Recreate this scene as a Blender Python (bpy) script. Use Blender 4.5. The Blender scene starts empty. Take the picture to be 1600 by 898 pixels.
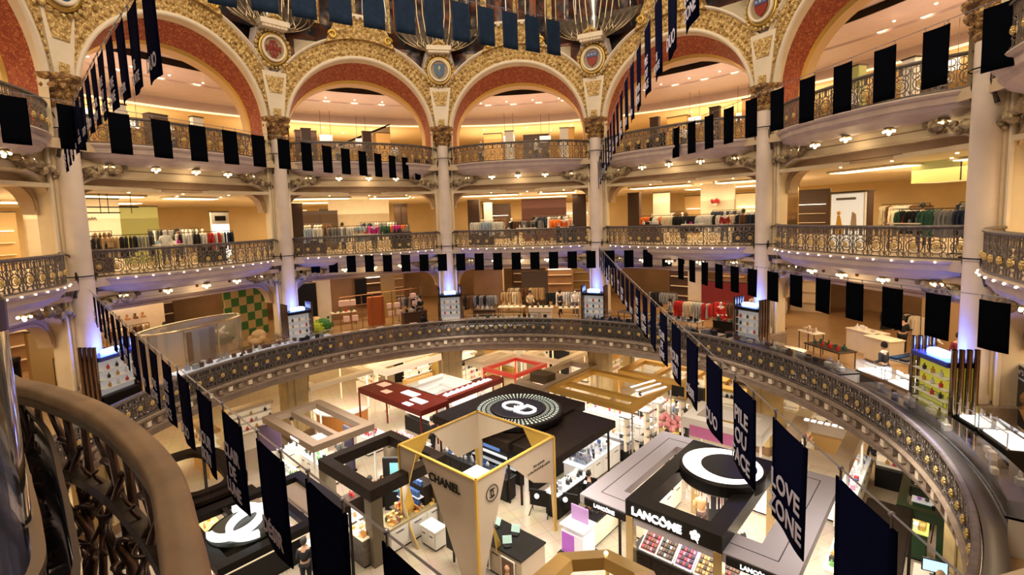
import bpy, math, random
from mathutils import Vector, Matrix
random.seed(7)
SC = bpy.context.scene
COL = SC.collection
R_ = math.radians

# ------------------------------------------------------------------ camera
cam_d = bpy.data.cameras.new('camera')
cam = bpy.data.objects.new('camera', cam_d); COL.objects.link(cam)
FW = Vector((-0.13791, 0.98580, -0.09585)); RT = Vector((0.99023, 0.13525, -0.03384)); UP = Vector((0.02039, 0.09958, 0.99482))
cam.matrix_world = Matrix(((RT.x, UP.x, -FW.x, 3.268), (RT.y, UP.y, -FW.y, -16.136), (RT.z, UP.z, -FW.z, 0.0), (0, 0, 0, 1)))
cam_d.sensor_width = 36.0; cam_d.lens = 17.66
cam_d.shift_x = 10.2 / 1600; cam_d.shift_y = -33.75 / 1600
cam_d.clip_start = 0.05; cam_d.clip_end = 300
SC.camera = cam

# ------------------------------------------------------------------ colour management, world, big lights
SC.view_settings.view_transform = 'Standard'; SC.view_settings.look = 'None'
SC.view_settings.exposure = -0.10; SC.view_settings.gamma = 1.0
SC.view_settings.use_curve_mapping = False
try:
    SC.cycles.use_denoising = True; SC.cycles.max_bounces = 5; SC.cycles.diffuse_bounces = 3; SC.cycles.glossy_bounces = 2
    SC.cycles.transparent_max_bounces = 8; SC.cycles.transmission_bounces = 3; SC.cycles.sample_clamp_indirect = 4.0
    SC.cycles.caustics_reflective = False; SC.cycles.caustics_refractive = False
except Exception: pass
W = bpy.data.worlds.new('world'); SC.world = W; W.use_nodes = True
W.node_tree.nodes['Background'].inputs[0].default_value = (1.0, 0.86, 0.72, 1)
W.node_tree.nodes['Background'].inputs[1].default_value = 0.22

Z0, Z1, Z2, Z3 = -11.6, -6.7, -1.75, 3.3
def P(r, deg, z=0.0):
    a = R_(deg); return Vector((r * math.sin(a), r * math.cos(a), z))
def area(name, loc, power, col, sx, sy=None, rot=(0, 0, 0), spread=None):
    d = bpy.data.lights.new(name, 'AREA'); d.energy = power; d.color = col; d.size = sx
    if sy: d.shape = 'RECTANGLE'; d.size_y = sy
    if spread: d.spread = R_(spread)
    o = bpy.data.objects.new(name, d); o.location = loc; o.rotation_euler = rot; COL.objects.link(o); return o
WARM = (1.0, 0.64, 0.32); WARM3 = (1.0, 0.76, 0.46); WARM2 = (1.0, 0.74, 0.47); WHITE = (1.0, 0.90, 0.76); COOL = (0.82, 0.9, 1.0)
area('dome_fill', (0, 0, 19), 2300, (1.0, .80, .58), 16)  # unseen soft fill added high in the hall to brighten it
area('dome_fill', (0, -9, 13), 2300, (1.0, .78, .52), 7, 7, (R_(48), 0, 0))  # second unseen fill, added and tilted towards the far columns
for b in range(-1, 6):
    a = 36 * (b - 2)
    area('level_three_light', P(18.5, a, 7.2), 330, WARM3, 7, 2.2, (0, 0, R_(-a)))
    area('level_three_light', P(26, a, 6.6), 380, WARM3, 9, 3, (0, 0, R_(-a)))
    area('level_three_cove', P(27, a, 5.4), 420, WARM3, 12, 5, (math.pi, 0, R_(-a)))
    area('level_three_cove', P(19, a, 5.6), 110, (1, .72, .55), 7, 2, (math.pi, 0, R_(-a)))
    area('level_two_light', P(17.5, a, 1.3), 210, WARM3, 7, 1.6, (0, 0, R_(-a)))
    area('level_two_light', P(29, a, 1.2), 330, WARM3, 11, 3, (0, 0, R_(-a)))
    area('level_two_ceiling_fill', P(20, a, .6), 150, WARM3, 10, 4, (math.pi, 0, R_(-a)))  # unseen upward fill added to brighten the second-floor ceiling
    area('level_two_light', P(23, a, 1.3), 330, WARM3, 9, 2, (0, 0, R_(-a)))
    area('level_one_light', P(17.0, a, -2.9), 230, WARM3, 7, 1.6, (0, 0, R_(-a)))
    area('level_one_light', P(22, a, -2.6), 300, WARM, 9, 2, (0, 0, R_(-a)))
    area('ground_light', P(19, a, -7.9), 270, (1.0, .71, .36), 9, 3, (0, 0, R_(-a)))
    area('ground_light', P(26, a, -7.9), 290, (1.0, .71, .36), 10, 3, (0, 0, R_(-a)))

# ------------------------------------------------------------------ materials
MATS = {}
def nodes_of(m):
    m.use_nodes = True; nt = m.node_tree; return nt, nt.nodes, nt.links
def mat(name, col, rough=.5, metal=0.0, var=0.0, vs=3.0, bump=0.0, bs=20.0, emit=0.0, ecol=None, alpha=1.0, coat=0.0, spec=None):
    if name in MATS: return MATS[name]
    m = bpy.data.materials.new(name); nt, N, L = nodes_of(m); b = N['Principled BSDF']
    c4 = (*col, 1)
    b.inputs['Base Color'].default_value = c4; b.inputs['Roughness'].default_value = rough; b.inputs['Metallic'].default_value = metal
    b.inputs['Alpha'].default_value = alpha
    if spec is not None: b.inputs['Specular IOR Level'].default_value = spec
    if coat: b.inputs['Coat Weight'].default_value = coat
    tc = None
    if var > 0:
        tc = N.new('ShaderNodeTexCoord'); n = N.new('ShaderNodeTexNoise'); n.inputs['Scale'].default_value = vs; n.inputs['Detail'].default_value = 5
        L.new(tc.outputs['Object'], n.inputs['Vector'])
        r = N.new('ShaderNodeValToRGB'); r.color_ramp.elements[0].position = .3; r.color_ramp.elements[1].position = .7
        r.color_ramp.elements[0].color = (*[c * (1 - var) for c in col], 1); r.color_ramp.elements[1].color = (*[min(1, c * (1 + var * .6)) for c in col], 1)
        L.new(n.outputs['Fac'], r.inputs['Fac']); L.new(r.outputs['Color'], b.inputs['Base Color'])
    if bump > 0:
        tc = tc or N.new('ShaderNodeTexCoord'); n2 = N.new('ShaderNodeTexNoise'); n2.inputs['Scale'].default_value = bs
        L.new(tc.outputs['Object'], n2.inputs['Vector'])
        bp = N.new('ShaderNodeBump'); bp.inputs['Strength'].default_value = bump; bp.inputs['Distance'].default_value = .05
        L.new(n2.outputs['Fac'], bp.inputs['Height']); L.new(bp.outputs['Normal'], b.inputs['Normal'])
    if emit > 0:
        b.inputs['Emission Color'].default_value = (*(ecol or col), 1); b.inputs['Emission Strength'].default_value = emit
    MATS[name] = m; return m
def ornament(name, stops, scale=5.0, rough=.45, metal=.35, bump=1.0, dist=.09):
    """carved relief: swirling noise drives the bump and the colour of gilding over ground, recess shade painted in"""
    if name in MATS: return MATS[name]
    m = bpy.data.materials.new(name); nt, N, L = nodes_of(m); b = N['Principled BSDF']
    tc = N.new('ShaderNodeTexCoord'); n = N.new('ShaderNodeTexNoise'); n.inputs['Scale'].default_value = scale * .6; n.inputs['Detail'].default_value = 3
    L.new(tc.outputs['Object'], n.inputs['Vector'])
    mx = N.new('ShaderNodeMixRGB'); mx.inputs['Fac'].default_value = .35
    L.new(tc.outputs['Object'], mx.inputs['Color1']); L.new(n.outputs['Color'], mx.inputs['Color2'])
    v = N.new('ShaderNodeTexVoronoi'); v.feature = 'SMOOTH_F1'; v.inputs['Scale'].default_value = scale; L.new(mx.outputs['Color'], v.inputs['Vector'])
    v.inputs['Smoothness'].default_value = .4
    r = N.new('ShaderNodeValToRGB'); e = r.color_ramp.elements
    e[0].position = stops[0][0]; e[0].color = (*stops[0][1], 1); e[1].position = stops[-1][0]; e[1].color = (*stops[-1][1], 1)
    for p, c in stops[1:-1]:
        q = e.new(p); q.color = (*c, 1)
    L.new(v.outputs['Distance'], r.inputs['Fac']); L.new(r.outputs['Color'], b.inputs['Base Color'])
    bp = N.new('ShaderNodeBump'); bp.inputs['Strength'].default_value = bump; bp.inputs['Distance'].default_value = dist; bp.invert = True
    L.new(v.outputs['Distance'], bp.inputs['Height']); L.new(bp.outputs['Normal'], b.inputs['Normal'])
    b.inputs['Roughness'].default_value = rough; b.inputs['Metallic'].default_value = metal
    MATS[name] = m; return m
def emis(name, col, s):
    return mat(name, col, .5, emit=s)
def tiles(name, c1, c2, scale, rough=.25, mortar=.02):
    if name in MATS: return MATS[name]
    m = bpy.data.materials.new(name); nt, N, L = nodes_of(m); b = N['Principled BSDF']
    tc = N.new('ShaderNodeTexCoord'); mp = N.new('ShaderNodeMapping'); mp.inputs['Rotation'].default_value = (0, 0, R_(-34.5)); L.new(tc.outputs['Object'], mp.inputs['Vector'])
    k = N.new('ShaderNodeTexBrick'); k.offset = 0; k.inputs['Scale'].default_value = scale; k.inputs['Brick Width'].default_value = .5; k.inputs['Row Height'].default_value = .5
    k.inputs['Mortar Size'].default_value = mortar; k.inputs['Color1'].default_value = (*c1, 1); k.inputs['Color2'].default_value = (*c2, 1); k.inputs['Mortar'].default_value = (*[c * .6 for c in c1], 1)
    L.new(mp.outputs['Vector'], k.inputs['Vector'])
    n = N.new('ShaderNodeTexNoise'); n.inputs['Scale'].default_value = 1.2; n.inputs['Detail'].default_value = 8; L.new(mp.outputs['Vector'], n.inputs['Vector'])
    mx = N.new('ShaderNodeMixRGB'); mx.blend_type = 'MULTIPLY'; mx.inputs['Fac'].default_value = .35
    L.new(k.outputs['Color'], mx.inputs['Color1']); L.new(n.outputs['Color'], mx.inputs['Color2'])
    L.new(mx.outputs['Color'], b.inputs['Base Color']); b.inputs['Roughness'].default_value = rough
    MATS[name] = m; return m
def checker(name, c1, c2, scale):
    if name in MATS: return MATS[name]
    m = bpy.data.materials.new(name); nt, N, L = nodes_of(m); b = N['Principled BSDF']
    tc = N.new('ShaderNodeTexCoord'); k = N.new('ShaderNodeTexChecker'); k.inputs['Scale'].default_value = scale
    k.inputs['Color1'].default_value = (*c1, 1); k.inputs['Color2'].default_value = (*c2, 1)
    L.new(tc.outputs['Object'], k.inputs['Vector']); L.new(k.outputs['Color'], b.inputs['Base Color']); b.inputs['Roughness'].default_value = .8
    MATS[name] = m; return m
def glass(name, col=(1, 1, 1), tr=.82, rough=.05):
    if name in MATS: return MATS[name]
    m = bpy.data.materials.new(name); nt, N, L = nodes_of(m)
    N.remove(N['Principled BSDF']); out = N['Material Output']
    t = N.new('ShaderNodeBsdfTransparent'); t.inputs[0].default_value = (*col, 1)
    g = N.new('ShaderNodeBsdfGlossy'); g.inputs['Roughness'].default_value = rough; g.inputs['Color'].default_value = (.9, .93, 1, 1)
    mx = N.new('ShaderNodeMixShader'); fr = N.new('ShaderNodeFresnel'); fr.inputs[0].default_value = 1.35
    ad = N.new('ShaderNodeMath'); ad.operation = 'ADD'; ad.inputs[1].default_value = 1 - tr; ad.use_clamp = True
    L.new(fr.outputs[0], ad.inputs[0]); L.new(ad.outputs[0], mx.inputs[0]); L.new(t.outputs[0], mx.inputs[1]); L.new(g.outputs[0], mx.inputs[2]); L.new(mx.outputs[0], out.inputs['Surface'])
    MATS[name] = m; return m

CREAM = mat('cream_plaster', (.80, .66, .45), .55, var=.08, vs=1.5)
CREAM_L = mat('pale_cream_plaster', (.85, .74, .58), .5, var=.07, vs=2)
PINKISH = mat('pale_column_marble', (.80, .68, .60), .35, var=.10, vs=1.3)
TAUPE = mat('taupe_plaster', (.33, .25, .19), .6, var=.2, vs=4, bump=.3)
GILT = ornament('gilded_relief', [(0, (.98, .85, .52)), (.3, (.86, .64, .27)), (.52, (.56, .36, .12)), (.85, (.30, .18, .06))], 9.5, .45, .15, .9, .06)  # dark end of the ramp paints shade into the relief's recesses
GILTC = ornament('cream_and_gold_relief', [(0, (.95, .82, .50)), (.3, (.85, .62, .24)), (.5, (.50, .33, .10)), (.8, (.30, .19, .08))], 9, .45, .2, .8, .06)
REDF = ornament('red_gold_mosaic_frieze', [(0, (.85, .45, .16)), (.22, (.58, .20, .06)), (.4, (.38, .085, .03)), (.8, (.28, .05, .025))], 13, .55, .05, .4, .03)
STONE = mat('gilded_stone', (.50, .36, .16), .45, var=.25, vs=1.2, bump=.2)
GOLDP = mat('polished_gold', (.80, .54, .12), .42, .8)
GOLDD = mat('dull_gold', (.62, .43, .12), .4, .9)
BRONZE = mat('dark_bronze', (.085, .062, .045), .4, .7, var=.3, vs=8)
BRONZE2 = mat('grey_bronze', (.20, .17, .15), .45, .5, var=.3, vs=8)
BRASS = mat('old_brass', (.52, .40, .24), .3, .9, var=.2, vs=5)
BLACK = mat('black_lacquer', (.009, .008, .008), .4, spec=.2)
BLACKW = mat('dark_brown_panel', (.022, .014, .010), .55, var=.25, vs=3, spec=.15)
NAVY = mat('navy_cloth', (.014, .026, .055), .95, var=.25, vs=4, spec=.05)
BLACKC = mat('black_cloth', (.003, .0035, .006), 1.0, spec=0)
DNAVY = mat('midnight_blue_cloth', (.004, .006, .032), 1.0, spec=0.02)
WHITEP = mat('white_lacquer', (.82, .80, .76), .3)
GREYP = mat('lilac_grey_panel', (.40, .37, .42), .5, var=.04, vs=1)
LETTER = emis('lit_white_lettering', (1, .98, .95), 1.4)
PRINT = mat('blue_tinted_print', (.66, .66, .90), .7)  # white lettering with the tint of blue light put into its colour
BULB = emis('warm_bulb', (1, .82, .5), 5)
GLOW = emis('warm_light_panel', (1, .76, .38), 5.0)
GLOWW = emis('white_light_panel', (1, .93, .80), 1.8)
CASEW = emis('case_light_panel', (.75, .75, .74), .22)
BLUEG = emis('blue_lamp_glow', (.10, .22, 1.0), 7)
BLUEW = emis('blue_white_lamp', (.16, .32, 1.0), 16)
CLEAR = glass('clear_glass'); CLEARB = glass('acrylic', (.86, .88, .97), .95, .08)
MARBLE_FLOOR = tiles('beige_marble_tiles', (.52, .435, .335), (.505, .42, .32), .8, .14, .006)
WOODFL = mat('honey_wood_floor', (.48, .28, .11), .3, var=.15, vs=2)
# ------------------------------------------------------------------ mesh builder
class MB:
    def __init__(s): s.v = []; s.f = []; s.mi = []; s.cur = 0; s.mats = []
    def use(s, m):
        if m not in s.mats: s.mats.append(m)
        s.cur = s.mats.index(m); return s
    def add(s, vs, fs):
        o = len(s.v); s.v += [tuple(v) for v in vs]
        for f in fs: s.f.append(tuple(i + o for i in f)); s.mi.append(s.cur)
        return s
    def quad(s, a, b, c, d): return s.add([a, b, c, d], [(0, 1, 2, 3)])
    def box(s, x0, x1, y0, y1, z0, z1, xf=None):
        vs = [(x, y, z) for z in (z0, z1) for y in (y0, y1) for x in (x0, x1)]
        if xf: vs = [xf(v) for v in vs]
        return s.add(vs, [(0, 2, 3, 1), (4, 5, 7, 6), (0, 1, 5, 4), (2, 6, 7, 3), (0, 4, 6, 2), (1, 3, 7, 5)])
    def bbox(s, x0, x1, y0, y1, z0, z1, c=.02):
        """box with chamfered vertical edges and top"""
        pl = [(x0 + c, y0), (x1 - c, y0), (x1, y0 + c), (x1, y1 - c), (x1 - c, y1), (x0 + c, y1), (x0, y1 - c), (x0, y0 + c)]
        cx, cy = (x0 + x1) / 2, (y0 + y1) / 2
        top = [(cx + (x - cx) * (1 - 2 * c / max(1e-6, x1 - x0)), cy + (y - cy) * (1 - 2 * c / max(1e-6, y1 - y0))) for x, y in pl]
        vs = [(x, y, z0) for x, y in pl] + [(x, y, z1 - c) for x, y in pl] + [(x, y, z1) for x, y in top]
        fs = [tuple(range(7, -1, -1)), tuple(range(16, 24))]
        for k in (0, 8):
            for i in range(8): j = (i + 1) % 8; fs.append((k + i, k + j, k + 8 + j, k + 8 + i))
        return s.add(vs, fs)
    def prism(s, poly, z0, z1, xf=None):
        n = len(poly); vs = [(x, y, z0) for x, y in poly] + [(x, y, z1) for x, y in poly]
        if xf: vs = [xf(v) for v in vs]
        return s.add(vs, [tuple(range(n - 1, -1, -1)), tuple(range(n, 2 * n))] + [(i, (i + 1) % n, n + (i + 1) % n, n + i) for i in range(n)])
    def lathe(s, prof, n=16, c=(0, 0), a0=0, a1=360, xf=None):
        full = abs(a1 - a0) >= 360; m = n if full else n + 1; vs = []
        for k in range(m):
            a = R_(a0 + (a1 - a0) * k / n)
            for r, z in prof: vs.append((c[0] + r * math.sin(a), c[1] + r * math.cos(a), z))
        if xf: vs = [xf(v) for v in vs]
        q = len(prof); fs = []
        for k in range(n):
            k2 = (k + 1) % m
            for i in range(q - 1): fs.append((k * q + i, k2 * q + i, k2 * q + i + 1, k * q + i + 1))
        return s.add(vs, fs)
    def tube(s, pts, r, n=6, closed=False, cap=True):
        pts = [Vector(p) for p in pts]; m = len(pts); vs = []; ref = None
        for i, p in enumerate(pts):
            if closed: t = pts[(i + 1) % m] - pts[i - 1]
            else: t = pts[min(i + 1, m - 1)] - pts[max(i - 1, 0)]
            if t.length < 1e-9: t = Vector((0, 0, 1))
            t.normalize()
            if ref is None: ref = Vector((0, 0, 1)) if abs(t.z) < .9 else Vector((1, 0, 0))
            u = t.cross(ref)
            if u.length < 1e-4: u = t.cross(Vector((1, 0, 0)))
            u.normalize(); w = u.cross(t).normalized(); ref = w if not closed else ref
            rr = r[i] if isinstance(r, (list, tuple)) else r
            for k in range(n):
                a = 2 * math.pi * k / n; vs.append(p + u * math.cos(a) * rr + w * math.sin(a) * rr)
        fs = []
        for i in range(m if closed else m - 1):
            j = (i + 1) % m
            for k in range(n): fs.append((i * n + k, i * n + (k + 1) % n, j * n + (k + 1) % n, j * n + k))
        if cap and not closed: fs += [tuple(range(n - 1, -1, -1)), tuple(range((m - 1) * n, m * n))]
        return s.add(vs, fs)
    def ball(s, c, r, n=8, m=5, sz=1.0):
        prof = [(max(1e-4, r * math.sin(math.pi * i / m)), c[2] - r * sz * math.cos(math.pi * i / m)) for i in range(m + 1)]
        return s.lathe(prof, n, (c[0], c[1]))
    def sweep(s, path, prof, closedprof=True):
        """path: [(x,y)], prof: [(offset along left normal, z)]"""
        m = len(path); q = len(prof); vs = []
        for i in range(m):
            a = Vector(path[max(i - 1, 0)]); b = Vector(path[min(i + 1, m - 1)]); t = (b - a).normalized(); nrm = Vector((-t.y, t.x))
            for o, z in prof: vs.append((path[i][0] + nrm.x * o, path[i][1] + nrm.y * o, z))
        fs = []
        for i in range(m - 1):
            for k in range(q if closedprof else q - 1):
                k2 = (k + 1) % q; fs.append((i * q + k, (i + 1) * q + k, (i + 1) * q + k2, i * q + k2))
        if closedprof: fs += [tuple(range(q)), tuple(range(m * q - 1, (m - 1) * q - 1, -1))]
        return s.add(vs, fs)
    def mesh(s, name, mats=None, smooth=False, off=None):
        me = bpy.data.meshes.new(name)
        vs = s.v if off is None else [(x - off[0], y - off[1], z - off[2]) for x, y, z in s.v]
        me.from_pydata(vs, [], s.f)
        for m in (mats or s.mats or [CREAM]): me.materials.append(m)
        me.polygons.foreach_set('material_index', s.mi if (s.mats and not mats) else [0] * len(s.f))
        if smooth: me.polygons.foreach_set('use_smooth', [True] * len(s.f))
        me.update()
        return me
    def build(s, name, m=None, parent=None, smooth=False, loc=None, rotz=None):
        me = s.mesh(name, [m] if m else None, smooth)
        return link(name, me, parent, loc, rotz)
def link(name, data, parent=None, loc=None, rotz=None):
    o = bpy.data.objects.new(name, data); COL.objects.link(o)
    if parent is not None: o.parent = parent
    if loc is not None: o.location = loc
    if rotz is not None: o.rotation_euler = (0, 0, rotz)
    return o
def tag(o, label=None, cat=None, group=None, kind=None):
    if label: o['label'] = label
    if cat: o['category'] = cat
    if group: o['group'] = group
    if kind: o['kind'] = kind
    return o
def thing(name, label, cat, loc=(0, 0, 0), rotz=0.0, group=None):
    o = bpy.data.objects.new(name, None); COL.objects.link(o); o.location = loc; o.rotation_euler = (0, 0, rotz); o.empty_display_size = .2
    return tag(o, label, cat, group)
def struct(name, mb, m=None, smooth=False, loc=None, rotz=None):
    return tag(mb.build(name, m, None, smooth, loc, rotz), kind='structure')
def dup(root, loc=None, rotz=None, label=None, group=None, par=None):
    c = root.copy(); COL.objects.link(c)
    if par is not None: c.parent = par
    if loc is not None: c.location = loc
    if rotz is not None: c.rotation_euler = (root.rotation_euler[0], root.rotation_euler[1], rotz)
    if label: c['label'] = label
    if group: c['group'] = group
    for ch in list(root.children): dup(ch, par=c)
    return c
def text(parent, s, size, loc, rot, m=None, ext=.01, align='CENTER', name='lettering', spacing=1.0, bold=0.0):
    cu = bpy.data.curves.new(name, 'FONT'); cu.body = s; cu.size = size; cu.extrude = ext; cu.align_x = align; cu.align_y = 'CENTER'; cu.space_character = spacing
    cu.offset = bold; cu.resolution_u = 3
    if m: cu.materials.append(m)
    tmp = bpy.data.objects.new('tmp_text', cu); COL.objects.link(tmp); dg = bpy.context.evaluated_depsgraph_get(); dg.update()
    me = bpy.data.meshes.new_from_object(tmp.evaluated_get(dg)); bpy.data.objects.remove(tmp)
    o = link(name, me, parent, loc); o.rotation_euler = rot; return o
ORD = ['first', 'second', 'third', 'fourth', 'fifth', 'sixth', 'seventh', 'eighth', 'ninth', 'tenth', 'eleventh', 'twelfth', 'thirteenth', 'fourteenth', 'fifteenth', 'sixteenth', 'seventeenth', 'eighteenth', 'nineteenth', 'twentieth',
       'twenty-first', 'twenty-second', 'twenty-third', 'twenty-fourth', 'twenty-fifth', 'twenty-sixth']
TH = R_(34.5)
def ST(X, Y, z=Z0):   # the shop floor's own grid
    return Vector((X * math.cos(TH) + Y * math.sin(TH), -X * math.sin(TH) + Y * math.cos(TH), z))
BAYS = {-1: 'far-left half bay', 0: 'first full bay from left', 1: 'second bay from left', 2: 'middle bay', 3: 'fourth bay from left', 4: 'wide right-hand bay', 5: 'half bay at right edge'}
COLN = ['leftmost', 'second', 'third', 'fourth', 'fifth', 'rightmost']
# ------------------------------------------------------------------ floors, ceilings, walls
def annulus(r0, r1, z0, z1, n=120, a0=0, a1=360):
    m = MB(); m.lathe([(r0, z0), (r1, z0), (r1, z1), (r0, z1), (r0, z0)], n, (0, 0), a0, a1); return m
m = MB(); m.lathe([(0.001, Z0), (36, Z0), (36, Z0 - .3), (.001, Z0 - .3)], 96); struct('floor', m, MARBLE_FLOOR)
struct('floor', annulus(12.45, 34, Z1 - .5, Z1), mat('first_floor_parquet', (.40, .25, .12), .3, var=.15, vs=1.5))
struct('floor', annulus(14.6, 34, Z2 - .35, Z2), mat('beige_stone_floor', (.62, .48, .32), .35, var=.08))
struct('floor', annulus(14.6, 38, Z3 - .35, Z3, 120, -132, 132), mat('beige_stone_floor', (.62, .48, .32), .35))
struct('ceiling', annulus(13.4, 34, Z1 - 1.15, Z1 - .9), mat('ground_ceiling_plaster', (.78, .62, .40), .6))
struct('ceiling', annulus(14.9, 34, Z2 - .75, Z2 - .55), mat('honey_ceiling', (.72, .52, .30), .6))
struct('ceiling', annulus(15.05, 34, 1.6, 1.75, 120, -132, 132), CREAM)
# top-floor ceiling: near rose-coloured ring with a dark slot, then a step down to the bright yellow ceiling
ROSE = mat('rose_plaster', (.60, .46, .42), .5, var=.05); YEL = mat('yellow_plaster', (.88, .66, .34), .5)
m = MB(); m.use(ROSE).lathe([(15.8, 8.3), (17.6, 8.3), (17.7, 8.55), (18.0, 8.55), (18.1, 8.2), (20.4, 8.03), (20.45, 8.15), (20.65, 8.15), (20.7, 8.0), (23.6, 7.75), (23.6, 7.15)], 120, (0, 0), -132, 132)
m.use(YEL).lathe([(23.6, 7.15), (24.4, 7.15), (24.4, 7.3), (38, 7.3)], 120, (0, 0), -132, 132); struct('ceiling', m)
m = MB(); m.lathe([(23.45, 7.12), (23.62, 7.12), (23.62, 7.2), (23.45, 7.2), (23.45, 7.12)], 120, (0, 0), -132, 132); struct('trim_1', m, mat('cove_glow', (1, .78, .42), .5, emit=1.6))
m = MB(); m.lathe([(17.65, 8.0), (17.72, 8.0), (17.72, 8.5), (17.65, 8.5), (17.65, 8.0)], 120, (0, 0), -132, 132); struct('trim_2', m, BLACKW)
# outer walls
WARMW = mat('warm_shop_wall', (.78, .58, .30), .6, var=.1, vs=.6)
for nm, r, z0, z1, mm in (('wall_ground', 31, Z0, Z1 - .9, mat('ground_shop_wall', (.80, .62, .36), .6, var=.15, vs=.5)), ('wall_first', 28.5, Z1, Z2 - .6, mat('first_shop_wall', (.46, .30, .16), .6, var=.3, vs=.5)),
                      ('wall_second', 33, Z2, 1.65, WARMW), ('wall_third', 36, Z3, 7.4, WARMW)):
    m = MB(); m.lathe([(r, z0), (r, z1)], 96, (0, 0), -135, 135); struct(nm, m, mm)
m = MB(); m.lathe([(32, Z0), (32, Z1 - .9)], 60, (0, 0), 135, 225); struct('wall_rear', m, WARMW)

# first-floor slab edge: stepped cornice with corbels
m = MB(); m.lathe([(12.45, Z1), (12.12, Z1), (12.08, Z1 - .06), (12.14, Z1 - .16), (12.30, Z1 - .20), (12.30, Z1 - .45), (12.22, Z1 - .5), (12.22, Z1 - .58), (12.42, Z1 - .66), (12.5, Z1 - .95), (12.7, Z1 - 1.02), (13.6, Z1 - 1.02), (13.6, Z1 - .5), (12.45, Z1 - .5)], 160)
struct('trim_3', m, TAUPE)
m = MB(); m.lathe([(12.44, Z1 - .70), (12.47, Z1 - .72), (12.53, Z1 - .92), (12.5, Z1 - .95)], 160); struct('trim_4', m, GOLDD)
m = MB()
for k in range(160):
    a = 360 / 160 * k
    if 140 < a < 220: continue
    def xf(v, a=R_(a)): return (v[0] * math.cos(a) + v[1] * math.sin(a), -v[0] * math.sin(a) + v[1] * math.cos(a), v[2])
    m.use(CREAM_L if k % 2 else TAUPE); m.box(-.09, .09, 12.16, 12.34, Z1 - .42, Z1 - .22, xf)
struct('trim_5', m)

# beams that carry each floor: flat openings with rounded corners between the columns (bay frame: x along the chord, y outwards)
def spandrel(zt, zb, rc, y0, y1, half=4.35, full=4.75, inner=None):
    """wall strip from zt down to zb in the middle, curving down by rc into the columns"""
    m = MB(); n = 10; pts = [(-full, zb - rc), (-half, zb - rc)]
    for i in range(n + 1):
        a = math.pi / 2 * i / n; pts.append((-half + rc - rc * math.cos(a), zb - rc + rc * math.sin(a)))
    pts2 = pts + [(-x, z) for x, z in reversed(pts)]
    vs = []
    for x, z in pts2:
        for y in (y0, y1): vs += [(x, y, z), (x, y, zt)]
    fs = []
    for i in range(len(pts2) - 1):
        a = i * 4; b = a + 4
        fs += [(a, b, b + 1, a + 1), (a + 2, a + 3, b + 3, b + 2), (a, a + 2, b + 2, b), (a + 1, b + 1, b + 3, a + 3)]
    m.add(vs, fs); return m, pts2
def bay_loc(b, z=0): return P(14.27, 36 * (b - 2), z), R_(-36 * (b - 2))
sp = {}
for b in range(-1, 6):
    loc, rz = bay_loc(b)
    for key, zt, zb, rc, mm in (('second', 3.0, 2.05, 1.15, CREAM), ('first', Z2 - .3, -2.9, 1.05, CREAM), ('ground', Z1 - .9, -8.35, .6, STONE)):
        if key not in sp:
            m, pts = spandrel(zt, zb, rc, .35, .75); m.use(mm); m.mats = [mm]
            if key != 'ground':
                # three raised mouldings following the opening
                for off, rr in ((.08, .035), (.34, .02), (.52, .035)):
                    path = [(x * (1 + off / 4.75 * .0), z) for x, z in pts[1:-1]]
                    q = []
                    for i, (x, z) in enumerate(path):
                        a = path[max(i - 1, 0)]; c = path[min(i + 1, len(path) - 1)]; t = Vector((c[0] - a[0], c[1] - a[1])).normalized()
                        q.append((max(-4.7, min(4.7, x - t.y * off)), .34, z + t.x * off))
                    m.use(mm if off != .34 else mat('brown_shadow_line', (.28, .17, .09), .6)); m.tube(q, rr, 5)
                if key == 'first':
                    m.use(mat('dark_red_boss', (.12, .03, .03), .5))
                    for k in range(5): m.ball((-3.2 + 1.6 * k, .33, zb + .27), .07, 6, 4)
            sp[key] = m.mesh('beam')
        tag(link('wall_beam_' + key, sp[key], None, loc, rz), kind='structure')
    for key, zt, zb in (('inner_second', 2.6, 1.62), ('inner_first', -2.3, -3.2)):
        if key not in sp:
            m, pts = spandrel(zt, zb, .95, .75, 1.25, 4.2); mm = mat('shaded_beam_lining', (.52, .36, .22), .55, var=.1); m.use(mm); m.mats = [mm]  # lining coloured darker: the shade under the beam is put into it
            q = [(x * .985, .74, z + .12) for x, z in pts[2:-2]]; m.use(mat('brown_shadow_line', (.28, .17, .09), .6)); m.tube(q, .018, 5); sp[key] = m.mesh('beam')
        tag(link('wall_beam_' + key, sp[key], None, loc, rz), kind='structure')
# ------------------------------------------------------------------ arches of the top floor
def arc_pts(r, n, zc=5.0, lim=4.58, a0=0, a1=180):
    out = []
    for i in range(n + 1):
        a = R_(a0 + (a1 - a0) * i / n); x = -r * math.cos(a); z = zc + r * math.sin(a)
        out.append((max(-lim, min(lim, x)), z))
    return out
def clip_ring(m, r0, r1, y, n=64, zc=5.0, lim=4.58, back=None):
    vs = []
    for i in range(n + 1):
        a = math.pi * i / n; c = abs(math.cos(a)) + 1e-6
        for r in (min(r0, lim / c), min(r1, lim / c)):
            x = -r * math.cos(a); z = zc + r * math.sin(a); vs += [(x, y, z), (x, back if back is not None else y + .1, z)]
    fs = []
    for i in range(n):
        a = i * 4; b = a + 4
        fs += [(a, a + 2, b + 2, b), (a + 1, b + 1, b + 3, a + 3), (a + 2, a + 3, b + 3, b + 2), (a, b, b + 1, a + 1)]
    m.add(vs, fs)
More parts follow.
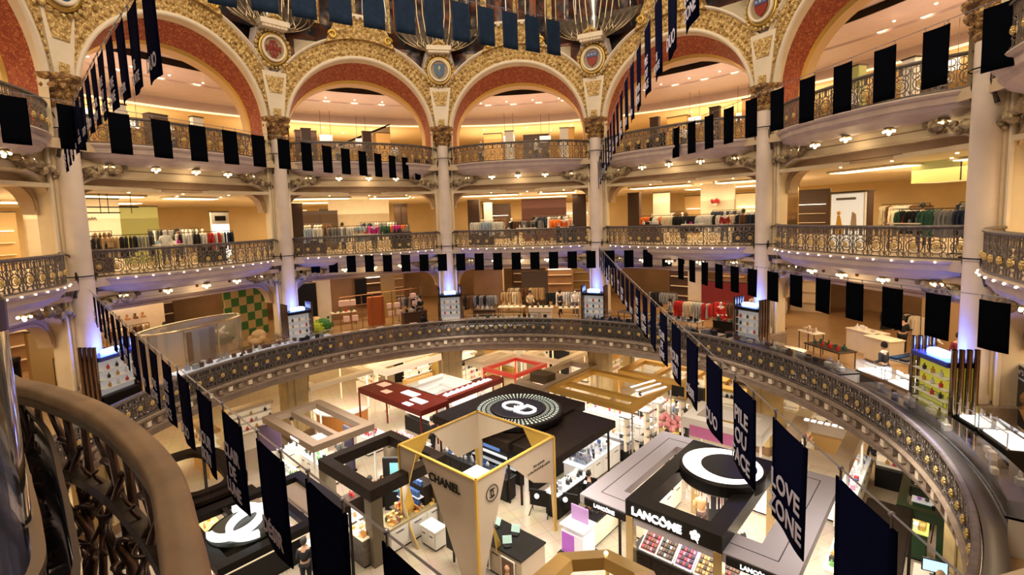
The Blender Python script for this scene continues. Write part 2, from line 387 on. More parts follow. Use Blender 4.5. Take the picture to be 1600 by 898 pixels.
def build_arch(label, b):
    loc, rz = bay_loc(b)
    t = thing('arch', label, 'arch', loc, rz, 'gilded arches of the top floor')
    m = MB(); clip_ring(m, 3.97, 4.14, -.24, back=.2, lim=4.3); m.build('cream_moulding', CREAM_L, t, True)
    m = MB(); clip_ring(m, 4.14, 5.02, -.18, back=.3, lim=4.36)
    # relief bosses on the gilded band
    for i in range(57):
        a = math.pi * (i + .5) / 57
        for r in (4.3, 4.58, 4.86):
            x = -r * math.cos(a)
            if abs(x) < 4.25: m.ball((x, -.19, 5 + r * math.sin(a)), .07 + .02 * ((i * 7 + int(r * 9)) % 3), 6, 4)
    m.build('gilded_band', GILT, t)
    m = MB(); clip_ring(m, 5.02, 5.16, -.30, back=.3, lim=4.45)
    pts = [(x, -.30, z) for x, z in arc_pts(5.1, 48, a0=31, a1=149)]; m.tube(pts, .06, 6)
    m.build('outer_moulding', CREAM_L, t, True)
    # apex cresting: gilded block with scalloped cream shelf
    m = MB(); pl = []
    for i in range(17):
        x = -1.9 + 3.8 * i / 16; pl.append((x, 5 + math.sqrt(5.0 ** 2 - x * x)))
    top = [(1.25, 11.0), (.6, 11.12), (0, 11.16), (-.6, 11.12), (-1.25, 11.0)]
    poly = pl + top; n = len(poly)
    m.add([(x, -.42, z) for x, z in poly] + [(x, .3, z) for x, z in poly], [tuple(range(n)), tuple(range(2 * n - 1, n - 1, -1))] + [(i, n + i, n + (i + 1) % n, (i + 1) % n) for i in range(n)])
    rr = random.Random(3)
    for i in range(90):
        x = rr.uniform(-1.3, 1.3); z = rr.uniform(10.05, 10.9); m.ball((x, -.42, z), rr.uniform(.05, .10), 6, 4)
    m.build('gilded_crest', GILT, t)
    m = MB(); m.prism([(-1.35, -.6), (1.35, -.6), (1.35, .3), (-1.35, .3)], 11.1, 11.22)
    for i in range(8): m.ball((-1.2 + 2.4 * i / 7, -.56, 11.06), .13, 8, 4)
    m.build('crest_shelf', CREAM_L, t)
    for s in (-1, 1):
        m = MB(); m.tube([(s * (1.5 + .22 * math.cos(a) * (1 - a / 14)), -.46, 10.05 + .22 * math.sin(a) * (1 - a / 14)) for a in [k * .5 for k in range(14)]], .07, 6); m.build('scroll', GOLDP, t, True)
    # spandrels beside the arch, up to the foot of the shields
    for s in (-1, 1):
        m = MB(); q = []
        for i in range(15):
            z = 7.35 + (9.9 - 7.35) * i / 14
            xi = math.sqrt(max(0.01, 5.2 ** 2 - (z - 5) ** 2)) if z - 5 < 5.2 else 0
            xi = max(xi, 3.55 + (z - 8.6) * .25 if z > 8.6 else xi)
            q.append((min(xi, 4.6), z))
        vs = []
        for x, z in q: vs += [(s * x, -.12, z), (s * 4.64, -.12, z), (s * x, .3, z), (s * 4.64, .3, z)]
        fs = []
        for i in range(len(q) - 1):
            a = 4 * i; c = a + 4; fs += [(a, c, c + 1, a + 1), (a, a + 2, c + 2, c)]
        fs.append((4 * (len(q) - 1), 4 * (len(q) - 1) + 1, 4 * (len(q) - 1) + 3, 4 * (len(q) - 1) + 2))
        m.add(vs, fs); m.build('spandrel', mat('lilac_white_plaster', (.66, .58, .56), .5, var=.15, vs=3), t)
    # splayed soffit with the red mosaic frieze, then the plain inner ring
    def cone(r0, y0, r1, y1, mm, nm, h0=None, h1=None):
        h0 = h0 or r0; h1 = h1 or r1
        m = MB(); vs = []; n = 48
        for i in range(n + 1):
            a = math.pi * i / n
            vs += [(-r0 * math.cos(a), y0, 5 + h0 * math.sin(a)), (-r1 * math.cos(a), y1, 5 + h1 * math.sin(a))]
        for i in range(n): m.f.append((2 * i, 2 * i + 1, 2 * i + 3, 2 * i + 2)); m.mi.append(0)
        m.v = vs; 
        # straight jambs down to the floor
        for s in (-1, 1):
            o = len(m.v); m.v += [(s * r0, y0, 5), (s * r1, y1, 5), (s * r1, y1, 3.35), (s * r0, y0, 3.35)]; m.f.append((o, o + 1, o + 2, o + 3)); m.mi.append(0)
        m.build(nm, mm, t, True)
    cone(3.98, -.20, 3.97, .12, CREAM, 'inner_cream_edge', 3.98, 3.86); cone(3.97, .12, 3.93, .95, REDF, 'red_frieze', 3.86, 3.12); cone(3.93, .95, 3.92, 1.1, GOLDD, 'gold_fillet', 3.12, 2.98); cone(3.92, 1.1, 3.9, 1.5, mat('ochre_reveal', (.72, .48, .24), .5), 'ochre_reveal', 2.98, 2.85)
    # back wall plate closing above the reveal
    m = MB(); vs = []; n = 40
    for i in range(n + 1):
        a = math.pi * i / n; x = -3.9 * math.cos(a); z = 5 + 2.85 * math.sin(a); vs += [(x, 1.5, z), (x * 1.28, 1.5, 10.2 if 0 < i < n else 5)]
    m.add(vs, [(2 * i, 2 * i + 2, 2 * i + 3, 2 * i + 1) for i in range(n)]); m.build('rear_wall_plate', CREAM, t)
    return t
a0 = build_arch('gilded arch with red mosaic soffit over the top floor, ' + BAYS[-1], -1)
for b in range(0, 6):
    loc, rz = bay_loc(b); dup(a0, loc, rz, 'gilded arch with red mosaic soffit over the top floor, ' + BAYS[b])

# ------------------------------------------------------------------ columns
def make_column(i):
    t = thing('column', 'tall pale marble column with gilded capital, %s column from left' % COLN[i], 'column', P(15, 36 * (i - 2.5), Z1), R_(-36 * (i - 2.5)), 'columns around the hall')
    H = 4.66 - Z1
    m = MB(); m.lathe([(.44, .9), (.44, 1.1), (.37, 1.2), (.365, H * .6), (.345, H)], 20, (0, -.2)); m.build('shaft', PINKISH, t, True)
    m = MB(); m.box(-.52, .52, .05, .75, 0, H); m.box(-.42, .42, -.02, .1, 1, H - .2); m.build('pilaster', CREAM, t)
    for s in (-1, 1):
        m = MB(); m.box(s * .52 - .04, s * .52 + .04, .0, .1, 0, H); m.build('side_bead', CREAM_L, t)
    m = MB(); m.bbox(-.62, .62, -.72, .8, 0, .9, .05); m.build('base', TAUPE, t)
    m = MB(); m.lathe([(.40, H - .25), (.46, H - .1), (.40, H), (.50, H + .25), (.60, H + .55), (.72, H + .75), (.74, H + .85), (.60, H + .86)], 20, (0, -.15))
    for k in range(12):
        a = 2 * math.pi * k / 12; m.ball((.56 * math.sin(a), -.15 + .56 * math.cos(a), H + .45), .13, 6, 4); m.ball((.48 * math.sin(a + .26), -.15 + .48 * math.cos(a + .26), H + .15), .1, 6, 4)
    m.build('capital', ornament('dark_gilded_capital', [(0, (.75, .52, .2)), (.35, (.42, .25, .10)), (.8, (.12, .06, .03))], 7, .45, .4), t)
    # pier strip above the capital with two gilded panels
    m = MB(); m.add([(-.34, -.46, H + .8), (.34, -.46, H + .8), (.62, -.46, H + 3.15), (-.62, -.46, H + 3.15), (-.34, .6, H + .8), (.34, .6, H + .8), (.62, .6, H + 3.15), (-.62, .6, H + 3.15)], [(0, 1, 2, 3), (0, 3, 7, 4), (1, 5, 6, 2), (3, 2, 6, 7), (0, 4, 5, 1)])
    m.build('pier', CREAM_L, t)
    m = MB(); m.box(-.19, .19, -.50, -.45, H + .95, H + 1.3); m.build('gilded_panel', GILT, t)
    m = MB(); m.add([(-.30, -.50, H + 2.1), (.30, -.50, H + 2.1), (.46, -.50, H + 2.9), (-.46, -.50, H + 2.9), (-.30, -.4, H + 2.1), (.30, -.4, H + 2.1), (.48, -.4, H + 3.0), (-.48, -.4, H + 3.0)], [(0, 1, 2, 3), (0, 3, 7, 4), (1, 5, 6, 2)])
    m.build('gilded_panel', GILT, t)
    return t
c0 = make_column(0)
for i in range(1, 6): dup(c0, P(15, 36 * (i - 2.5), Z1), R_(-36 * (i - 2.5)), 'tall pale marble column with gilded capital, %s column from left' % COLN[i])
# ground-floor piers under the columns
def make_pier(i):
    t = thing('stone_pillar', 'square ochre stone pillar under the first-floor gallery, %s from left' % COLN[i], 'pillar', P(15, 36 * (i - 2.5), Z0), R_(-36 * (i - 2.5)), 'ground-floor pillars')
    h = Z1 - .95 - Z0
    m = MB(); m.bbox(-.62, .62, -.5, .7, .35, h, .1); m.bbox(-.22, .22, -.56, -.4, .3, h - .3, .03); m.build('shaft', STONE, t)
    m = MB(); m.bbox(-.72, .72, -.6, .8, 0, .36, .05); m.build('base', mat('brown_marble', (.20, .11, .05), .3, var=.3, vs=3), t)
    m = MB(); vs = [];
    for s in (-1, 1):
        pts = [(s * .62, h - 1.0)] + [(s * (.62 + .6 * (1 - math.cos(a))), h - 1.0 + 1.0 * math.sin(a)) for a in [math.pi / 2 * k / 6 for k in range(7)]]
        pts += [(s * .62, h)]
        m.add([(x, -.45, z) for x, z in pts] + [(x, .6, z) for x, z in pts], [tuple(range(len(pts))), tuple(range(2 * len(pts) - 1, len(pts) - 1, -1))] + [(k, k + 1, len(pts) + k + 1, len(pts) + k) for k in range(len(pts) - 1)])
    m.build('flared_head', STONE, t)
    m = MB(); m.ball((0, -.68, h - .12), .13, 10, 6); m.build('wall_lamp', GLOWW, t, True)
    return t
p0 = make_pier(0)
for i in range(1, 6): dup(p0, P(15, 36 * (i - 2.5), Z0), R_(-36 * (i - 2.5)), 'square ochre stone pillar under the first-floor gallery, %s from left' % COLN[i])

# shields above the columns
SH = {0: ('dark_blue', 'blue oval window in a gilded round frame above leftmost column'), 1: ('red_cross', 'round medallion with red cross above second column from left'), 2: ('blue', 'blue heraldic shield in a gilded medallion above third column'),
      3: ('blue_red', 'small red shield with blue top above fourth column from left'), 4: ('blue_red', 'larger red shield with blue top above fifth column from left'), 5: ('blue', 'gilded medallion above rightmost column')}
SBLUE = mat('shield_blue', (.008, .07, .19), .35); SRED = mat('shield_red', (.27, .03, .015), .4)
for i in range(0, 5):
    a = 36 * (i - 2.5); zc = 8.75 + (.15 if i in (1, 4) else 0); kind, lab = SH[i]
    t = thing('heraldic_medallion', lab, 'medallion', P(14.45, a, zc), R_(-a))
    sc = 1.25 if i == 0 else 1.0
    m = MB(); n = 28
    def ring(m, r0, r1, y0, y1, sx=1.0, sz=1.1):
        vs = []
        for k in range(n):
            q = 2 * math.pi * k / n
            for r, y in ((r0, y0), (r1, y0), (r1, y1), (r0, y1)): vs.append((r * sx * sc * math.cos(q), y, r * sz * sc * math.sin(q)))
        fs = []
        for k in range(n):
            k2 = (k + 1) % n
            for j in range(4): fs.append((4 * k + j, 4 * k2 + j, 4 * k2 + (j + 1) % 4, 4 * k + (j + 1) % 4))
        m.add(vs, fs)
    ring(m, .50, .60, -.16, .1); m.build('inner_rim', CREAM_L, t, True)
    m = MB(); ring(m, .60, .74, -.06, .2); m.build('gilded_rim', GOLDD, t, True)
    m = MB(); pl = [(.52 * sc * math.cos(2 * math.pi * k / n), .57 * sc * math.sin(2 * math.pi * k / n)) for k in range(n)]
    m.add([(x, -.02, z) for x, z in pl], [tuple(range(n))]); m.build('field', mat('medallion_ground', (.34, .26, .17), .5) if i else SBLUE, t)
    if i:
        if kind == 'red_cross':
            m = MB(); m.box(-.06, .06, -.08, -.02, -.36, .36); m.box(-.33, .33, -.08, -.02, -.06, .06)
            for sx in (-1, 1):
                m.box(sx * .33 - .05, sx * .33 + .05, -.08, -.02, -.14, .14)
                for sz in (-1, 1): m.box(sx * .17 - .045, sx * .17 + .045, -.08, -.02, sz * .18 - .1, sz * .18 + .1)
            for sz in (-1, 1): m.box(-.14, .14, -.08, -.02, sz * .36 - .05, sz * .36 + .05)
            m.build('cross', SRED, t)
        else:
            m = MB(); pl = [(-.30, .34), (0, .38), (.30, .34), (.30, -.02), (.22, -.22), (0, -.42), (-.22, -.22), (-.30, -.02)]
            k = len(pl); m.add([(x, -.10, z) for x, z in pl] + [(x, -.0, z) for x, z in pl], [tuple(range(k))] + [(j, j + k, (j + 1) % k + k, (j + 1) % k) for j in range(k)])
            m.build('shield', SBLUE if kind == 'blue' else SRED, t)
            m = MB()
            if kind == 'blue': m.ball((0, -.11, .1), .09, 8, 5); m.box(-.02, .02, -.13, -.1, -.05, .25); m.build('emblem', mat('pale_gold_emblem', (.6, .6, .35), .4), t)
            else:
                m.box(-.30, .30, -.13, -.09, .1, .36); m.build('chief', mat('chief_blue', (.08, .12, .32), .4), t)
                m = MB(); [m.ball((x, -.13, .22), .06, 6, 4) for x in (-.18, 0, .18)]; m.build('charge', mat('silver_charge', (.55, .58, .7), .4), t)
    # hood over the shield: cream pedestal with dentils and a gilded finial
    m = MB(); m.box(-.72, .72, -.5, .35, 1.05, 1.3); m.box(-.62, .62, -.42, .35, .92, 1.05)
    for k in range(6): m.box(-.55 + k * .2, -.45 + k * .2, -.5, -.4, .9, 1.0)
    m.build('hood', CREAM_L, t)
    m = MB(); m.add([(-.5, -.45, 1.3), (.5, -.45, 1.3), (0, -.45, 1.75), (-.5, 0, 1.3), (.5, 0, 1.3), (0, 0, 1.75)], [(0, 1, 2), (3, 5, 4), (0, 2, 5, 3), (1, 4, 5, 2)])
    for k in range(7): m.ball((-.3 + .1 * k, -.47, 1.4 + .12 * (3 - abs(k - 3)) / 3), .09, 6, 4)
    m.build('finial', GILT, t)
    m = MB()
    rr = random.Random(i)
    for k in range(26):
        q = 2 * math.pi * k / 26; m.ball((.84 * sc * math.cos(q), .02, .92 * sc * math.sin(q)), rr.uniform(.07, .13), 6, 4)
    m.build('leaf_wreath', GILT, t)

# ------------------------------------------------------------------ dark gallery with brass pipes behind the arch crests
DOME = ornament('dome_gallery_mosaic', [(0, (.34, .24, .13)), (.25, (.12, .09, .08)), (.42, (.05, .045, .055)), (.7, (.16, .05, .02)), (.9, (.05, .09, .10))], 1.6, .35, .5, 1.0, .2)
m = MB(); m.lathe([(16.1, 8.3), (16.1, 10.4), (16.7, 11.5), (17.2, 16.5)], 90, (0, 0), -132, 132); struct('wall_dome', m, DOME)
PIPE = mat('pale_brass_pipe', (.60, .48, .32), .28, .85)
def bracket(b):
    """basket of bronze rods that fans out above each column"""
    a = 36 * (b - 2.5)
    t = thing('bronze_rod_basket', 'basket of curved bronze rods on the dome gallery above %s column' % COLN[b], 'metalwork', P(14.9, a, 10.0), R_(-a), 'rod baskets around the dome')
    m = MB()
    for k in range(15):
        s = -1 + 2 * k / 14; pts = []
        for j in range(9):
            q = j / 8; x = s * (.25 + 2.3 * math.sin(q * math.pi / 2)); z = -.1 + (1.5 + .25 * (1 - abs(s))) * (1 - math.cos(q * math.pi / 2)) ; y = -.15 - .35 * math.sin(q * math.pi) + .25 * q
            pts.append((x, y, z))
        m.tube(pts, .032, 5)
    m.build('rod', BRASS, t, True)
    m = MB(); m.add([(x, y, z) for (x, y, z) in [(-.3, .1, -.1), (.3, .1, -.1), (1.6, .3, .45), (2.6, .45, 1.5), (-2.6, .45, 1.5), (-1.6, .3, .45)]], [(0, 1, 2, 3, 4, 5)]); m.build('basket_back', BRONZE, t)
    for s in (-1, 1):
        for q in range(3):
            m = MB(); x = s * (.42 + q * .34)
            m.tube([(x, -.35, .55 + .1 * q), (x + s * .12, -.5, .2), (x - s * .05, -.45, .0), (x - s * .22, -.3, .15), (x - s * .1, -.2, .8), (x + s * .05, -.1, 2.0), (x + s * .1, 0, 6.0)], .05, 6); m.build('pipe', PIPE, t, True)
    m = MB(); m.lathe([(.22, .3), (.30, .4), (.2, .6), (.26, 1.1), (.16, 1.3), (.3, 2.2), (.2, 2.6), (.22, 6)], 12); m.build('lantern_stem', mat('chrome_white', (.6, .6, .62), .2, .8), t, True)
    return t
bk = bracket(0)
for b in range(1, 6): dup(bk, P(14.9, 36 * (b - 2.5), 10.0), R_(-36 * (b - 2.5)), 'basket of curved bronze rods on the dome gallery above %s column' % COLN[b])
for b in range(0, 5):
    loc, rz = bay_loc(b)
    t = thing('pipe_row', 'row of upright brass and mosaic pipes on the dome gallery, ' + BAYS[b], 'metalwork', loc, rz, 'pipe rows around the dome')
    rr = random.Random(b)
    for k in range(13):
        x = -3.6 + .6 * k; m = MB(); m.tube([(x, 1.2, 10.6), (x + rr.uniform(-.1, .1), 1.0, 12), (x, 1.2, 13.5), (x, 1.5, 16)], rr.uniform(.03, .07), 6)
        m.build('pipe', [PIPE, BRASS, mat('rust_red_pipe', (.36, .09, .03), .4, .3), mat('chrome_white', (.6, .6, .62), .2, .8)][rr.choice([0, 0, 1, 2, 3])], t, True)
    for k in range(7):
        x = -3.0 + k; m = MB(); m.box(x - .16, x + .16, 1.15, 1.4, 11.1, 15.8); m.build('mosaic_post', GILTC if k % 2 else DOME, t)

# ------------------------------------------------------------------ balustrades
def motif(m, w, h, r=.014, n=5):
    """one repeat of the wrought-iron screen, centred on x=0, from z=0 to h, in the xz plane"""
    def arc(cx, cz, rad, a0, a1, k=8, rr=r): m.tube([(cx + rad * math.cos(R_(a0 + (a1 - a0) * i / k)), 0, cz + rad * math.sin(R_(a0 + (a1 - a0) * i / k))) for i in range(k + 1)], rr, n, cap=False)
    m.box(-w / 2 - .012, -w / 2 + .012, -.02, .02, 0, h)
    arc(0, h * .36, w * .40, 0, 360, 14, r * 1.3)
    arc(0, h * .36, w * .24, 0, 360, 10)
    for s in (-1, 1):
        arc(s * w * .25, h * .82, w * .20, 0, 360, 9); arc(s * w * .26, h * .60, w * .16, -60, 240, 7); arc(s * w * .30, h * .10, w * .15, -20, 260, 7)
        m.box(s * w * .25 - .01, s * w * .25 + .01, -.012, .012, 0, h)
    m.box(-w / 2, w / 2, -.012, .012, h * .70, h * .72)
    m.box(-w * .1, w * .1, -.01, .01, h * .7, h)
def place_on(path, step):
    """points every `step` along a polyline: (x, y, angle)"""
    seg = []; L = 0
    for a, c in zip(path, path[1:]): d = math.hypot(c[0] - a[0], c[1] - a[1]); seg.append((L, d, a, c)); L += d
    n = max(1, round(L / step)); out = []
    for k in range(n):
        s = (k + .5) * L / n
        for l0, d, a, c in seg:
            if l0 <= s <= l0 + d + 1e-9:
                q = (s - l0) / d; out.append((a[0] + (c[0] - a[0]) * q, a[1] + (c[1] - a[1]) * q, math.atan2(c[1] - a[1], c[0] - a[0]))); break
    return out, L / n
def rosette_mesh(r):
    m = MB(); m.ball((0, -.03, 0), r * .45, 8, 5)
    for k in range(7):
        q = 2 * math.pi * k / 7; m.ball((r * .62 * math.cos(q), -.02, r * .62 * math.sin(q)), r * .36, 6, 4)
    return m.mesh('rosette', [mat('rosette_gold', (.68, .50, .20), .35, .6)], True)
ROS = rosette_mesh(.105)
m = MB(); m.ball((0, 0, 0), .032, 8, 5); BULBM = m.mesh('light_bulb', [BULB], True)
EDGE = []
for i in range(33):
    s = -1 + 2 * i / 32; EDGE.append((4.12 * s, -1.0 + 1.15 * abs(s) ** 3.2))
def screen(t, path, h, step, mroz=True, iron=BRONZE2, roz=.36):
    pos, w = place_on(path, step); mm = MB(); motif(mm, w, h)
    M = MB()
    for x, y, a in pos:
        ca, sa = math.cos(a), math.sin(a); M.add([(x + v[0] * ca - v[1] * sa, y + v[0] * sa + v[1] * ca, v[2] + .06) for v in mm.v], mm.f)
    M.sweep(path, [(-.03, .02), (.03, .02), (.03, .07), (-.03, .07)]); M.sweep(path, [(-.02, h + .02), (.02, h + .02), (.02, h + .06), (-.02, h + .06)])
    M.build('iron_screen', iron, t)
    R = MB(); R.sweep(path, [(-.06, h + .06), (.06, h + .06), (.07, h + .10), (.04, h + .14), (-.04, h + .14), (-.07, h + .10)]); R.build('handrail', iron, t, False)
    for x, y, a in pos:
        o = link('rosette', ROS, t, (x + math.sin(a) * .03, y - math.cos(a) * .03, .06 + h * roz), a)
    return pos
def balcony(level, z, label):
    t = thing('balcony', label, 'balcony', (0, 0, 0), 0, 'balconies of the %s floor' % level)
    out = [(x, y) for x, y in EDGE]
    # cornice: profile across the edge (positive = outwards from the hall)
    prof = [(.9, 0), (-.06, 0), (-.09, -.05), (-.04, -.12), (.03, -.16), (.06, -.34), (.12, -.38), (.2, -.5), (.42, -.6), (.6, -.72), (.9, -.75)]
    m = MB(); q = []
    m.sweep(out, prof)
    m.build('cornice', mat('rose_grey_cornice', (.58, .46, .40), .55, var=.12, vs=3), t)
    # deck between the cornice and the chord
    m = MB(); vs = []
    for x, y in out: vs += [(x, y + .8 if y < -.4 else y + .4, -.02), (x, 1.0, -.02), (x, y + .8 if y < -.4 else y + .4, -.6), (x, 1.0, -.6)]
    fs = []
    for i in range(len(out) - 1): a = 4 * i; c = a + 4; fs += [(a, c, c + 1, a + 1), (a + 2, a + 3, c + 3, c + 2)]
    m.add(vs, fs); m.build('deck', CREAM, t)
    pos = screen(t, out, .92, .56)
    if level == 'second':
      for i, (x, y, a) in enumerate(pos): link('light_bulb', BULBM, t, (x + math.sin(a) * .12, y - math.cos(a) * .12, -.07), 0)
    # scroll ends and leafy relief under both ends
    for s in (-1, 1):
        m = MB()
        rr = random.Random(5)
        for k in range(26):
            u = rr.uniform(2.6, 4.3); m.ball((s * u, .3 - .35 * rr.random(), -.75 - rr.random() * .22 - (u - 2.6) * .22), rr.uniform(.08, .16), 6, 4)
        m.build('leaf_relief', ornament('stone_leaf_relief', [(0, (.72, .58, .38)), (.4, (.42, .32, .18)), (.8, (.16, .11, .06))], 6, .6, .15), t)
        m = MB(); m.tube([(s * 4.1, .1, 1.0), (s * 4.25, -.08, .9), (s * 4.3, -.2, .5), (s * 4.2, -.25, 0), (s * 4.15, -.2, -.4), (s * 4.2, -.12, -.62)], [.03, .04, .05, .06, .05, .07], 6); m.build('scroll_end', BRONZE, t, True)
    return t
# cluster lamps under the balconies
def lamp(name='cluster_lamp'):
    t = thing(name, 'x', 'lamp', (0, 0, 0), 0, None)
    m = MB(); m.lathe([(.02, 0), (.16, -.02), (.13, -.07), (.05, -.1)], 12); m.build('ceiling_rose', BRASS, t, True)
    for k in range(4):
        q = math.pi / 2 * k + .4; r = .15 if k else .15
        m = MB(); m.ball((r * math.cos(q), r * math.sin(q), -.12), .05, 8, 5); m.build('bulb', BULB, t, True)
    m = MB(); m.ball((0, 0, -.2), .06, 8, 5); m.build('bulb', BULB, t, True)
    return t
lamp0 = lamp(); first_lamp = True
for lev, z, nm in (('second', Z2, 'second-floor'), ('third', Z3, 'top-floor')):
    base = None
    for b in range(-1, 6):
        loc, rz = bay_loc(b, z); lab = 'ornate bronze balcony with lights, %s, %s' % (nm, BAYS[b])
        if base is None: base = balcony(lev, z, lab); base.location = loc; base.rotation_euler = (0, 0, rz)
        else: dup(base, loc, rz, lab)
        for k, u in enumerate((-3.1, -1.6, 0, 1.6, 3.1)):
            y = -.35 + .5 * (abs(u) / 3.1) ** 2
            ca, sa = math.cos(rz), math.sin(rz); wl = (loc[0] + u * ca - y * sa, loc[1] + u * sa + y * ca, z - .73)
            lb = 'cluster lamp under the %s balcony, %s, %s from left' % (nm, BAYS[b], ORD[k])
            if first_lamp: lamp0.location = wl; lamp0.rotation_euler = (0, 0, rz); lamp0['label'] = lb; lamp0['group'] = 'cluster lamps under the balconies'; first_lamp = False
            else: dup(lamp0, wl, rz, lb, 'cluster lamps under the balconies')
        pl = bpy.data.lights.new('soffit_lamp_light', 'POINT'); pl.energy = 14; pl.color = WARM3; pl.shadow_soft_size = .3
        ol = bpy.data.objects.new('soffit_lamp_light', pl); ol.location = (loc[0] * .985, loc[1] * .985, z - 1.15); COL.objects.link(ol)

# first-floor ring balustrade, one object per tenth of the circle
def ring_path(r, a0, a1, n): return [(r * math.sin(R_(a0 + (a1 - a0) * i / n)), r * math.cos(R_(a0 + (a1 - a0) * i / n))) for i in range(n + 1)]
rb = None
RN = {-4: 'behind the stone handrail', -3: 'beside the near-left text banners', -2: 'below the leftmost column', -1: 'between first and second columns', 0: 'at the far middle', 1: 'between third and fourth columns', 2: 'below the fourth column', 3: 'at right under the black banners', 4: 'at the lower right corner'}
for k in range(-4, 5):
    lab = 'curved iron gallery balustrade with gold rosettes on first floor, ' + RN[k]
    if rb is None:
        rb = thing('gallery_balustrade', lab, 'balustrade', (0, 0, Z1), R_(-36 * k), 'first-floor gallery balustrade')
        screen(rb, ring_path(12.2, -18, 18, 36), .80, .55, iron=BRONZE2, roz=.42)
        m = MB(); m.lathe([(12.26, .02), (12.29, .02), (12.29, .82), (12.26, .82), (12.26, .02)], 30, (0, 0), -18, 18); m.build('smoked_glass', glass('smoked_glass', (.62, .56, .55), .9, .15), rb, True)
        m = MB(); m.lathe([(12.3, .84), (12.62, .80), (12.62, .74), (12.3, .76), (12.3, .84)], 30, (0, 0), -18, 18); m.build('grey_shelf', mat('steel_grey_shelf', (.10, .09, .09), .35, .3), rb, True)
    else: dup(rb, (0, 0, Z1), R_(-36 * k), lab)
# ------------------------------------------------------------------ banners on their cables
def flag_mesh(w, h, seed):
    rr = random.Random(seed); m = MB(); nx, nz = 8, 6; vs = []; ph = rr.uniform(0, 6); am = rr.uniform(.006, .02)
    for side in (0, 1):
        for j in range(nz + 1):
            for i in range(nx + 1):
                x = -w / 2 + w * i / nx; z = -h * j / nz; y = am * math.sin(5 * i / nx + ph) * (j / nz) + (.006 if side else -.006)
                vs.append((x, y, z - .012 * math.sin(math.pi * i / nx) * (1 if j == 0 else 0)))
    N_ = (nx + 1) * (nz + 1); fs = []
    for j in range(nz):
        for i in range(nx):
            a = j * (nx + 1) + i; fs.append((a, a + 1, a + nx + 2, a + nx + 1)); fs.append((N_ + a, N_ + a + nx + 1, N_ + a + nx + 2, N_ + a + 1))
    for j in range(nz):
        for i in (0, nx):
            a = j * (nx + 1) + i; fs.append((a, a + nx + 1, N_ + a + nx + 1, N_ + a))
    for i in range(nx):
        a = nz * (nx + 1) + i; fs.append((a, a + 1, N_ + a + 1, N_ + a))
    m.add(vs, fs); return m
def string(key, A, B, sag, first, step, n, w, h, mm, labf, group, cat='banner', texts=None, cable_label='', text_size=.26):
    A = Vector(A); B = Vector(B); L = (B - A).length; d = (B - A).normalized(); ang = math.atan2(d.y, d.x)
    def at(s): q = s / L; return A + (B - A) * q + Vector((0, 0, -sag * 4 * q * (1 - q)))
    m = MB(); cm = mat('steel_cable', (.30, .30, .36), .35, .7)
    m.tube([at(L * i / 40) for i in range(41)], .010, 4)
    c = m.build('banner_cable', cm); tag(c, cable_label, 'cable', 'banner cables')
    meshes = [flag_mesh(w, h, q).mesh('cloth', [mm], True) for q in range(3)]
    clip = MB(); clip.tube([(0, 0, -.01), (0, 0, .08)], .010, 5); clip.ball((0, 0, .088), .022, 8, 5); clipm = clip.mesh('clip', [cm])
    for k in range(n):
        s = first + k * step; p = at(s)
        t = thing('text_banner' if texts else 'banner', labf(k, n), cat, p - Vector((0, 0, .09)), ang, group)
        link('cloth', meshes[k % 3], t); link('clip', clipm, t, (-w * .42, 0, 0)); link('clip', clipm, t, (w * .42, 0, 0))
        if texts:
            tx = texts[k % len(texts)] if k < len(texts) else texts[-1]
            if tx:
                # lettering near the foot of the cloth, read towards the near end of the cable
                flip = True
                lines = tx.split('\n'); mx = max(len(q) for q in lines); sz = min(text_size * 1.1, w * 1.45 / max(3, mx))
                text(t, tx, sz, (0, .034 if flip else -.034, -h + .10 + sz * .45 * len(lines)), (R_(90), 0, R_(180) if flip else 0), PRINT, .002, bold=.006)
    return at
C1, C2 = BLACKC, NAVY
def lab_plain(what):
    return lambda k, n: 'plain black banner, %s from the near end of the %s' % (ORD[k], what)
# upper strings of plain black banners
string('UL', (-11.25, -5.9, 3.62), (-5.0, 16.2, 3.75), 0.06, 1.2, 1.235, 17, .60, 1.22, BLACKC, lab_plain('upper left cable'), 'upper left plain banners', cable_label='thin steel cable carrying plain black banners across the left upper balconies')
string('UR', (13.5, -4.8, 4.55), (5.9, 17.2, 4.1), .03, 2.0, 1.385, 16, .66, 1.45, BLACKC, lab_plain('upper right cable'), 'upper right plain banners', cable_label='thin steel cable carrying plain black banners across the right upper balconies')
# lower strings
string('LC', (-12.6, 9.45, -1.62), (13.0, 11.9, -1.9), .04, .75, 1.002, 25, .50, .93, BLACKC, lambda k, n: 'small black banner, %s from left on the cable across the far first floor' % ORD[k], 'low cross banners', cable_label='thin cable across the far bays below the second-floor balconies')
string('LR', (11.4, -6.6, -1.78), (7.9, 8.3, -2.05), .03, 1.1, 1.13, 13, .56, .96, BLACKC, lab_plain('lower right cable'), 'lower right plain banners', cable_label='thin cable of black banners dropping across the right first floor')
# top navy string
string('TN', (-8.2, -3.8, 7.75), (3.6, 7.1, 8.4), .04, 2.2, 1.13, 12, .74, 1.42, NAVY, lambda k, n: 'navy cloth banner, %s from left on the top cable before the dome' % ORD[k], 'top navy banners', cable_label='thin cable of navy banners across the dome opening')
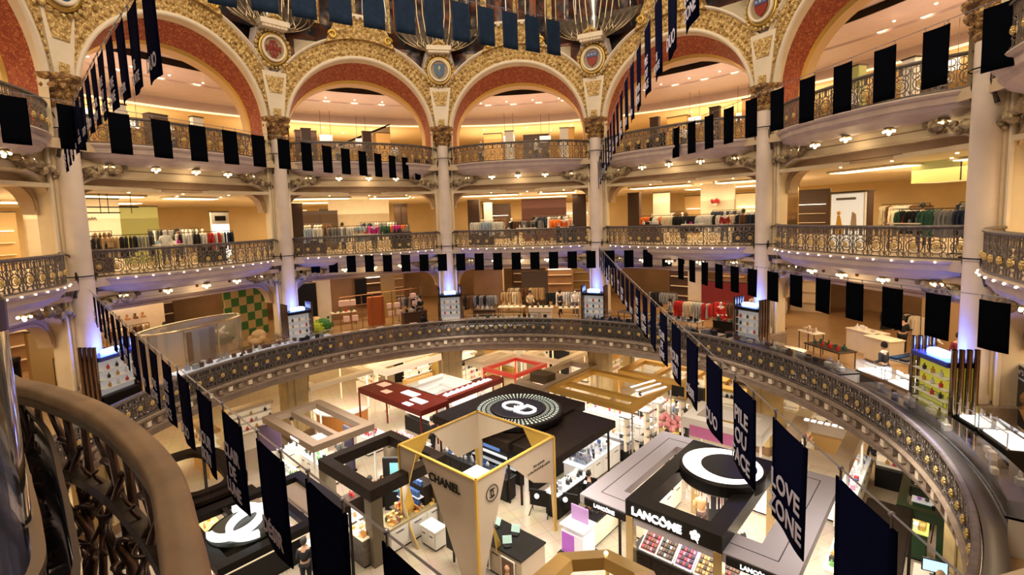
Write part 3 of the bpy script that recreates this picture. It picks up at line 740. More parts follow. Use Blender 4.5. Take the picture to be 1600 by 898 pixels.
# text strings (near end first)
string('TLL', (2.9, -13.95, -1.93), (-15.0, .35, -2.12), .13, .78, 1.235, 17, .74, 1.02, DNAVY, lambda k, n: 'midnight blue text banner, %s from the near end of the lower left cable' % ORD[k], 'lower left text banners',
       texts=['', '', 'DÉSIR', 'CLAIR\nDE\nLUNE', 'YOUR\nSKIN', 'DUO', 'PILE\nOU\nFACE', 'LOVE\nZONE', 'DUO', 'DÉSIR', 'YOUR\nSKIN', 'LOVE\nZONE', 'DUO', 'CLAIR\nDE\nLUNE', 'DÉSIR', 'DUO', 'YOUR\nSKIN'], cable_label='cable from the leftmost column to the near railing carrying text banners', text_size=.21)
string('TLR', (5.36, -13.6, -2.05), (4.64, 14.3, -1.85), .14, 1.28, 1.22, 22, .74, 1.08, DNAVY, lambda k, n: 'midnight blue text banner, %s from the near end of the lower right cable' % ORD[k], 'lower right text banners',
       texts=['', 'LOVE\nZONE', 'PILE\nOU\nFACE', 'DUO', 'DÉSIR', 'YOUR\nSKIN', 'CLAIR\nDE\nLUNE'] * 4, cable_label='cable from the fourth column to the near side carrying text banners', text_size=.24)
string('TUL', (-1.2, -10.6, 3.30), (-14.9, -.2, 3.15), -.40, 1.6, 1.13, 13, .70, 1.26, DNAVY, lambda k, n: 'midnight blue text banner, %s from the near end of the upper left cable' % ORD[k], 'upper left text banners',
       texts=['DUO', 'IS\nSTATE', 'DÉSIR', 'LOVE\nZONE', 'PILE\nOU\nFACE', 'YOUR\nSKIN', 'DUO'] * 2, cable_label='cable from the leftmost column up to the near side with text banners', text_size=.24)
string('TUR', (5.05, -9.5, 4.3), (4.64, 14.3, 2.9), -.35, 1.35, 1.33, 17, .72, 1.5, DNAVY, lambda k, n: 'midnight blue text banner, %s from the near end of the upper right cable' % ORD[k], 'upper right text banners',
       texts=['LOVE\nZONE', 'DUO', 'IS\nSTATE', 'PILE\nOU\nFACE', 'YOUR\nSKIN', 'DÉSIR', 'DUO'] * 3, cable_label='cable from the fourth column up to the near side with text banners', text_size=.28)
# black spotlight rings with clamp cables on the columns
for i in range(6):
    for z, nm in ((-1.62, 'lower'), (3.66, 'upper')):
        c = P(14.85, 36 * (i - 2.5), z); m = MB(); m.tube([(.5 * math.cos(q), .5 * math.sin(q), 0) for q in [2 * math.pi * k / 16 for k in range(16)]], .022, 5, closed=True)
        for s in (-1, 1): m.tube([(s * .5, 0, 0), (s * 1.0, .1, .03)], .02, 5); m.ball((s * .62, 0, 0), .06, 6, 4)
        o = m.build('cable_clamp', BLACK, None, False, c, R_(-36 * (i - 2.5))); tag(o, 'black cable clamp ring around %s column from left, %s cable' % (COLN[i], nm), 'clamp', 'cable clamps on the columns')

# ------------------------------------------------------------------ column-foot display cases with blue lamps (first floor)
for i in range(6):
    a = 36 * (i - 2.5); t = thing('column_display_case', 'lit display case with blue spotlight on top around %s column' % COLN[i], 'display case', P(14.05, a, Z1), R_(-a), 'display cases at the column feet')
    hw = .75 if i in (0, 5) else .56
    m = MB(); m.bbox(-hw, hw, -.45, .25, 0, .75, .04); m.build('cabinet', BLACK if i in (0, 4) else WHITEP, t)
    m = MB(); m.box(-hw, hw, -.2, .25, .75, 2.05); m.build('lit_back', CASEW if i != 5 else mat('yellow_lit_case', (.62, .56, .05), .4, emit=.45), t)
    for k in range(3):
        m = MB(); m.box(-hw + .03, hw - .03, -.44, -.19, 1.0 + .33 * k, 1.02 + .33 * k); m.build('shelf', WHITEP, t)
    m = MB(); m.bbox(-hw - .03, hw + .03, -.47, .28, 2.05, 2.2, .03); m.build('top', mat('dark_blue_top', (.03, .05, .3), .3) if i in (0, 5) else BLACK, t)
    m = MB(); m.bbox(-.34, .34, -.32, .0, 2.22, 2.38, .04); m.build('blue_lamp', BLUEW, t)
    for s in (-1, 1):
        m = MB()
        for k in range(4): m.lathe([(.075, 0), (.075, 2.6)], 8, (s * (hw + .1), -.35 + .19 * k))
        m.build('mirror_tube_cluster', mat('mirrored_bronze_tube', (.34, .26, .22), .12, 1.0), t, True)
    pl = bpy.data.lights.new('blue_spot', 'POINT'); pl.energy = 75; pl.color = (.06, .14, 1.0); pl.shadow_soft_size = .12
    ol = bpy.data.objects.new('blue_spot', pl); ol.location = P(13.75, a, Z1 + 2.62); COL.objects.link(ol)
    for q in range(9):
        k, j = q // 3, q % 3
        c = MB(); c.lathe([(.05, 0), (.055, .1), (.02, .13), (.02, .18), (.0, .18)], 8)
        o = c.build('perfume_bottle', mat(['amber_bottle', 'silver_bottle', 'red_bottle', 'black_bottle'][(i + q) % 4], [(.5, .25, .05), (.6, .6, .62), (.5, .04, .04), (.03, .03, .03)][(i + q) % 4], .2), None, True, P(14.05, a, Z1 + 1.03 + .33 * k) + Vector((math.cos(R_(-a)) * (-.36 + .36 * j) + math.sin(R_(a)) * -.32, math.sin(R_(-a)) * (-.36 + .36 * j) + math.cos(R_(a)) * -.32, 0)))
        tag(o, 'small %s on a shelf of the display case at %s column' % (['amber bottle', 'silver bottle', 'red bottle', 'black bottle'][(i + q) % 4], COLN[i]), 'bottle', 'bottles in the column display cases')
# ------------------------------------------------------------------ reusable shop things
def skin_mesh(name, verts, edges, radii, root=0, sub=1):
    me = bpy.data.meshes.new(name + '_base'); me.from_pydata(verts, edges, [])
    o = bpy.data.objects.new(name + '_base', me); COL.objects.link(o)
    mo = o.modifiers.new('s', 'SKIN'); mo.use_smooth_shade = True
    lay = me.skin_vertices[0].data if me.skin_vertices else None
    if lay is None:
        me.attributes.new
    for i, r in enumerate(radii): me.skin_vertices[0].data[i].radius = r if isinstance(r, tuple) else (r, r)
    me.skin_vertices[0].data[root].use_root = True
    sb = o.modifiers.new('b', 'SUBSURF'); sb.levels = sub; sb.render_levels = sub
    dg = bpy.context.evaluated_depsgraph_get(); dg.update()
    r = bpy.data.meshes.new_from_object(o.evaluated_get(dg)); r.name = name
    bpy.data.objects.remove(o); bpy.data.meshes.remove(me); return r
# skeleton: 0 pelvis 1 waist 2 chest 3 neck 4 head-low 5 head-mid 6 head-top ; arms 7-10 / 11-14 ; legs 15-18 / 19-22
def skeleton(step=.0, armbend=.25):
    v = [(0, 0, .95), (0, 0, 1.10), (0, 0, 1.34), (0, 0, 1.47), (0, -.01, 1.54), (0, -.02, 1.62), (0, -.01, 1.70)]
    r = [(.13, .11), (.12, .10), (.15, .11), .05, .065, .085, .07]
    e = [(0, 1), (1, 2), (2, 3), (3, 4), (4, 5), (5, 6)]
    for s in (-1, 1):
        b = len(v); v += [(s * .17, 0, 1.38), (s * .22, .02, 1.12), (s * (.22), -armbend, .95 + armbend * .35), (s * .22, -armbend - .09, .93 + armbend * .4)]
        r += [.06, .042, .032, .03]; e += [(2, b), (b, b + 1), (b + 1, b + 2), (b + 2, b + 3)]
        for k, (dx, l) in enumerate(((-.03, .07), (-.01, .085), (.01, .08), (.03, .065))):
            v.append((s * .22 + dx, -armbend - .09 - l, .91 + armbend * .4)); r.append(.010); e.append((b + 3, len(v) - 1))
        v.append((s * .18, -armbend - .10, .95 + armbend * .4)); r.append(.012); e.append((b + 3, len(v) - 1))
    for s in (-1, 1):
        b = len(v); st = step * s; v += [(s * .09, 0, .88), (s * .10, -st * .5 - .02, .50), (s * .10, st * .6 * 0 - st, .09), (s * .10, -st - .14, .03)]
        r += [.095, .062, .042, .035]; e += [(0, b), (b, b + 1), (b + 1, b + 2), (b + 2, b + 3)]
    return v, e, r
_pose = {}
for nm, st, ab in (('standing', .03, .18), ('walking', .2, .05), ('reaching', .05, .32)):
    v, e, r = skeleton(st, ab); body = skin_mesh('person_body', v, e, r)
    # clothing: same skeleton, a little fuller, cut to the torso and arms / the legs
    tv = [0, 1, 2, 3, 7, 8, 9, 16, 17, 18]; tv = [0, 1, 2, 3]; ii = [7, 16]
    idx = [0, 1, 2, 7, 8, 9, 16, 17, 18]; mp = {k: q for q, k in enumerate(idx)}
    te = [(mp[a], mp[b]) for a, b in e if a in mp and b in mp]
    top = skin_mesh('top', [v[k] for k in idx], te, [tuple(x + .018 for x in (r[k] if isinstance(r[k], tuple) else (r[k], r[k]))) for k in idx])
    l0 = 25; idx = [0, l0, l0 + 1, l0 + 2, l0 + 4, l0 + 5, l0 + 6]; mp = {k: q for q, k in enumerate(idx)}
    le = [(mp[a], mp[b]) for a, b in e if a in mp and b in mp]
    leg = skin_mesh('trousers', [v[k] for k in idx], le, [tuple(x + .014 for x in (r[k] if isinstance(r[k], tuple) else (r[k], r[k]))) for k in idx])
    hr = MB(); hr.lathe([(.0, 1.81), (.06, 1.79), (.098, 1.73), (.105, 1.66), (.09, 1.60)], 12, (0, .012)); hr.ball((0, .06, 1.63), .07, 8, 5)
    fc = MB(); fc.ball((-.032, -.098, 1.65), .010, 5, 3); fc.ball((.032, -.098, 1.65), .010, 5, 3)
    ns = MB(); ns.add([(-.014, -.098, 1.61), (.014, -.098, 1.61), (0, -.125, 1.615), (0, -.10, 1.65)], [(0, 1, 2), (1, 3, 2), (0, 2, 3)])
    _pose[nm] = (body, top, leg, hr.mesh('hair', [BLACK], True), fc.mesh('eye', [BLACK], True), ns)
SKIN = mat('skin', (.62, .38, .26), .6)
def recolor(me, m):
    c = me.copy(); c.materials.clear(); c.materials.append(m); return c
def person(label, loc, rotz, topc, legc, pose='standing', hair=(.02, .015, .01), extra=None, group=None):
    t = thing('person', label, 'person', loc, rotz, group); b, tp, lg, hr, ey, ns = _pose[pose]
    link('body', recolor(b, SKIN), t)
    link('top', recolor(tp, mat('cloth_%02d%02d%02d' % tuple(int(c * 99) for c in topc), topc, .9)), t)
    link('trousers', recolor(lg, mat('cloth_%02d%02d%02d' % tuple(int(c * 99) for c in legc), legc, .9)), t)
    link('hair', recolor(hr, mat('hair_%02d' % int(hair[0] * 99), hair, .7)), t); link('eyes', ey, t)
    link('nose', ns.mesh('nose', [SKIN], True), t)
    m = MB(); m.box(-.022, .022, -.104, -.098, 1.577, 1.583); m.build('mouth', mat('lips', (.4, .12, .1), .5), t)
    return t
def mannequin(label, loc, rotz, topc, legc=None, group=None, body=(.8, .78, .74)):
    t = thing('mannequin', label, 'mannequin', loc, rotz, group); b, tp, lg, hr, ey, ns = _pose['standing']
    link('body', recolor(b, mat('mannequin_%02d' % int(body[0] * 99), body, .4)), t)
    link('top', recolor(tp, mat('cloth_%02d%02d%02d' % tuple(int(c * 99) for c in topc), topc, .9)), t)
    if legc: link('trousers', recolor(lg, mat('cloth_%02d%02d%02d' % tuple(int(c * 99) for c in legc), legc, .9)), t)
    m = MB(); m.lathe([(.0, 0), (.2, 0), (.2, .02), (0, .025)], 16); m.lathe([(.012, 0), (.012, .6)], 6, (0, .12)); m.build('stand', mat('chrome', (.6, .6, .6), .2, 1), t)
    return t
# garment: hanger, sloping shoulders, sleeves
def garment_mesh(L, flare, sleeve):
    m = MB(); q = [(-.05, 0), (-.20, -.05), (-.21, -.12), (-.17, -.25), (-.17 - flare, -L), (.17 + flare, -L), (.17, -.25), (.21, -.12), (.20, -.05), (.05, 0), (0, -.04)]
    n = len(q); vs = []
    for y, k in ((-.035, .97), (0, 1.0), (.035, .97)):
        vs += [(x * k, y * (1 if z > -.1 else 1.5), z) for x, z in q]
    fs = [tuple(range(n - 1, -1, -1)), tuple(range(2 * n, 3 * n))]
    for o in (0, n):
        for i in range(n): fs.append((o + i, o + (i + 1) % n, o + n + (i + 1) % n, o + n + i))
    m.add(vs, fs)
    if sleeve:
        for s in (-1, 1): m.tube([(s * .19, 0, -.07), (s * .235, 0, -.3), (s * .225, -.01, -.58)], [.045, .045, .035], 6)
    m.tube([(0, 0, 0), (0, 0, .04), (.02, 0, .06), (.03, 0, .045)], .005, 4)
    return m
GM = [garment_mesh(.72, .02, 1).mesh('g'), garment_mesh(.95, .08, 1).mesh('g'), garment_mesh(.62, .0, 1).mesh('g'), garment_mesh(.85, .05, 0).mesh('g')]
GC = {'black': (.015, .015, .018), 'dark navy': (.02, .03, .07), 'grey': (.25, .25, .26), 'white': (.78, .76, .72), 'red': (.55, .03, .03), 'camel': (.5, .34, .18), 'magenta': (.55, .03, .3), 'pale blue': (.4, .5, .62), 'dark green': (.04, .12, .08), 'cream': (.72, .62, .46), 'brown': (.16, .08, .04), 'orange': (.75, .2, .04), 'silver': (.5, .5, .5), 'green': (.15, .4, .05)}
GMESH = {}
def garment(col, kind, loc, rotz, label, group):
    key = (col, kind)
    if key not in GMESH:
        GMESH[key] = recolor(GM[kind], mat('garment_' + col.replace(' ', '_'), GC[col], .9))
    o = link(['hanging_jacket', 'hanging_coat', 'hanging_shirt', 'hanging_dress'][kind], GMESH[key], None, loc, rotz); tag(o, label, 'garment', group); return o
def rack(x0, x1, y, b, z, cols, where, rr, h=1.55):
    """clothes rail in a bay frame; cols = colour names, used left to right in runs"""
    base = P(14.27, 36 * (b - 2), z); rz = R_(-36 * (b - 2)); ca, sa = math.cos(rz), math.sin(rz)
    def Wp(u, v, zz): return Vector((base.x + u * ca - v * sa, base.y + u * sa + v * ca, z + zz))
    L = x1 - x0
    t = thing('clothes_rail', 'metal clothes rail with %s clothes, %s' % (cols[0], where), 'clothes rail', Wp((x0 + x1) / 2, y, 0), rz, 'clothes rails')
    m = MB(); m.tube([(-L / 2, 0, h), (L / 2, 0, h)], .018, 6); m.build('rail', BRONZE, t)
    for s in (-1, 1):
        m = MB(); m.tube([(s * L / 2, 0, 0), (s * L / 2, 0, h)], .016, 6); m.box(s * L / 2 - .02, s * L / 2 + .02, -.28, .28, 0, .03); m.build('upright', BRONZE, t)
    n = int(L / .17); 
    for k in range(n):
        c = cols[min(len(cols) - 1, int(len(cols) * k / n))] if rr.random() < .75 else rr.choice(cols)
        kq = rr.randrange(4); garment(c, kq, Wp(x0 + .1 + (L - .2) * k / max(1, n - 1), y, h - .06), rz + R_(62 + rr.uniform(-14, 14)), '%s %s, %s from left on %s rail, %s' % (c, ['jacket', 'coat', 'shirt', 'dress'][kq], ORD[min(k, 25)], cols[0], where), 'garments on rail, %s, %s' % (cols[0], where))
def bayW(b, z):
    base = P(14.27, 36 * (b - 2), z); rz = R_(-36 * (b - 2)); ca, sa = math.cos(rz), math.sin(rz)
    return (lambda u, v, zz=0: Vector((base.x + u * ca - v * sa, base.y + u * sa + v * ca, z + zz))), rz
def panel(b, z, u, v, w, d, h, m, name, label, cat, z0=0, group=None, parts=None, rot=0):
    f, rz = bayW(b, z); t = thing(name, label, cat, f(u, v, z0), rz + R_(rot), group)
    q = MB(); q.bbox(-w / 2, w / 2, -d / 2, d / 2, 0, h, min(.02, d / 4)); q.build('body', m, t)
    q = MB(); q.box(-w / 2 - .02, w / 2 + .02, -d / 2 - .02, d / 2 + .02, h - .05, h + .01); q.build('top_trim', BRONZE, t)
    if parts: parts(t, w, d, h)
    return t
# ------------------------------------------------------------------ second floor interiors
rr = random.Random(11)
WH = {-1: 'second floor, far-left half bay', 0: 'second floor, first full bay', 1: 'second floor, second bay', 2: 'second floor, middle bay', 3: 'second floor, fourth bay', 4: 'second floor, wide right bay', 5: 'second floor, right edge'}
RK = {-1: [(-1, 3.5, 3.0, ['grey', 'white'])], 0: [(-3.6, -.6, 2.2, ['black', 'camel', 'black', 'grey']), (.2, 3.2, 2.0, ['white', 'black', 'red', 'white', 'dark navy'])],
      1: [(-3.4, -2.3, 2.0, ['pale blue', 'white']), (-2.0, .2, 2.2, ['grey', 'white', 'pale blue']), (-.1, 3.3, 3.2, ['grey', 'magenta', 'dark green', 'magenta', 'orange'])],
      2: [(-3.5, -1.3, 2.0, ['white', 'pale blue', 'white']), (-.8, 1.2, 2.1, ['brown', 'grey', 'black']), (1.6, 3.5, 3.6, ['orange', 'white'])],
      3: [(-3.2, -.4, 2.6, ['orange', 'white', 'cream', 'black']), (-.2, 1.8, 2.0, ['black', 'white', 'black']), (2.0, 3.9, 2.4, ['cream', 'brown', 'dark navy', 'white'])],
      4: [(-1.6, .4, 3.6, ['cream', 'dark green']), (.2, 2.2, 1.9, ['black', 'dark green', 'grey']), (2.3, 4.0, 1.9, ['dark navy', 'black', 'camel'])], 5: [(-3.6, -1, 2.4, ['black'])]}
for b, L in RK.items():
    for x0, x1, y, cols in L: rack(x0, x1, y, b, Z2, cols, WH[b], rr)
CW = {0: ('white', (.8, .78, .7)), 1: ('magenta', (.55, .03, .3)), 2: ('orange', (.75, .14, .03)), 3: ('dark red', (.3, .02, .02)), 4: ('teal', (.05, .2, .25))}
for b, (cn, cc) in CW.items():
    f, rz = bayW(b, Z2); mannequin('mannequin in %s top behind the railing, %s' % (cn, WH[b]), f([-.4, .6, 2.6, 2.1, 3.4][b], 1.7 if b != 4 else 2.6), rz + R_(20 * b - 30), cc, (.1, .1, .12), 'mannequins on the second floor')
# ceiling light panels and spotlights, second floor
for b in range(-1, 6):
    f, rz = bayW(b, 1.6)
    for k, (u, v, w, d) in enumerate(((-2.3, 3.2, 3.6, .8), (2.2, 3.6, 2.4, .8), (-.3, 9.5, 6.0, 1.2))):
        t = thing('ceiling_light', 'long glowing ceiling light, %s of three, %s' % (ORD[k], WH[b]), 'ceiling light', f(u, v, -.12), rz, 'ceiling lights of the second floor')
        m = MB(); m.bbox(-w / 2 - .1, w / 2 + .1, -d / 2 - .1, d / 2 + .1, .03, .12, .02); m.build('frame', CREAM_L, t)
        m = MB(); m.bbox(-w / 2, w / 2, -d / 2, d / 2, 0, .05, .02); m.build('diffuser', GLOW, t)
    for k in range(12):
        m = MB(); m.lathe([(0.001, 0), (.05, 0), (.05, .03), (.001, .03)], 8); o = m.build('spotlight', BULB, None, False, f(-4.2 + .76 * k, 1.3 + (k % 3) * 1.7, -.035)); tag(o, 'small recessed ceiling spotlight, %s of its bay, %s' % (ORD[k], WH[b]), 'spotlight', 'recessed spotlights')
# partitions, posters and shop fittings (second floor)
def doors(t, w, d, h):
    for s in (-.25, .25):
        m = MB(); m.bbox(s * w - w * .22, s * w + w * .22, -d / 2 - .04, -d / 2, .1, h - .2, .01); m.build('opening', mat('dim_doorway', (.10, .055, .03), .6), t)
GREENP = mat('olive_glass_panel', (.34, .34, .12), .3, emit=.12)
DK = mat('dark_walnut', (.06, .03, .02), .4)
for b, u, v, w, d, h, m_, nm, lb in (
    (-1, 2.6, 3.4, 1.6, .2, 2.9, DK, 'dark_curtain_wall', 'dark curtain panels at the far-left half bay of second floor'),
    (0, -2.2, 5.2, 3.6, .15, 3.3, CREAM_L, 'partition', 'pale partition wall behind the dark clothes rail, second floor left'),
    (0, 1.0, 6.5, 2.2, .15, 3.0, GREENP, 'partition', 'olive glass partition, second floor, first full bay'),
    (0, 3.35, 3.2, 1.0, .12, 2.6, WHITEP, 'sign_board', 'white sign board with black bar, second floor, first full bay'),
    (1, -3.6, 3.0, .7, .4, 3.0, DK, 'display_pillar', 'dark pillar beside the second column, second floor'),
    (1, -1.9, 6.2, 2.4, .15, 2.6, mat('dark_shop_front', (.08, .05, .04), .4), 'boutique_facade', 'dark shop front with lit niche, second floor, second bay'),
    (1, 1.0, 7.2, 4.2, .15, 3.4, CREAM_L, 'partition', 'plain cream wall behind the magenta mannequin, second floor'),
    (1, 3.2, 4.6, .9, .15, 2.9, DK, 'partition', 'dark door panels with small lit sign, second floor, second bay'),
    (2, -3.5, 3.4, .8, .4, 3.0, DK, 'display_pillar', 'dark pillar right of the third column, second floor'),
    (2, -2.7, 4.4, .6, .15, 2.9, WHITEP, 'picture_board', 'tall white panel, second floor, middle bay'),
    (2, 1.1, 6.0, 3.2, .2, 3.0, mat('maroon_wall', (.12, .04, .03), .5), 'feature_wall', 'dark maroon feature wall, second floor, middle bay'),
    (2, 3.6, 3.4, .9, .3, 3.1, DK, 'display_pillar', 'dark glossy pillar left of the fourth column, second floor'),
    (3, -3.9, 3.0, .8, .3, 3.0, DK, 'display_pillar', 'dark glossy pillar right of the fourth column, second floor'),
    (3, -2.9, 4.6, 1.1, .15, 3.0, CREAM_L, 'partition', 'pale partition, second floor, fourth bay'),
    (3, .3, 5.4, 2.0, .2, 3.4, CREAM_L, 'partition', 'cream pier wall with red flower, second floor, fourth bay'),
    (3, 3.2, 6.8, 2.2, .15, 3.0, mat('mirror_panel', (.8, .6, .35), .1, .9), 'mirror_wall', 'mirrored wall reflecting lights, second floor, fourth bay'),
    (4, -3.3, 3.6, 1.3, .3, 2.4, DK, 'boutique_facade', 'dark boutique opening right of the fifth column, second floor'),
    (4, 1.2, 7.0, 3.6, .2, 2.5, CREAM, 'partition', 'cream niche wall with two mirrors, second floor, wide right bay')):
    t = panel(b, Z2, u, v, w, d, h, m_, nm, lb, 'partition' if nm != 'sign_board' else 'sign', parts=doors if nm in ('boutique_facade',) or (b == 1 and nm == 'partition' and m_ is DK) else None)
    if nm == 'sign_board':
        m = MB(); m.box(-.3, .3, -.09, -.06, 2.1, 2.35); m.build('black_bar', BLACK, t); 
        m = MB(); m.box(-.48, .48, -.075, -.062, .1, 1.9); m.build('glow', GLOWW, t)
# big white poster and olive lightbox canopy, right bay
t = panel(4, Z2, -2.2, 2.0, 1.7, .12, 2.35, WHITEP, 'poster_board', 'white advertising board with orange skirted figure, second floor, wide right bay', 'poster')
m = MB(); m.box(-.8, .8, -.075, -.062, .05, 2.25); m.build('print', mat('poster_white', (.9, .85, .72), .5, emit=.5), t)
m = MB(); m.prism([(-.62, .55), (-.12, .55), (-.22, 1.0), (-.32, 1.35), (-.45, 1.35), (-.5, 1.0)], .0, .02, lambda v: (v[0], -.08 - v[2], v[1])); m.ball((-.38, -.08, 1.45), .09, 8, 5); m.build('orange_figure', mat('poster_orange', (.85, .42, .04), .5), t)
m = MB(); m.prism([(.2, .7), (.55, .7), (.48, 1.4), (.3, 1.5)], .0, .02, lambda v: (v[0], -.08 - v[2], v[1])); m.build('beige_figure', mat('poster_beige', (.6, .42, .25), .5), t)
m = MB(); m.box(-.55, .45, -.085, -.07, 2.0, 2.1); m.build('headline_bar', mat('print_dark', (.2, .16, .12), .6), t)
f, rz = bayW(4, Z2); t = thing('hanging_light_box', 'large olive hanging light box, second floor, wide right bay', 'light box', f(1.0, 4.2, 2.55), rz)
m = MB(); m.bbox(-1.9, 1.9, -.6, .6, 0, 1.0, .03); m.build('body', mat('olive_light_box', (.42, .38, .12), .4, emit=.35), t); m = MB(); m.box(-.02, .02, -.62, -.6, 0, 1.0); m.build('seam', BRONZE, t)
f, rz = bayW(0, Z2); t = thing('hanging_rail_frame', 'black metal rail frame hanging from the ceiling, second floor left', 'frame', f(-2.4, 2.6, 2.2), rz)
m = MB(); m.box(-1.8, 1.5, -.02, .02, .55, .6); m.box(-1.8, .6, -.3, -.26, .3, .35); m.build('bar', BLACK, t)
for x in (-1.7, -1.1, -.6, 0, .3, 1.2): m = MB(); m.tube([(x, 0, .3), (x, 0, 1.4)], .015, 5); m.build('rod', BLACK, t)
f, rz = bayW(0, Z2); t = thing('wall_sign', 'dark cursive shop sign on the pale partition, second floor left', 'sign', f(-2.2, 5.05, 2.35), rz)
m = MB(); m.tube([(-.8 + .02 * k, 0, .06 * math.sin(k * 1.1) + .02 * math.sin(k * .37)) for k in range(80)], .02, 4); m.build('script', mat('sign_grey', (.2, .18, .16), .5), t)
# folded shoes & flower accents
t = thing('flower_arrangement', 'red flower arrangement on the cream pier, second floor, fourth bay', 'flowers', bayW(3, Z2)[0](.3, 5.0, 2.0))
m = MB(); m.lathe([(.08, 0), (.12, .1), (.06, .2)], 8); m.build('vase', WHITEP, t); m = MB(); [m.ball((.18 * math.cos(k), .1 * math.sin(k * 2), .3 + .08 * math.sin(k * 3)), .1, 6, 4) for k in range(9)]; m.build('blossom', mat('flower_red', (.5, .04, .05), .7), t)

# ------------------------------------------------------------------ top floor interiors
for b in range(-1, 6):
    f, rz = bayW(b, Z3)
    for k, (u, v, w, d, h) in enumerate(((-2.4, 6.0, 1.3, .6, 2.7), (2.9, 7.2, 1.0, .6, 3.0), (.4, 10.0, 2.0, .5, 3.1))):
        mm = [mat('amber_niche', (.42, .22, .05), .5, emit=.15), DK, mat('amber_wall', (.60, .36, .12), .5)][(k + b) % 3]
        if k == 2 and b % 2: continue
        panel(b, Z3, u, v, w, d, h, mm, 'shelf_unit', '%s shelf unit at the back of the top floor, %s, %s' % (['amber', 'walnut', 'ochre'][(k + b) % 3], BAYS[b], ['left', 'right', 'rear'][k]), 'shelf unit', group='top-floor shelf units')
    for k in range(4):
        u = -2.7 + 1.8 * k; cc = [('white', (.7, .7, .7)), ('dark', (.03, .03, .04)), ('tan', (.4, .25, .12)), ('grey', (.3, .3, .32))][(k + b) % 4]
        if (k + b) % 2 == 0: mannequin('%s-clad mannequin behind the top-floor railing, %s, %s from left' % (cc[0], BAYS[b], ORD[k]), f(u, 2.6 + .8 * (k % 2)), rz + k, cc[1], (.08, .08, .1), 'mannequins on the top floor')
        else:
            t = panel(b, Z3, u, 3.4, .55, .3, 2.4, WHITEP if k % 2 else DK, 'display_stand', '%s display stand behind the top-floor railing, %s, %s from left' % ('white' if k % 2 else 'walnut', BAYS[b], ORD[k]), 'display stand', group='top-floor display stands')
    for k in range(10):
        m = MB(); m.lathe([(0.001, 0), (.06, 0), (.06, .04), (.001, .04)], 8); u = -4.0 + .9 * k + (k % 2) * .1
        o = m.build('spotlight', BULB, None, False, f(u, 4.8 + .0 * k, 4.6) if k % 2 else f(u, 11.5 + (k % 4), 3.92)); tag(o, 'small ceiling spotlight of the top floor, %s of its bay, %s' % (ORD[k], BAYS[b]), 'spotlight', 'recessed spotlights')
t = panel(3, Z3, 2.2, 5.5, .9, .9, 2.9, mat('orange_brown_pillar', (.45, .20, .06), .5), 'display_pillar', 'square orange-brown pillar on the top floor, fourth bay from left', 'pillar')
t = panel(4, Z3, -3.2, 3.0, 1.0, .4, 2.7, GREENP, 'display_cabinet', 'olive glass cabinet on the top floor beside the fifth column', 'cabinet')
for b in range(-1, 6):
    f, rz = bayW(b, Z3)
    for k in range(6):
        m = MB(); m.bbox(-.22, .22, -.05, .05, 0, .05, .01); m.ball((-.1, 0, -.01), .05, 6, 4); m.ball((.1, 0, -.01), .05, 6, 4)
        u = -4.5 + 1.8 * k; v = math.sqrt(20.55 ** 2 - u * u) - 14.27
        o = m.build('twin_spotlight', BULB, None, False, f(u, v, 4.76), rz); tag(o, 'twin ceiling spotlight in the rose ceiling, %s of its row, %s' % (ORD[k], BAYS[b]), 'spotlight', 'twin spotlights')
for b in range(0, 5):
    for k, u in enumerate((-1.2, 1.3)):
        f, rz = bayW(b, Z3); t = thing('hanging_sign', 'white hanging sign board, top floor, %s, %s one' % (BAYS[b], ['left', 'right'][k]), 'sign', f(u, 5.6 + k, 2.0), rz, 'top-floor hanging signs')
        m = MB(); m.bbox(-.4, .4, -.03, .03, 0, .45, .01); m.build('board', mat('soft_lit_board', (.8, .82, .85), .4, emit=.3), t); m = MB(); m.tube([(-.3, 0, .45), (-.3, 0, 2.0)], .012, 4); m.build('rod', BRONZE, t); m = MB(); m.tube([(.3, 0, .45), (.3, 0, 2.0)], .012, 4); m.build('rod', BRONZE, t)
# a diagonal escalator seen through the second bay
f, rz = bayW(1, Z3); t = thing('escalator', 'escalator with lit balustrade rising at the back of top floor, second bay', 'escalator', f(1.2, 8.0, .6), rz)
m = MB(); m.add([(-2.4, -.5, .1), (2.4, -.5, 2.3), (2.4, -.5, 3.0), (-2.4, -.5, .9), (-2.4, .5, .1), (2.4, .5, 2.3), (2.4, .5, 3.0), (-2.4, .5, .9)], [(0, 1, 2, 3), (4, 7, 6, 5), (3, 2, 6, 7), (0, 4, 5, 1)]); m.build('side_panel', mat('escalator_side', (.45, .33, .2), .3, .5), t)
m = MB(); m.tube([(-2.4, -.52, 1.0), (2.4, -.52, 3.1)], .05, 6); m.tube([(-2.4, .52, 1.0), (2.4, .52, 3.1)], .05, 6); m.build('handrail', BLACK, t)

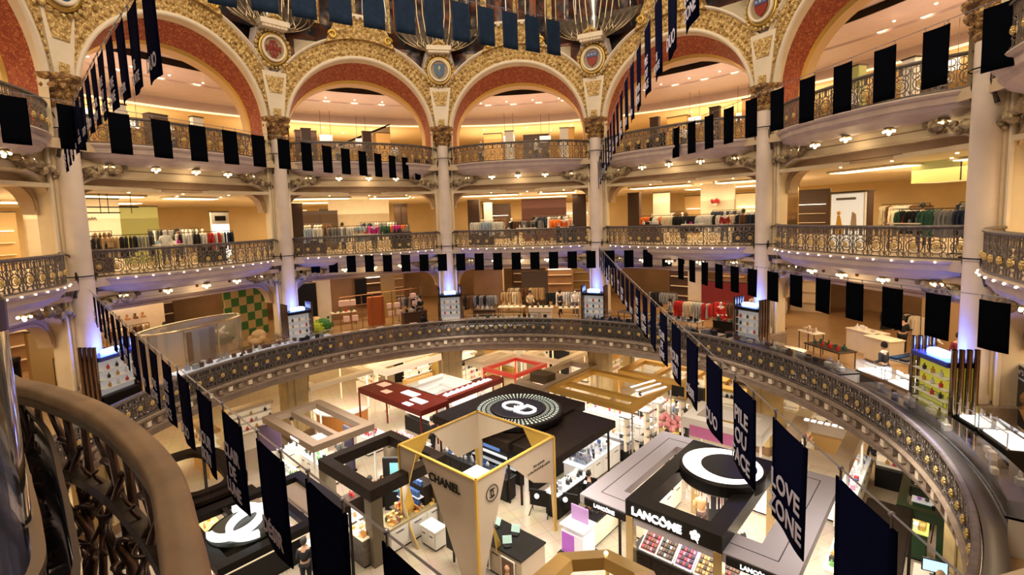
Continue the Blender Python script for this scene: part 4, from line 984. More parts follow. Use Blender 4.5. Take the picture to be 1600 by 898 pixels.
# ------------------------------------------------------------------ first floor
W1 = {0: 'first floor, first full bay', 1: 'first floor, second bay', 2: 'first floor, middle bay', 3: 'first floor, fourth bay', 4: 'first floor, right bay'}
TILEG = checker('green_and_tan_squares', (.03, .12, .02), (.40, .28, .11), 2.0)
WOODW = mat('brown_panelling', (.30, .17, .08), .45, var=.2, vs=1)
for b, u, v, w, d, h, m_, nm, lb, ct in (
    (0, -4.0, 5.0, 1.0, .3, 2.6, mat('tan_shelving', (.45, .30, .12), .5), 'wall_shelving', 'tan wall shelving with boxes, first floor left', 'shelves'),
    (0, 1.0, 9.0, 4.6, .3, 3.0, CREAM_L, 'shoe_wall', 'white lit wall lined with shoes, first floor left', 'wall unit'),
    (0, 5.8, 5.0, 2.8, .2, 3.2, TILEG, 'chequered_wall', 'green and tan chequered foliage wall, first floor left of second column', 'feature wall'),
    (1, -3.2, 5.4, 1.4, .3, 2.9, BLACK, 'doorway_block', 'black doorway block right of the second column, first floor', 'doorway'),
    (1, -1.9, 6.4, .9, .2, 3.1, CREAM_L, 'backlit_board', 'pale lit panel with leaf stem, first floor, second bay', 'panel'),
    (1, -.2, 6.8, 2.4, .2, 3.2, WOODW, 'wood_panelling', 'brown wood panelling behind the mesh shelves, first floor, second bay', 'panelling'),
    (1, .6, 6.4, .8, .1, 1.9, BLACK, 'photo_panel', 'black photo panel with pale figure, first floor, second bay', 'poster'),
    (1, 2.4, 6.0, 1.0, .2, 3.0, mat('gold_brown_panel', (.36, .24, .08), .4), 'wood_panelling', 'golden brown panel, first floor, second bay', 'panelling'),
    (2, -3.2, 6.2, 2.2, .2, 3.2, WOODW, 'wood_panelling', 'brown panelling with black framed mirror, first floor by third column', 'panelling'),
    (2, .2, 7.2, 2.0, .4, 2.6, mat('dark_shelving', (.10, .07, .05), .4), 'wall_shelving', 'dark wall shelving with lit shelves, first floor, middle bay', 'shelves'),
    (3, -1.5, 6.6, 1.0, .3, 3.2, CREAM_L, 'partition', 'cream pier at the back, first floor, fourth bay', 'partition'),
    (3, .8, 6.4, 3.6, .4, 2.3, mat('dark_red_units', (.22, .02, .02), .4), 'shelf_unit', 'dark red shelf units, first floor, fourth bay', 'shelf unit'),
    (4, -2.2, 7.6, 2.6, .2, 3.2, mat('honey_wall', (.62, .42, .20), .5), 'partition', 'honey coloured wall behind the service desk, first floor right', 'partition'),
    (4, 3.0, 10.5, 5.0, .2, 1.0, mat('dark_wall_band', (.10, .03, .015), .5), 'wall_band', 'dark wooden band high on the back wall, first floor right', 'panelling')):
    panel(b, Z1, u, v, w, d, h, m_, nm, lb, ct, z0=1.9 if nm == 'wall_band' else (.9 if nm == 'photo_panel' else 0))
rr = random.Random(21)
rack(-4.3, -2.6, 3.4, 0, Z1, ['cream', 'brown', 'grey'], W1[0], rr); rack(-4.4, -2.0, 2.8, 2, Z1, ['brown', 'black', 'grey'], W1[2], rr)
rack(-1.9, -.6, 4.2, 2, Z1, ['camel', 'cream'], W1[2], rr); rack(1.2, 4.0, 3.8, 2, Z1, ['black', 'white', 'silver', 'white'], W1[2], rr)
rack(-1.0, 1.2, 2.6, 3, Z1, ['red', 'cream', 'silver', 'red'], W1[3], rr); rack(1.0, 2.2, 3.4, 3, Z1, ['red', 'brown'], W1[3], rr); rack(.0, 1.6, 6.4, 4, Z1, ['white', 'green'], W1[4], rr)
mannequin('mannequin in white coat beside the fourth column, first floor', bayW(2, Z1)[0](3.2, 3.0), 0, (.8, .75, .65), (.1, .1, .1), 'mannequins on the first floor')
mannequin('mannequin in bright red dress, first floor, fourth bay', bayW(3, Z1)[0](1.7, 2.3), 0, (.6, .02, .02), (.6, .02, .02), 'mannequins on the first floor')
mannequin('mannequin in white blouse by the service desk, first floor right', bayW(4, Z1)[0](-.6, 4.6), 0, (.8, .78, .72), (.03, .03, .04), 'mannequins on the first floor')
mannequin('mannequin in green skirt, first floor right', bayW(4, Z1)[0](1.6, 5.6), 0, (.5, .5, .3), (.12, .35, .05), 'mannequins on the first floor')
def table(b, u, v, w, d, h, m_, label, z=Z1, name='display_table', legs=True, rot=0, cat='table'):
    f, rz = bayW(b, z); t = thing(name, label, cat, f(u, v), rz + R_(rot))
    m = MB(); m.bbox(-w / 2, w / 2, -d / 2, d / 2, h - .05, h, .015); m.build('table_top', m_, t)
    if legs:
        for sx in (-1, 1):
            for sy in (-1, 1): m = MB(); m.tube([(sx * (w / 2 - .06), sy * (d / 2 - .06), 0), (sx * (w / 2 - .06), sy * (d / 2 - .06), h - .05)], .022, 6); m.build('leg', BRONZE, t)
    else: m = MB(); m.bbox(-w / 2 + .03, w / 2 - .03, -d / 2 + .03, d / 2 - .03, 0, h - .05, .02); m.build('body', m_, t)
    return t
def boxes_on(b, u, v, w, d, h, n, names, where, z=Z1, seed=0, kind=None):
    f, rz = bayW(b, z); rr = random.Random(seed); nx = max(1, int(math.sqrt(n * w / d))); ny = math.ceil(n / nx); k = 0
    for j in range(ny):
        for i in range(nx):
            if k >= n: return
            k += 1; cn = names[rr.randrange(len(names))]; c = GC.get(cn, (.5, .5, .5)); s = rr.uniform(.10, .17)
            m = MB(); m.bbox(-s / 2, s / 2, -s * .35, s * .35, 0, rr.uniform(.08, .2), .012)
            if rr.random() < .5: m.lathe([(s * .2, 0), (s * .2, .2), (s * .1, .24), (.001, .25)], 8)
            o = m.build('boxed_product', mat('garment_' + cn.replace(' ', '_'), c, .9), None, False, f(u - w / 2 + w * (i + .5) / nx, v - d / 2 + d * (j + .5) / ny, h), rz + rr.uniform(-.3, .3))
            tag(o, 'small %s product on the %s' % (cn, where), 'product', 'products on the ' + where)
table(4, -3.0, 4.0, 1.6, .8, 1.0, CREAM_L, 'cream service desk, taller part, first floor right', legs=False, name='service_desk', cat='desk')
table(4, -1.7, 3.5, 1.3, .8, 1.0, CREAM_L, 'cream service desk, lower front part, first floor right', legs=False, name='service_desk', cat='desk')
boxes_on(4, -3.0, 4.0, 1.2, .5, 1.0, 4, ['silver', 'white'], 'cream service desk')
table(4, -1.9, 1.0, 1.9, .9, .75, BRONZE, 'low dark metal table near the balustrade, first floor right')
boxes_on(4, -1.9, 1.0, 1.6, .6, .75, 8, ['dark green', 'red', 'black'], 'low dark metal table', seed=2)
t = table(4, 1.6, 2.2, 2.7, 1.3, .85, mat('dark_metal_shelf', (.05, .045, .04), .4), 'large curved-top dark display table, first floor right', rot=8)
for k in range(7):
    m = MB(); m.box(-1.25 + k * .36, -1.0 + k * .36, -.6, .6, .85, .93); o = m.build('folded_garment_stack', [NAVY, BLACK, mat('garment_grey', GC['grey'], .9)][k % 3], None, False, bayW(4, Z1)[0](1.6, 2.2), bayW(4, Z1)[1] + R_(8))
    tag(o, '%s pile of folded clothes on the large dark table' % ORD[k], 'clothes', 'folded piles on the large dark table')
table(4, 4.3, 5.0, .9, .6, .9, CREAM_L, 'small cream stand with bust, first floor right', legs=False)
table(2, -1.0, 2.4, 1.8, .8, .8, CREAM_L, 'cream display table, left of two, first floor middle'); table(2, 1.0, 1.6, 1.6, .8, .9, CREAM_L, 'cream display table, right of two, first floor middle', legs=False)
boxes_on(2, -1.0, 2.4, 1.6, .6, .8, 8, ['cream', 'camel', 'white'], 'left cream table', seed=5); boxes_on(2, 1.0, 1.6, 1.4, .6, .9, 8, ['dark green', 'cream', 'brown'], 'right cream table', seed=6)
table(3, -2.6, .6, 1.9, .8, .95, mat('steel_top', (.4, .4, .42), .25, .8), 'steel-topped table by the fourth column, first floor'); table(3, .2, .2, 2.6, .8, .95, mat('steel_top', (.4, .4, .42), .25, .8), 'long steel-topped table, first floor, fourth bay')
boxes_on(3, .2, .2, 2.4, .6, .95, 14, ['black', 'silver', 'dark navy', 'grey'], 'long steel-topped table', seed=8)
# glass pavilion (oval shop) on the left
f, rz = bayW(0, Z1); t = thing('oval_glass_shop', 'oval glass-fronted shop stand with brass rim, first floor left', 'shop stand', f(1.0, 2.6), rz + R_(6))
def oval(a, b_, z, n=32, a0=0, a1=360): return [(a * math.cos(R_(a0 + (a1 - a0) * k / n)), b_ * math.sin(R_(a0 + (a1 - a0) * k / n)), z) for k in range(n + (a1 - a0 < 360))]
m = MB(); m.tube(oval(2.7, 1.1, 1.95), .05, 6, closed=True); m.tube(oval(2.55, .98, 1.98), .02, 5, closed=True); m.build('rim', mat('pale_brass', (.68, .6, .45), .25, .8), t)
m = MB(); p = oval(2.68, 1.08, 0)
for k in range(32): a, c = p[k], p[(k + 1) % 32]; m.quad((a[0], a[1], .05), (c[0], c[1], .05), (c[0], c[1], 1.93), (a[0], a[1], 1.93))
m.build('glass_wall', glass('shop_glass', (.86, .84, .80), .55, .35), t, True)
m = MB(); m.box(-1.1, .4, -1.02, -.96, .1, 1.8); m.build('brown_panel', mat('taupe_door', (.22, .15, .10), .4), t)
for x in (-2.5, -1.2, .5, 2.2, 2.55): m = MB(); m.tube([(x, -1.1 * math.sqrt(max(0, 1 - (x / 2.7) ** 2)), 0), (x, -1.1 * math.sqrt(max(0, 1 - (x / 2.7) ** 2)), 1.95)], .035, 6); m.build('mullion', mat('pale_brass', (.68, .6, .45), .25, .8), t)
t = thing('potted_orchid', 'white orchid with dark leaves inside the oval glass shop', 'plant', f(2.3, 2.2), rz); m = MB(); m.lathe([(.12, 0), (.18, .5)], 10); m.build('pot', WHITEP, t)
m = MB(); [m.ball((.3 * math.cos(k * 1.3), .2 * math.sin(k), .75 + .08 * (k % 3)), .16, 6, 4) for k in range(8)]; m.build('leaves', mat('leaf_dark', (.02, .09, .02), .6), t); m = MB(); [m.ball((.2 * math.cos(k * 1.7), .15 * math.sin(k), 1.15 + .1 * (k % 4)), .11, 6, 4) for k in range(8)]; m.build('blossom', WHITEP, t)
panel(0, Z1, .3, 8.3, 3.2, .2, .25, GLOWW, 'light_strip', 'glowing strip above the shoe wall, first floor left', 'light', z0=2.7)
rs = random.Random(4)
for j in range(2):
    for k in range(9):
        m = MB(); m.bbox(-.09, .09, -.12, .12, 0, .12, .02); m.box(-.05, .05, .02, .1, .1, .3); o = m.build('boot', mat(['boot_tan', 'boot_brown'][k % 2], [(.45, .25, .1), (.15, .07, .03)][k % 2], .5), None, False, f(-1.2 + .4 * k, 8.6, 1.0 + .75 * j), rz)
        tag(o, '%s boot on the %s shelf of the shoe wall' % (['tan', 'brown'][k % 2], ['lower', 'upper'][j]), 'boot', 'boots on the shoe wall')
# plants and armchairs next to the second column
for k, (u, v, c, nm) in enumerate(((-3.9, 2.2, (.03, .14, .02), 'dark green'), (-3.2, 1.8, (.33, .42, .02), 'lime green'), (-2.6, 2.6, (.03, .14, .02), 'bushy dark green'))):
    t = thing('hedge_ball', '%s clipped plant beside the second column, first floor' % nm, 'plant', bayW(1, Z1)[0](u, v), 0); m = MB(); m.ball((0, 0, .5), .5, 12, 8); rr = random.Random(k)
    for q in range(60): m.ball((rr.gauss(0, .27), rr.gauss(0, .27), .5 + rr.gauss(0, .22)), .1, 5, 3)
    m.build('foliage', mat('leaf_' + nm.split()[0], c, .8), t); m = MB(); m.lathe([(.3, 0), (.34, .25)], 12); m.build('planter', mat('tan_planter', (.45, .3, .15), .6), t)
for k, (b, u, v) in enumerate(((1, -3.0, 3.6), (1, -4.2, 3.4), (0, 4.2, 2.2))):
    t = thing('pumpkin_armchair', 'rounded tan %s beside the second column, first floor' % ['armchair in front of the black doorway', 'armchair against the column', 'armchair by the chequered wall'][k], 'armchair', bayW(b, Z1)[0](u, v), 0)
    m = MB(); m.ball((0, -.05, .34), .42, 12, 8, .55); m.build('seat', mat('tan_leather', (.62, .42, .22), .5), t); m = MB(); m.ball((0, .25, .6), .40, 12, 8, .85); m.ball((-.34, .05, .45), .2, 8, 6); m.ball((.34, .05, .45), .2, 8, 6); m.build('backrest', mat('tan_leather', (.62, .42, .22), .5), t); m = MB(); m.lathe([(.22, 0), (.2, .18)], 10); m.build('base', BRONZE, t)
# copper mesh shelving with pale panels
f, rz = bayW(1, Z1); t = thing('mesh_shelving', 'copper framed mesh shelving with pink lit compartments, first floor, second bay', 'shelving', f(1.1, 2.7), rz)
CU = mat('copper_frame', (.42, .20, .10), .3, .8); PK = mat('pink_gold_box', (.72, .44, .32), .4, emit=.18)
m = MB()
for k in range(9): m.tube([(-2.6 + .65 * k, .15 * math.cos(k), 0), (-2.6 + .65 * k, .15 * math.cos(k), 2.0 + .05 * k)], .03, 5)
for z in (.5, 1.0, 1.5, 2.1): m.tube([(-2.6, .15, z), (2.6, .0, z + .15)], .02, 5)
m.build('frame', CU, t)
m = MB(); m.bbox(-.9, .15, .0, .3, .1, 1.95, .02); m.build('orange_panel', mat('rust_panel', (.42, .10, .02), .5), t)
rr = random.Random(9)
for k in range(16):
    x = rr.uniform(-2.5, 2.5)
    if -1 < x < .3: continue
    z = rr.choice((.55, 1.05, 1.55)); m = MB(); m.bbox(x - .18, x + .18, .05, .3, z, z + .35, .02); m.build('lit_compartment', PK, t)
for k in range(9):
    w = MB(); w.bbox(-.22, .22, -.2, .2, 0, .72, .02); a = -44 + 4.1 * k
    o = w.build('pink_display_cube', mat('pale_pink_cube', (.74, .55, .50), .4), None, False, P(13.35, a, Z1), R_(-a)); tag(o, 'pale pink display cube behind the balustrade, %s from left' % ORD[k], 'display cube', 'pink display cubes')
t = thing('bronze_figure', 'dark seated bronze statuette among the pink cubes, first floor', 'statuette', P(13.6, -25, Z1)); m = MB(); m.lathe([(.25, 0), (.22, .5), (.26, .55)], 10); m.build('plinth', BRONZE, t); m = MB(); m.ball((0, 0, .8), .2, 8, 6, 1.4); m.ball((0, 0, 1.12), .1, 8, 6); m.tube([(.1, 0, .9), (.3, -.1, .7)], .05, 5); m.build('figure', BLACK, t)
# service counters along the balustrade
def ring_counter(a0, a1, label, top, glassy=True, h=.72):
    m = MB(); t = thing('ring_counter', label, 'counter', (0, 0, Z1)); n = max(6, int((a1 - a0) / 2))
    m.lathe([(12.75, 0), (13.5, 0), (13.5, h), (12.75, h), (12.75, 0)], n, (0, 0), a0, a1)
    for a in (a0, a1):
        q = [(r * math.sin(R_(a)), r * math.cos(R_(a)), z) for r, z in ((12.75, 0), (13.5, 0), (13.5, h), (12.75, h))]; m.quad(*q)
    m.build('cabinet', BLACKW if not glassy else WHITEP, t)
    m = MB(); m.lathe([(12.7, h), (13.55, h), (13.55, h + .05), (12.7, h + .05), (12.7, h)], n, (0, 0), a0, a1); m.build('worktop', top, t)
    if glassy:
        m = MB(); m.lathe([(12.72, h + .05), (12.72, h + .38), (13.1, h + .38)], n, (0, 0), a0, a1); m.build('glass_guard', CLEAR, t)
    return t
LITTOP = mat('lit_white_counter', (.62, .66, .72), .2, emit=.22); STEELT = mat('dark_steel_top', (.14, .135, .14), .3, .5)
ring_counter(-82, -56, 'white lit curved counter along the left gallery railing', mat('bright_gallery_top', (.75, .8, .88), .2, emit=.45)); ring_counter(-55, -48, 'short white counter by the second column, first floor', LITTOP)
ring_counter(-14, 8, 'cream curved counter along the far middle gallery railing', mat('cream_counter_top', (.6, .5, .36), .3)); ring_counter(16, 50, 'dark curved jewellery counter along the right gallery railing', STEELT)
ring_counter(52, 78, 'grey curved counter along the right gallery railing', STEELT); ring_counter(82, 118, 'glass jewellery counter with bright cases at the right edge', mat('glass_grey_top', (.14, .14, .16), .15, .3))
rr = random.Random(33)
for (a0, a1, n, names, where) in ((-80, -50, 26, ['black', 'silver', 'white', 'brown'], 'left gallery counter'), (-12, 7, 14, ['cream', 'white', 'dark green', 'black'], 'far middle gallery counter'), (17, 49, 34, ['black', 'silver', 'cream', 'dark navy'], 'right jewellery counter'), (53, 77, 22, ['black', 'silver', 'brown', 'white'], 'grey gallery counter'), (84, 112, 16, ['silver', 'white', 'black'], 'right edge glass counter')):
    for k in range(n):
        a = a0 + (a1 - a0) * (k + .5) / n; cn = rr.choice(names); m = MB(); s = rr.uniform(.12, .24); m.bbox(-s / 2, s / 2, -s * .4, s * .4, 0, rr.uniform(.06, .22), .015)
        if rr.random() < .4: m.lathe([(s * .25, .0), (s * .25, .2), (s * .12, .3), (.001, .32)], 8)
        o = m.build('tray_item', mat('garment_' + cn.replace(' ', '_'), GC[cn], .9), None, False, P(rr.uniform(12.9, 13.3), a, Z1 + .77), R_(-a)); tag(o, 'small %s display item on the %s' % (cn, where), 'display item', 'items on the ' + where)
# glass cases along the right inner edge, poster at far right
for k in range(5):
    a = 78 + 5.5 * k; t = thing('glass_case', 'upright glass jewellery case at the right gallery, %s from the far end' % ORD[k], 'glass case', P(14.0, a, Z1), R_(-a), 'right-hand glass cases')
    m = MB(); m.bbox(-.6, .6, -.2, .2, 0, .7, .02); m.build('cabinet', BLACK, t); m = MB(); m.box(-.58, .58, -.18, .18, .7, 1.1); m.build('glass', CLEAR, t); m = MB(); m.box(-.56, .56, -.1, .16, .7, .76); m.build('lit_tray', GLOWW, t)
    m = MB(); [m.tube([(x, y, .7), (x, y, 1.12)], .012, 4) for x in (-.59, .59) for y in (-.19, .19)]; m.tube([(-.59, -.19, 1.11), (.59, -.19, 1.11)], .014, 4); m.build('frame', mat('chrome', (.6, .6, .6), .2, 1), t)
t = thing('perfume_poster', 'black framed advertising poster reading No 5 at the right edge', 'poster', P(15.55, 93.5, Z1 + .3), R_(-106))
m = MB(); m.bbox(-.62, .62, -.05, .05, 0, 1.85, .02); m.build('frame', mat('poster_frame', (.75, .75, .72), .3), t); m = MB(); m.box(-.54, .54, -.065, -.05, .08, 1.77); m.build('print', mat('poster_dark', (.03, .03, .03), .4), t)
text(t, 'N°5', .2, (-.3, -.075, 1.6), (R_(90), 0, 0), PRINT, .003); text(t, 'CHANEL', .08, (-.25, -.075, 1.42), (R_(90), 0, 0), PRINT, .003)
m = MB(); m.ball((.25, -.08, .95), .17, 10, 7, 1.2); m.lathe([(.05, .35), (.2, .75)], 10, (.25, -.1)); m.build('figure', mat('poster_skin', (.55, .3, .12), .6), t)
m = MB(); m.ball((.3, -.06, 1.02), .24, 10, 7); m.build('figure_hair', mat('poster_hair', (.2, .1, .03), .6), t)
person('person in dark suit seen from behind beside the right gallery counter', P(14.6, 77, Z1), R_(-150), (.015, .015, .02), (.015, .015, .02)); person('person in black standing at the back of the right first floor', bayW(4, Z1)[0](5.1, 6.5), R_(150), (.02, .02, .025), (.02, .02, .02), 'walking')
person('person in dark clothes behind the oval glass shop, first floor left', bayW(0, Z1)[0](1.4, 5.6), R_(180), (.02, .02, .03), (.02, .02, .03))
person('person in a yellow top with long dark hair beside left shelving, first floor', bayW(0, Z1)[0](-3.0, 2.2), R_(160), (.65, .42, .12), (.06, .05, .05))
# left half bay of the first floor
f, rz = bayW(-1, Z1); t = thing('shop_cabinet', 'dark framed cabinet with lit back left of the leftmost column, first floor', 'cabinet', f(3.4, 2.2), rz)
m = MB(); m.bbox(-1.1, 1.1, -.1, .3, 0, .6, .03); m.build('body', BLACKW, t); m = MB(); m.box(-1.1, 1.1, .2, .3, .6, 2.1); m.build('back_panel', mat('peach_back', (.62, .48, .38), .5, emit=.1), t); m = MB(); m.bbox(-1.15, 1.15, -.15, .32, 2.1, 2.25, .02); m.build('top', BLACKW, t)
for s in (-1, 1): m = MB(); m.box(s * 1.12 - .04, s * 1.12 + .04, -.1, .3, 0, 2.1); m.build('post', BLACKW, t)
m = MB(); m.box(-.8, .3, -.06, .0, 2.02, 2.08); m.build('strip_light', GLOWW, t)
rack(-1, 1.5, 5.0, -1, Z1, ['black', 'red'], 'first floor, far-left half bay', rr)
panel(-1, Z1, 3.0, 4.8, 1.8, .5, 2.6, BLACK, 'dark_block', 'black cupboard block behind the lit cabinet, first floor far left', 'cupboard')
# ------------------------------------------------------------------ ground floor (built on the shop grid)
def kiosk(name, label, X0, X1, Y0, Y1, ztop, dep, bw, m_, post=None, pw=.04, bars=(), cat='kiosk', solid=False, posts=True, group=None, postin=.0):
    cx, cy = (X0 + X1) / 2, (Y0 + Y1) / 2; a, c = (X1 - X0) / 2, (Y1 - Y0) / 2
    t = thing(name, label, cat, ST(cx, cy), -TH, group); zt = ztop - Z0; zb = zt - dep; m = MB()
    if solid: m.bbox(-a, a, -c, c, zb, zt, .02)
    else:
        for (x0, x1, y0, y1) in ((-a, a, -c, -c + bw), (-a, a, c - bw, c), (-a, -a + bw, -c + bw, c - bw), (a - bw, a, -c + bw, c - bw)): m.box(x0, x1, y0, y1, zb, zt)
        for kind, q, w in bars:
            if kind == 'x': m.box(-a + bw, a - bw, q - cy - w / 2, q - cy + w / 2, zb, zt - .02)
            else: m.box(q - cx - w / 2, q - cx + w / 2, -c + bw, c - bw, zb, zt - .02)
    m.build('canopy', m_, t)
    if not solid:
        m = MB()
        for (x0, x1, y0, y1) in ((-a + .12, a - .12, -c + .1, -c + bw - .1), (-a + .12, a - .12, c - bw + .1, c - .1), (-a + .1, -a + bw - .1, -c + bw, c - bw), (a - bw + .1, a - .1, -c + bw, c - bw)):
            if x1 > x0 and y1 > y0: m.box(x0, x1, y0, y1, zb - .02, zb - .005)
        m.build('underside_light', GLOWW, t)
    if posts:
        for sx in (-1, 1):
            for sy in (-1, 1):
                q = MB(); x, y = sx * (a - pw - postin), sy * (c - pw - postin); q.bbox(x - pw, x + pw, y - pw, y + pw, 0, zb, .01); q.build('post', post or m_, t)
    l = area('canopy_light', ST(cx, cy, ztop - dep - .12), 15 * (X1 - X0) * (Y1 - Y0) ** .8, WHITE, max(.5, X1 - X0 - .4), max(.5, Y1 - Y0 - .4), (0, 0, -TH)); return t
def counter(label, X0, X1, Y0, Y1, h, m_, top=None, name='display_counter', cat='counter', drawers=0, side='-y', plinth=True, group=None, z=Z0):
    cx, cy = (X0 + X1) / 2, (Y0 + Y1) / 2; a, c = (X1 - X0) / 2, (Y1 - Y0) / 2; t = thing(name, label, cat, ST(cx, cy, z), -TH, group)
    m = MB(); m.bbox(-a, a, -c, c, .08, h - .05, .02); m.build('body', m_, t)
    m = MB(); m.bbox(-a + .04, a - .04, -c + .04, c - .04, 0, .09, .01); m.build('plinth', BLACK, t)
    m = MB(); m.bbox(-a - .03, a + .03, -c - .03, c + .03, h - .05, h, .012); m.build('worktop', top or m_, t)
    for k in range(drawers):
        m = MB()
        if side == '-y': w = 2 * a / drawers; m.bbox(-a + w * k + .03, -a + w * (k + 1) - .03, -c - .02, -c, .2, h - .15, .008)
        else: w = 2 * c / drawers; m.bbox(a, a + .02, -c + w * k + .03, -c + w * (k + 1) - .03, .2, h - .15, .008)
        d = m.build('drawer', m_, t); m = MB(); (m.box(-a + w * (k + .3), -a + w * (k + .7), -c - .04, -c - .02, h - .25, h - .23) if side == '-y' else m.box(a + .02, a + .04, -c + w * (k + .3), -c + w * (k + .7), h - .25, h - .23)); m.build('handle', BLACK, d)
    return t
_pm = {}
def prod_mesh(kind, cn, col):
    k = (kind, cn)
    if k in _pm: return _pm[k]
    m = MB()
    if kind == 'bottle': m.bbox(-.05, .05, -.03, .03, 0, .10, .012); m.lathe([(.018, .10), (.018, .15), (.001, .155)], 8)
    elif kind == 'box': m.bbox(-.06, .06, -.045, .045, 0, .14, .006)
    elif kind == 'palette': m.bbox(-.10, .10, -.07, .07, 0, .02, .006); m.box(-.10, .10, .05, .07, .02, .13)
    else: m.lathe([(.045, 0), (.05, .05), (.05, .08), (.0, .085)], 10)
    _pm[k] = m.mesh('p', [mat('pack_' + cn.replace(' ', '_'), col, .3)], kind == 'x'); return _pm[k]
PC = {'white': (.85, .83, .8), 'black': (.02, .02, .02), 'gold': (.65, .42, .12), 'pink': (.75, .3, .42), 'red': (.6, .04, .05), 'blue': (.04, .10, .30), 'purple': (.35, .1, .55), 'silver': (.55, .56, .6), 'amber': (.6, .3, .08), 'brown': (.2, .09, .04), 'green': (.15, .4, .12)}
def products(X0, X1, Y0, Y1, h, nx, ny, cols, kinds, where, seed=1, z=Z0, jit=.02):
    rr = random.Random(seed)
    for j in range(ny):
        for i in range(nx):
            if rr.random() < .22: continue
            cn = rr.choice(cols); kd = rr.choice(kinds)
            o = link({'bottle': 'perfume_bottle', 'box': 'product_box', 'palette': 'makeup_palette', 'jar': 'cream_jar'}[kd], prod_mesh(kd, cn, PC[cn]), None, ST(X0 + (X1 - X0) * (i + .5) / nx + rr.uniform(-jit, jit), Y0 + (Y1 - Y0) * (j + .5) / ny + rr.uniform(-jit, jit), z + h), -TH + rr.uniform(-.3, .3))
            o.scale = (1.25, 1.25, 1.25)
            tag(o, 'small %s %s on the %s' % (cn, {'bottle': 'bottle', 'box': 'box', 'palette': 'make-up palette', 'jar': 'jar'}[kd], where), {'bottle': 'bottle', 'box': 'box', 'palette': 'palette', 'jar': 'jar'}[kd], 'products on the ' + where)

# --- cream and gold pavilion in the middle foreground
PAV0, PAV1, PY0, PY1, PH = -2.85, 1.1, -1.4, 2.6, 3.6
t = thing('perfume_pavilion', 'tall cream and gold pavilion of cut-out panels reading CHANEL', 'pavilion', ST(PAV0, PY0), -TH)
PB = mat('pavilion_beige', (.56, .46, .35), .3, var=.05, vs=1); S_ = PAV1 - PAV0
FACES = {'front_left': (lambda s, y: (s * S_, y), 0), 'front_right': (lambda s, y: (S_ - y, s * S_), 1), 'back_right': (lambda s, y: (S_ - s * S_, S_ - y), 2), 'back_left': (lambda s, y: (y, S_ - s * S_), 3)}
def cut_panel(face, poly, nm='panel', outside=PB, inside=GOLDP):
    f, _ = FACES[face]; n = len(poly); m = MB()
    a = [(*f(s, 0.0), PH * (1 - v)) for s, v in poly]; b = [(*f(s, .05), PH * (1 - v)) for s, v in poly]
    m.use(outside).add(a, [tuple(range(n))]); m.use(inside).add(b, [tuple(range(n - 1, -1, -1))]); m.use(GOLDP).add(a + b, [(i, (i + 1) % n, n + (i + 1) % n, n + i) for i in range(n)])
    m.build(nm, None, t)
cut_panel('front_left', [(0, 0), (.25, .0), (.04, .58), (.10, .80), (.22, 1.0), (.14, 1.0), (.0, .72)])
cut_panel('front_left', [(.33, 0), (1, 0), (1, 1), (.80, 1), (.62, .58)])
cut_panel('front_right', [(0, 0), (.37, -.02), (.15, .62), (.02, 1.0), (0, 1.0)])
cut_panel('front_right', [(.37, 0), (1, 0), (1, 1), (.985, 1), (.95, .46), (.70, .34)])
cut_panel('front_right', [(.17, .45), (.20, .55), (.36, 1), (.24, 1)], 'gold_blade', GOLDP, GOLDP)
cut_panel('back_right', [(0, 0), (.36, 0), (.23, .22)], 'gold_corner', GOLDP, GOLDP); cut_panel('back_right', [(.42, 0), (1, 0), (1, 1), (.97, 1), (.93, .30)], 'panel', PB, PB)
cut_panel('back_left', [(0, 0), (.62, 0), (.30, .42), (0, .42)], 'panel', PB, PB); cut_panel('back_left', [(.64, 0), (1, 0), (1, .5), (.86, .32)], 'gold_corner', GOLDP, GOLDP); cut_panel('back_left', [(0, .42), (.06, .42), (.02, 1), (0, 1)], 'leg_panel', PB, GOLDP)
cut_panel('back_left', [(.93, .4), (1, .4), (1, 1), (.8, 1)], 'gold_leg', GOLDP, GOLDP)
m = MB()
for (x0, x1, y0, y1) in ((0, S_, -.03, .07), (0, S_, S_ - .07, S_ + .03), (-.03, .07, 0, S_), (S_ - .07, S_ + .03, 0, S_)): m.box(x0, x1, y0, y1, PH, PH + .05)
m.build('gold_top_rim', GOLDP, t)
for x, y in ((0, 0), (S_, 0), (S_, S_), (0, S_)):
    m = MB(); m.box(x - .04, x + .04, y - .04, y + .04, 0, PH); m.build('corner_post', GOLDP, t)
text(t, 'CHANEL', .40, (S_ * .62, -.03, PH * .845), (R_(90), 0, 0), BLACK, .015, bold=.004)
rq = random.Random(8); m = MB()
for y0, y1, zz in ((.70, .86, .81), (.62, .92, .765)):
    y = S_ * y0
    while y < S_ * y1: w = rq.uniform(.03, .07); m.box(S_ + .012, S_ + .022, y, y + w, PH * zz, PH * zz + rq.uniform(.05, .08)); y += w + .045
m.build('small_print_lines', BLACK, t)
m = MB(); ey, ez = S_ * .17, PH * .82
m.tube([(S_ + .03, ey + .26 * math.cos(q), ez + .26 * math.sin(q)) for q in [2 * math.pi * k / 24 for k in range(24)]], .014, 5, closed=True)
for s in (-1, 1): m.tube([(S_ + .03, ey + s * .045 - .11 * math.cos(R_(q)) * s, ez + .13 * math.sin(R_(q))) for q in range(-125, 126, 25)], .016, 5)
m.build('round_emblem', BLACK, t)
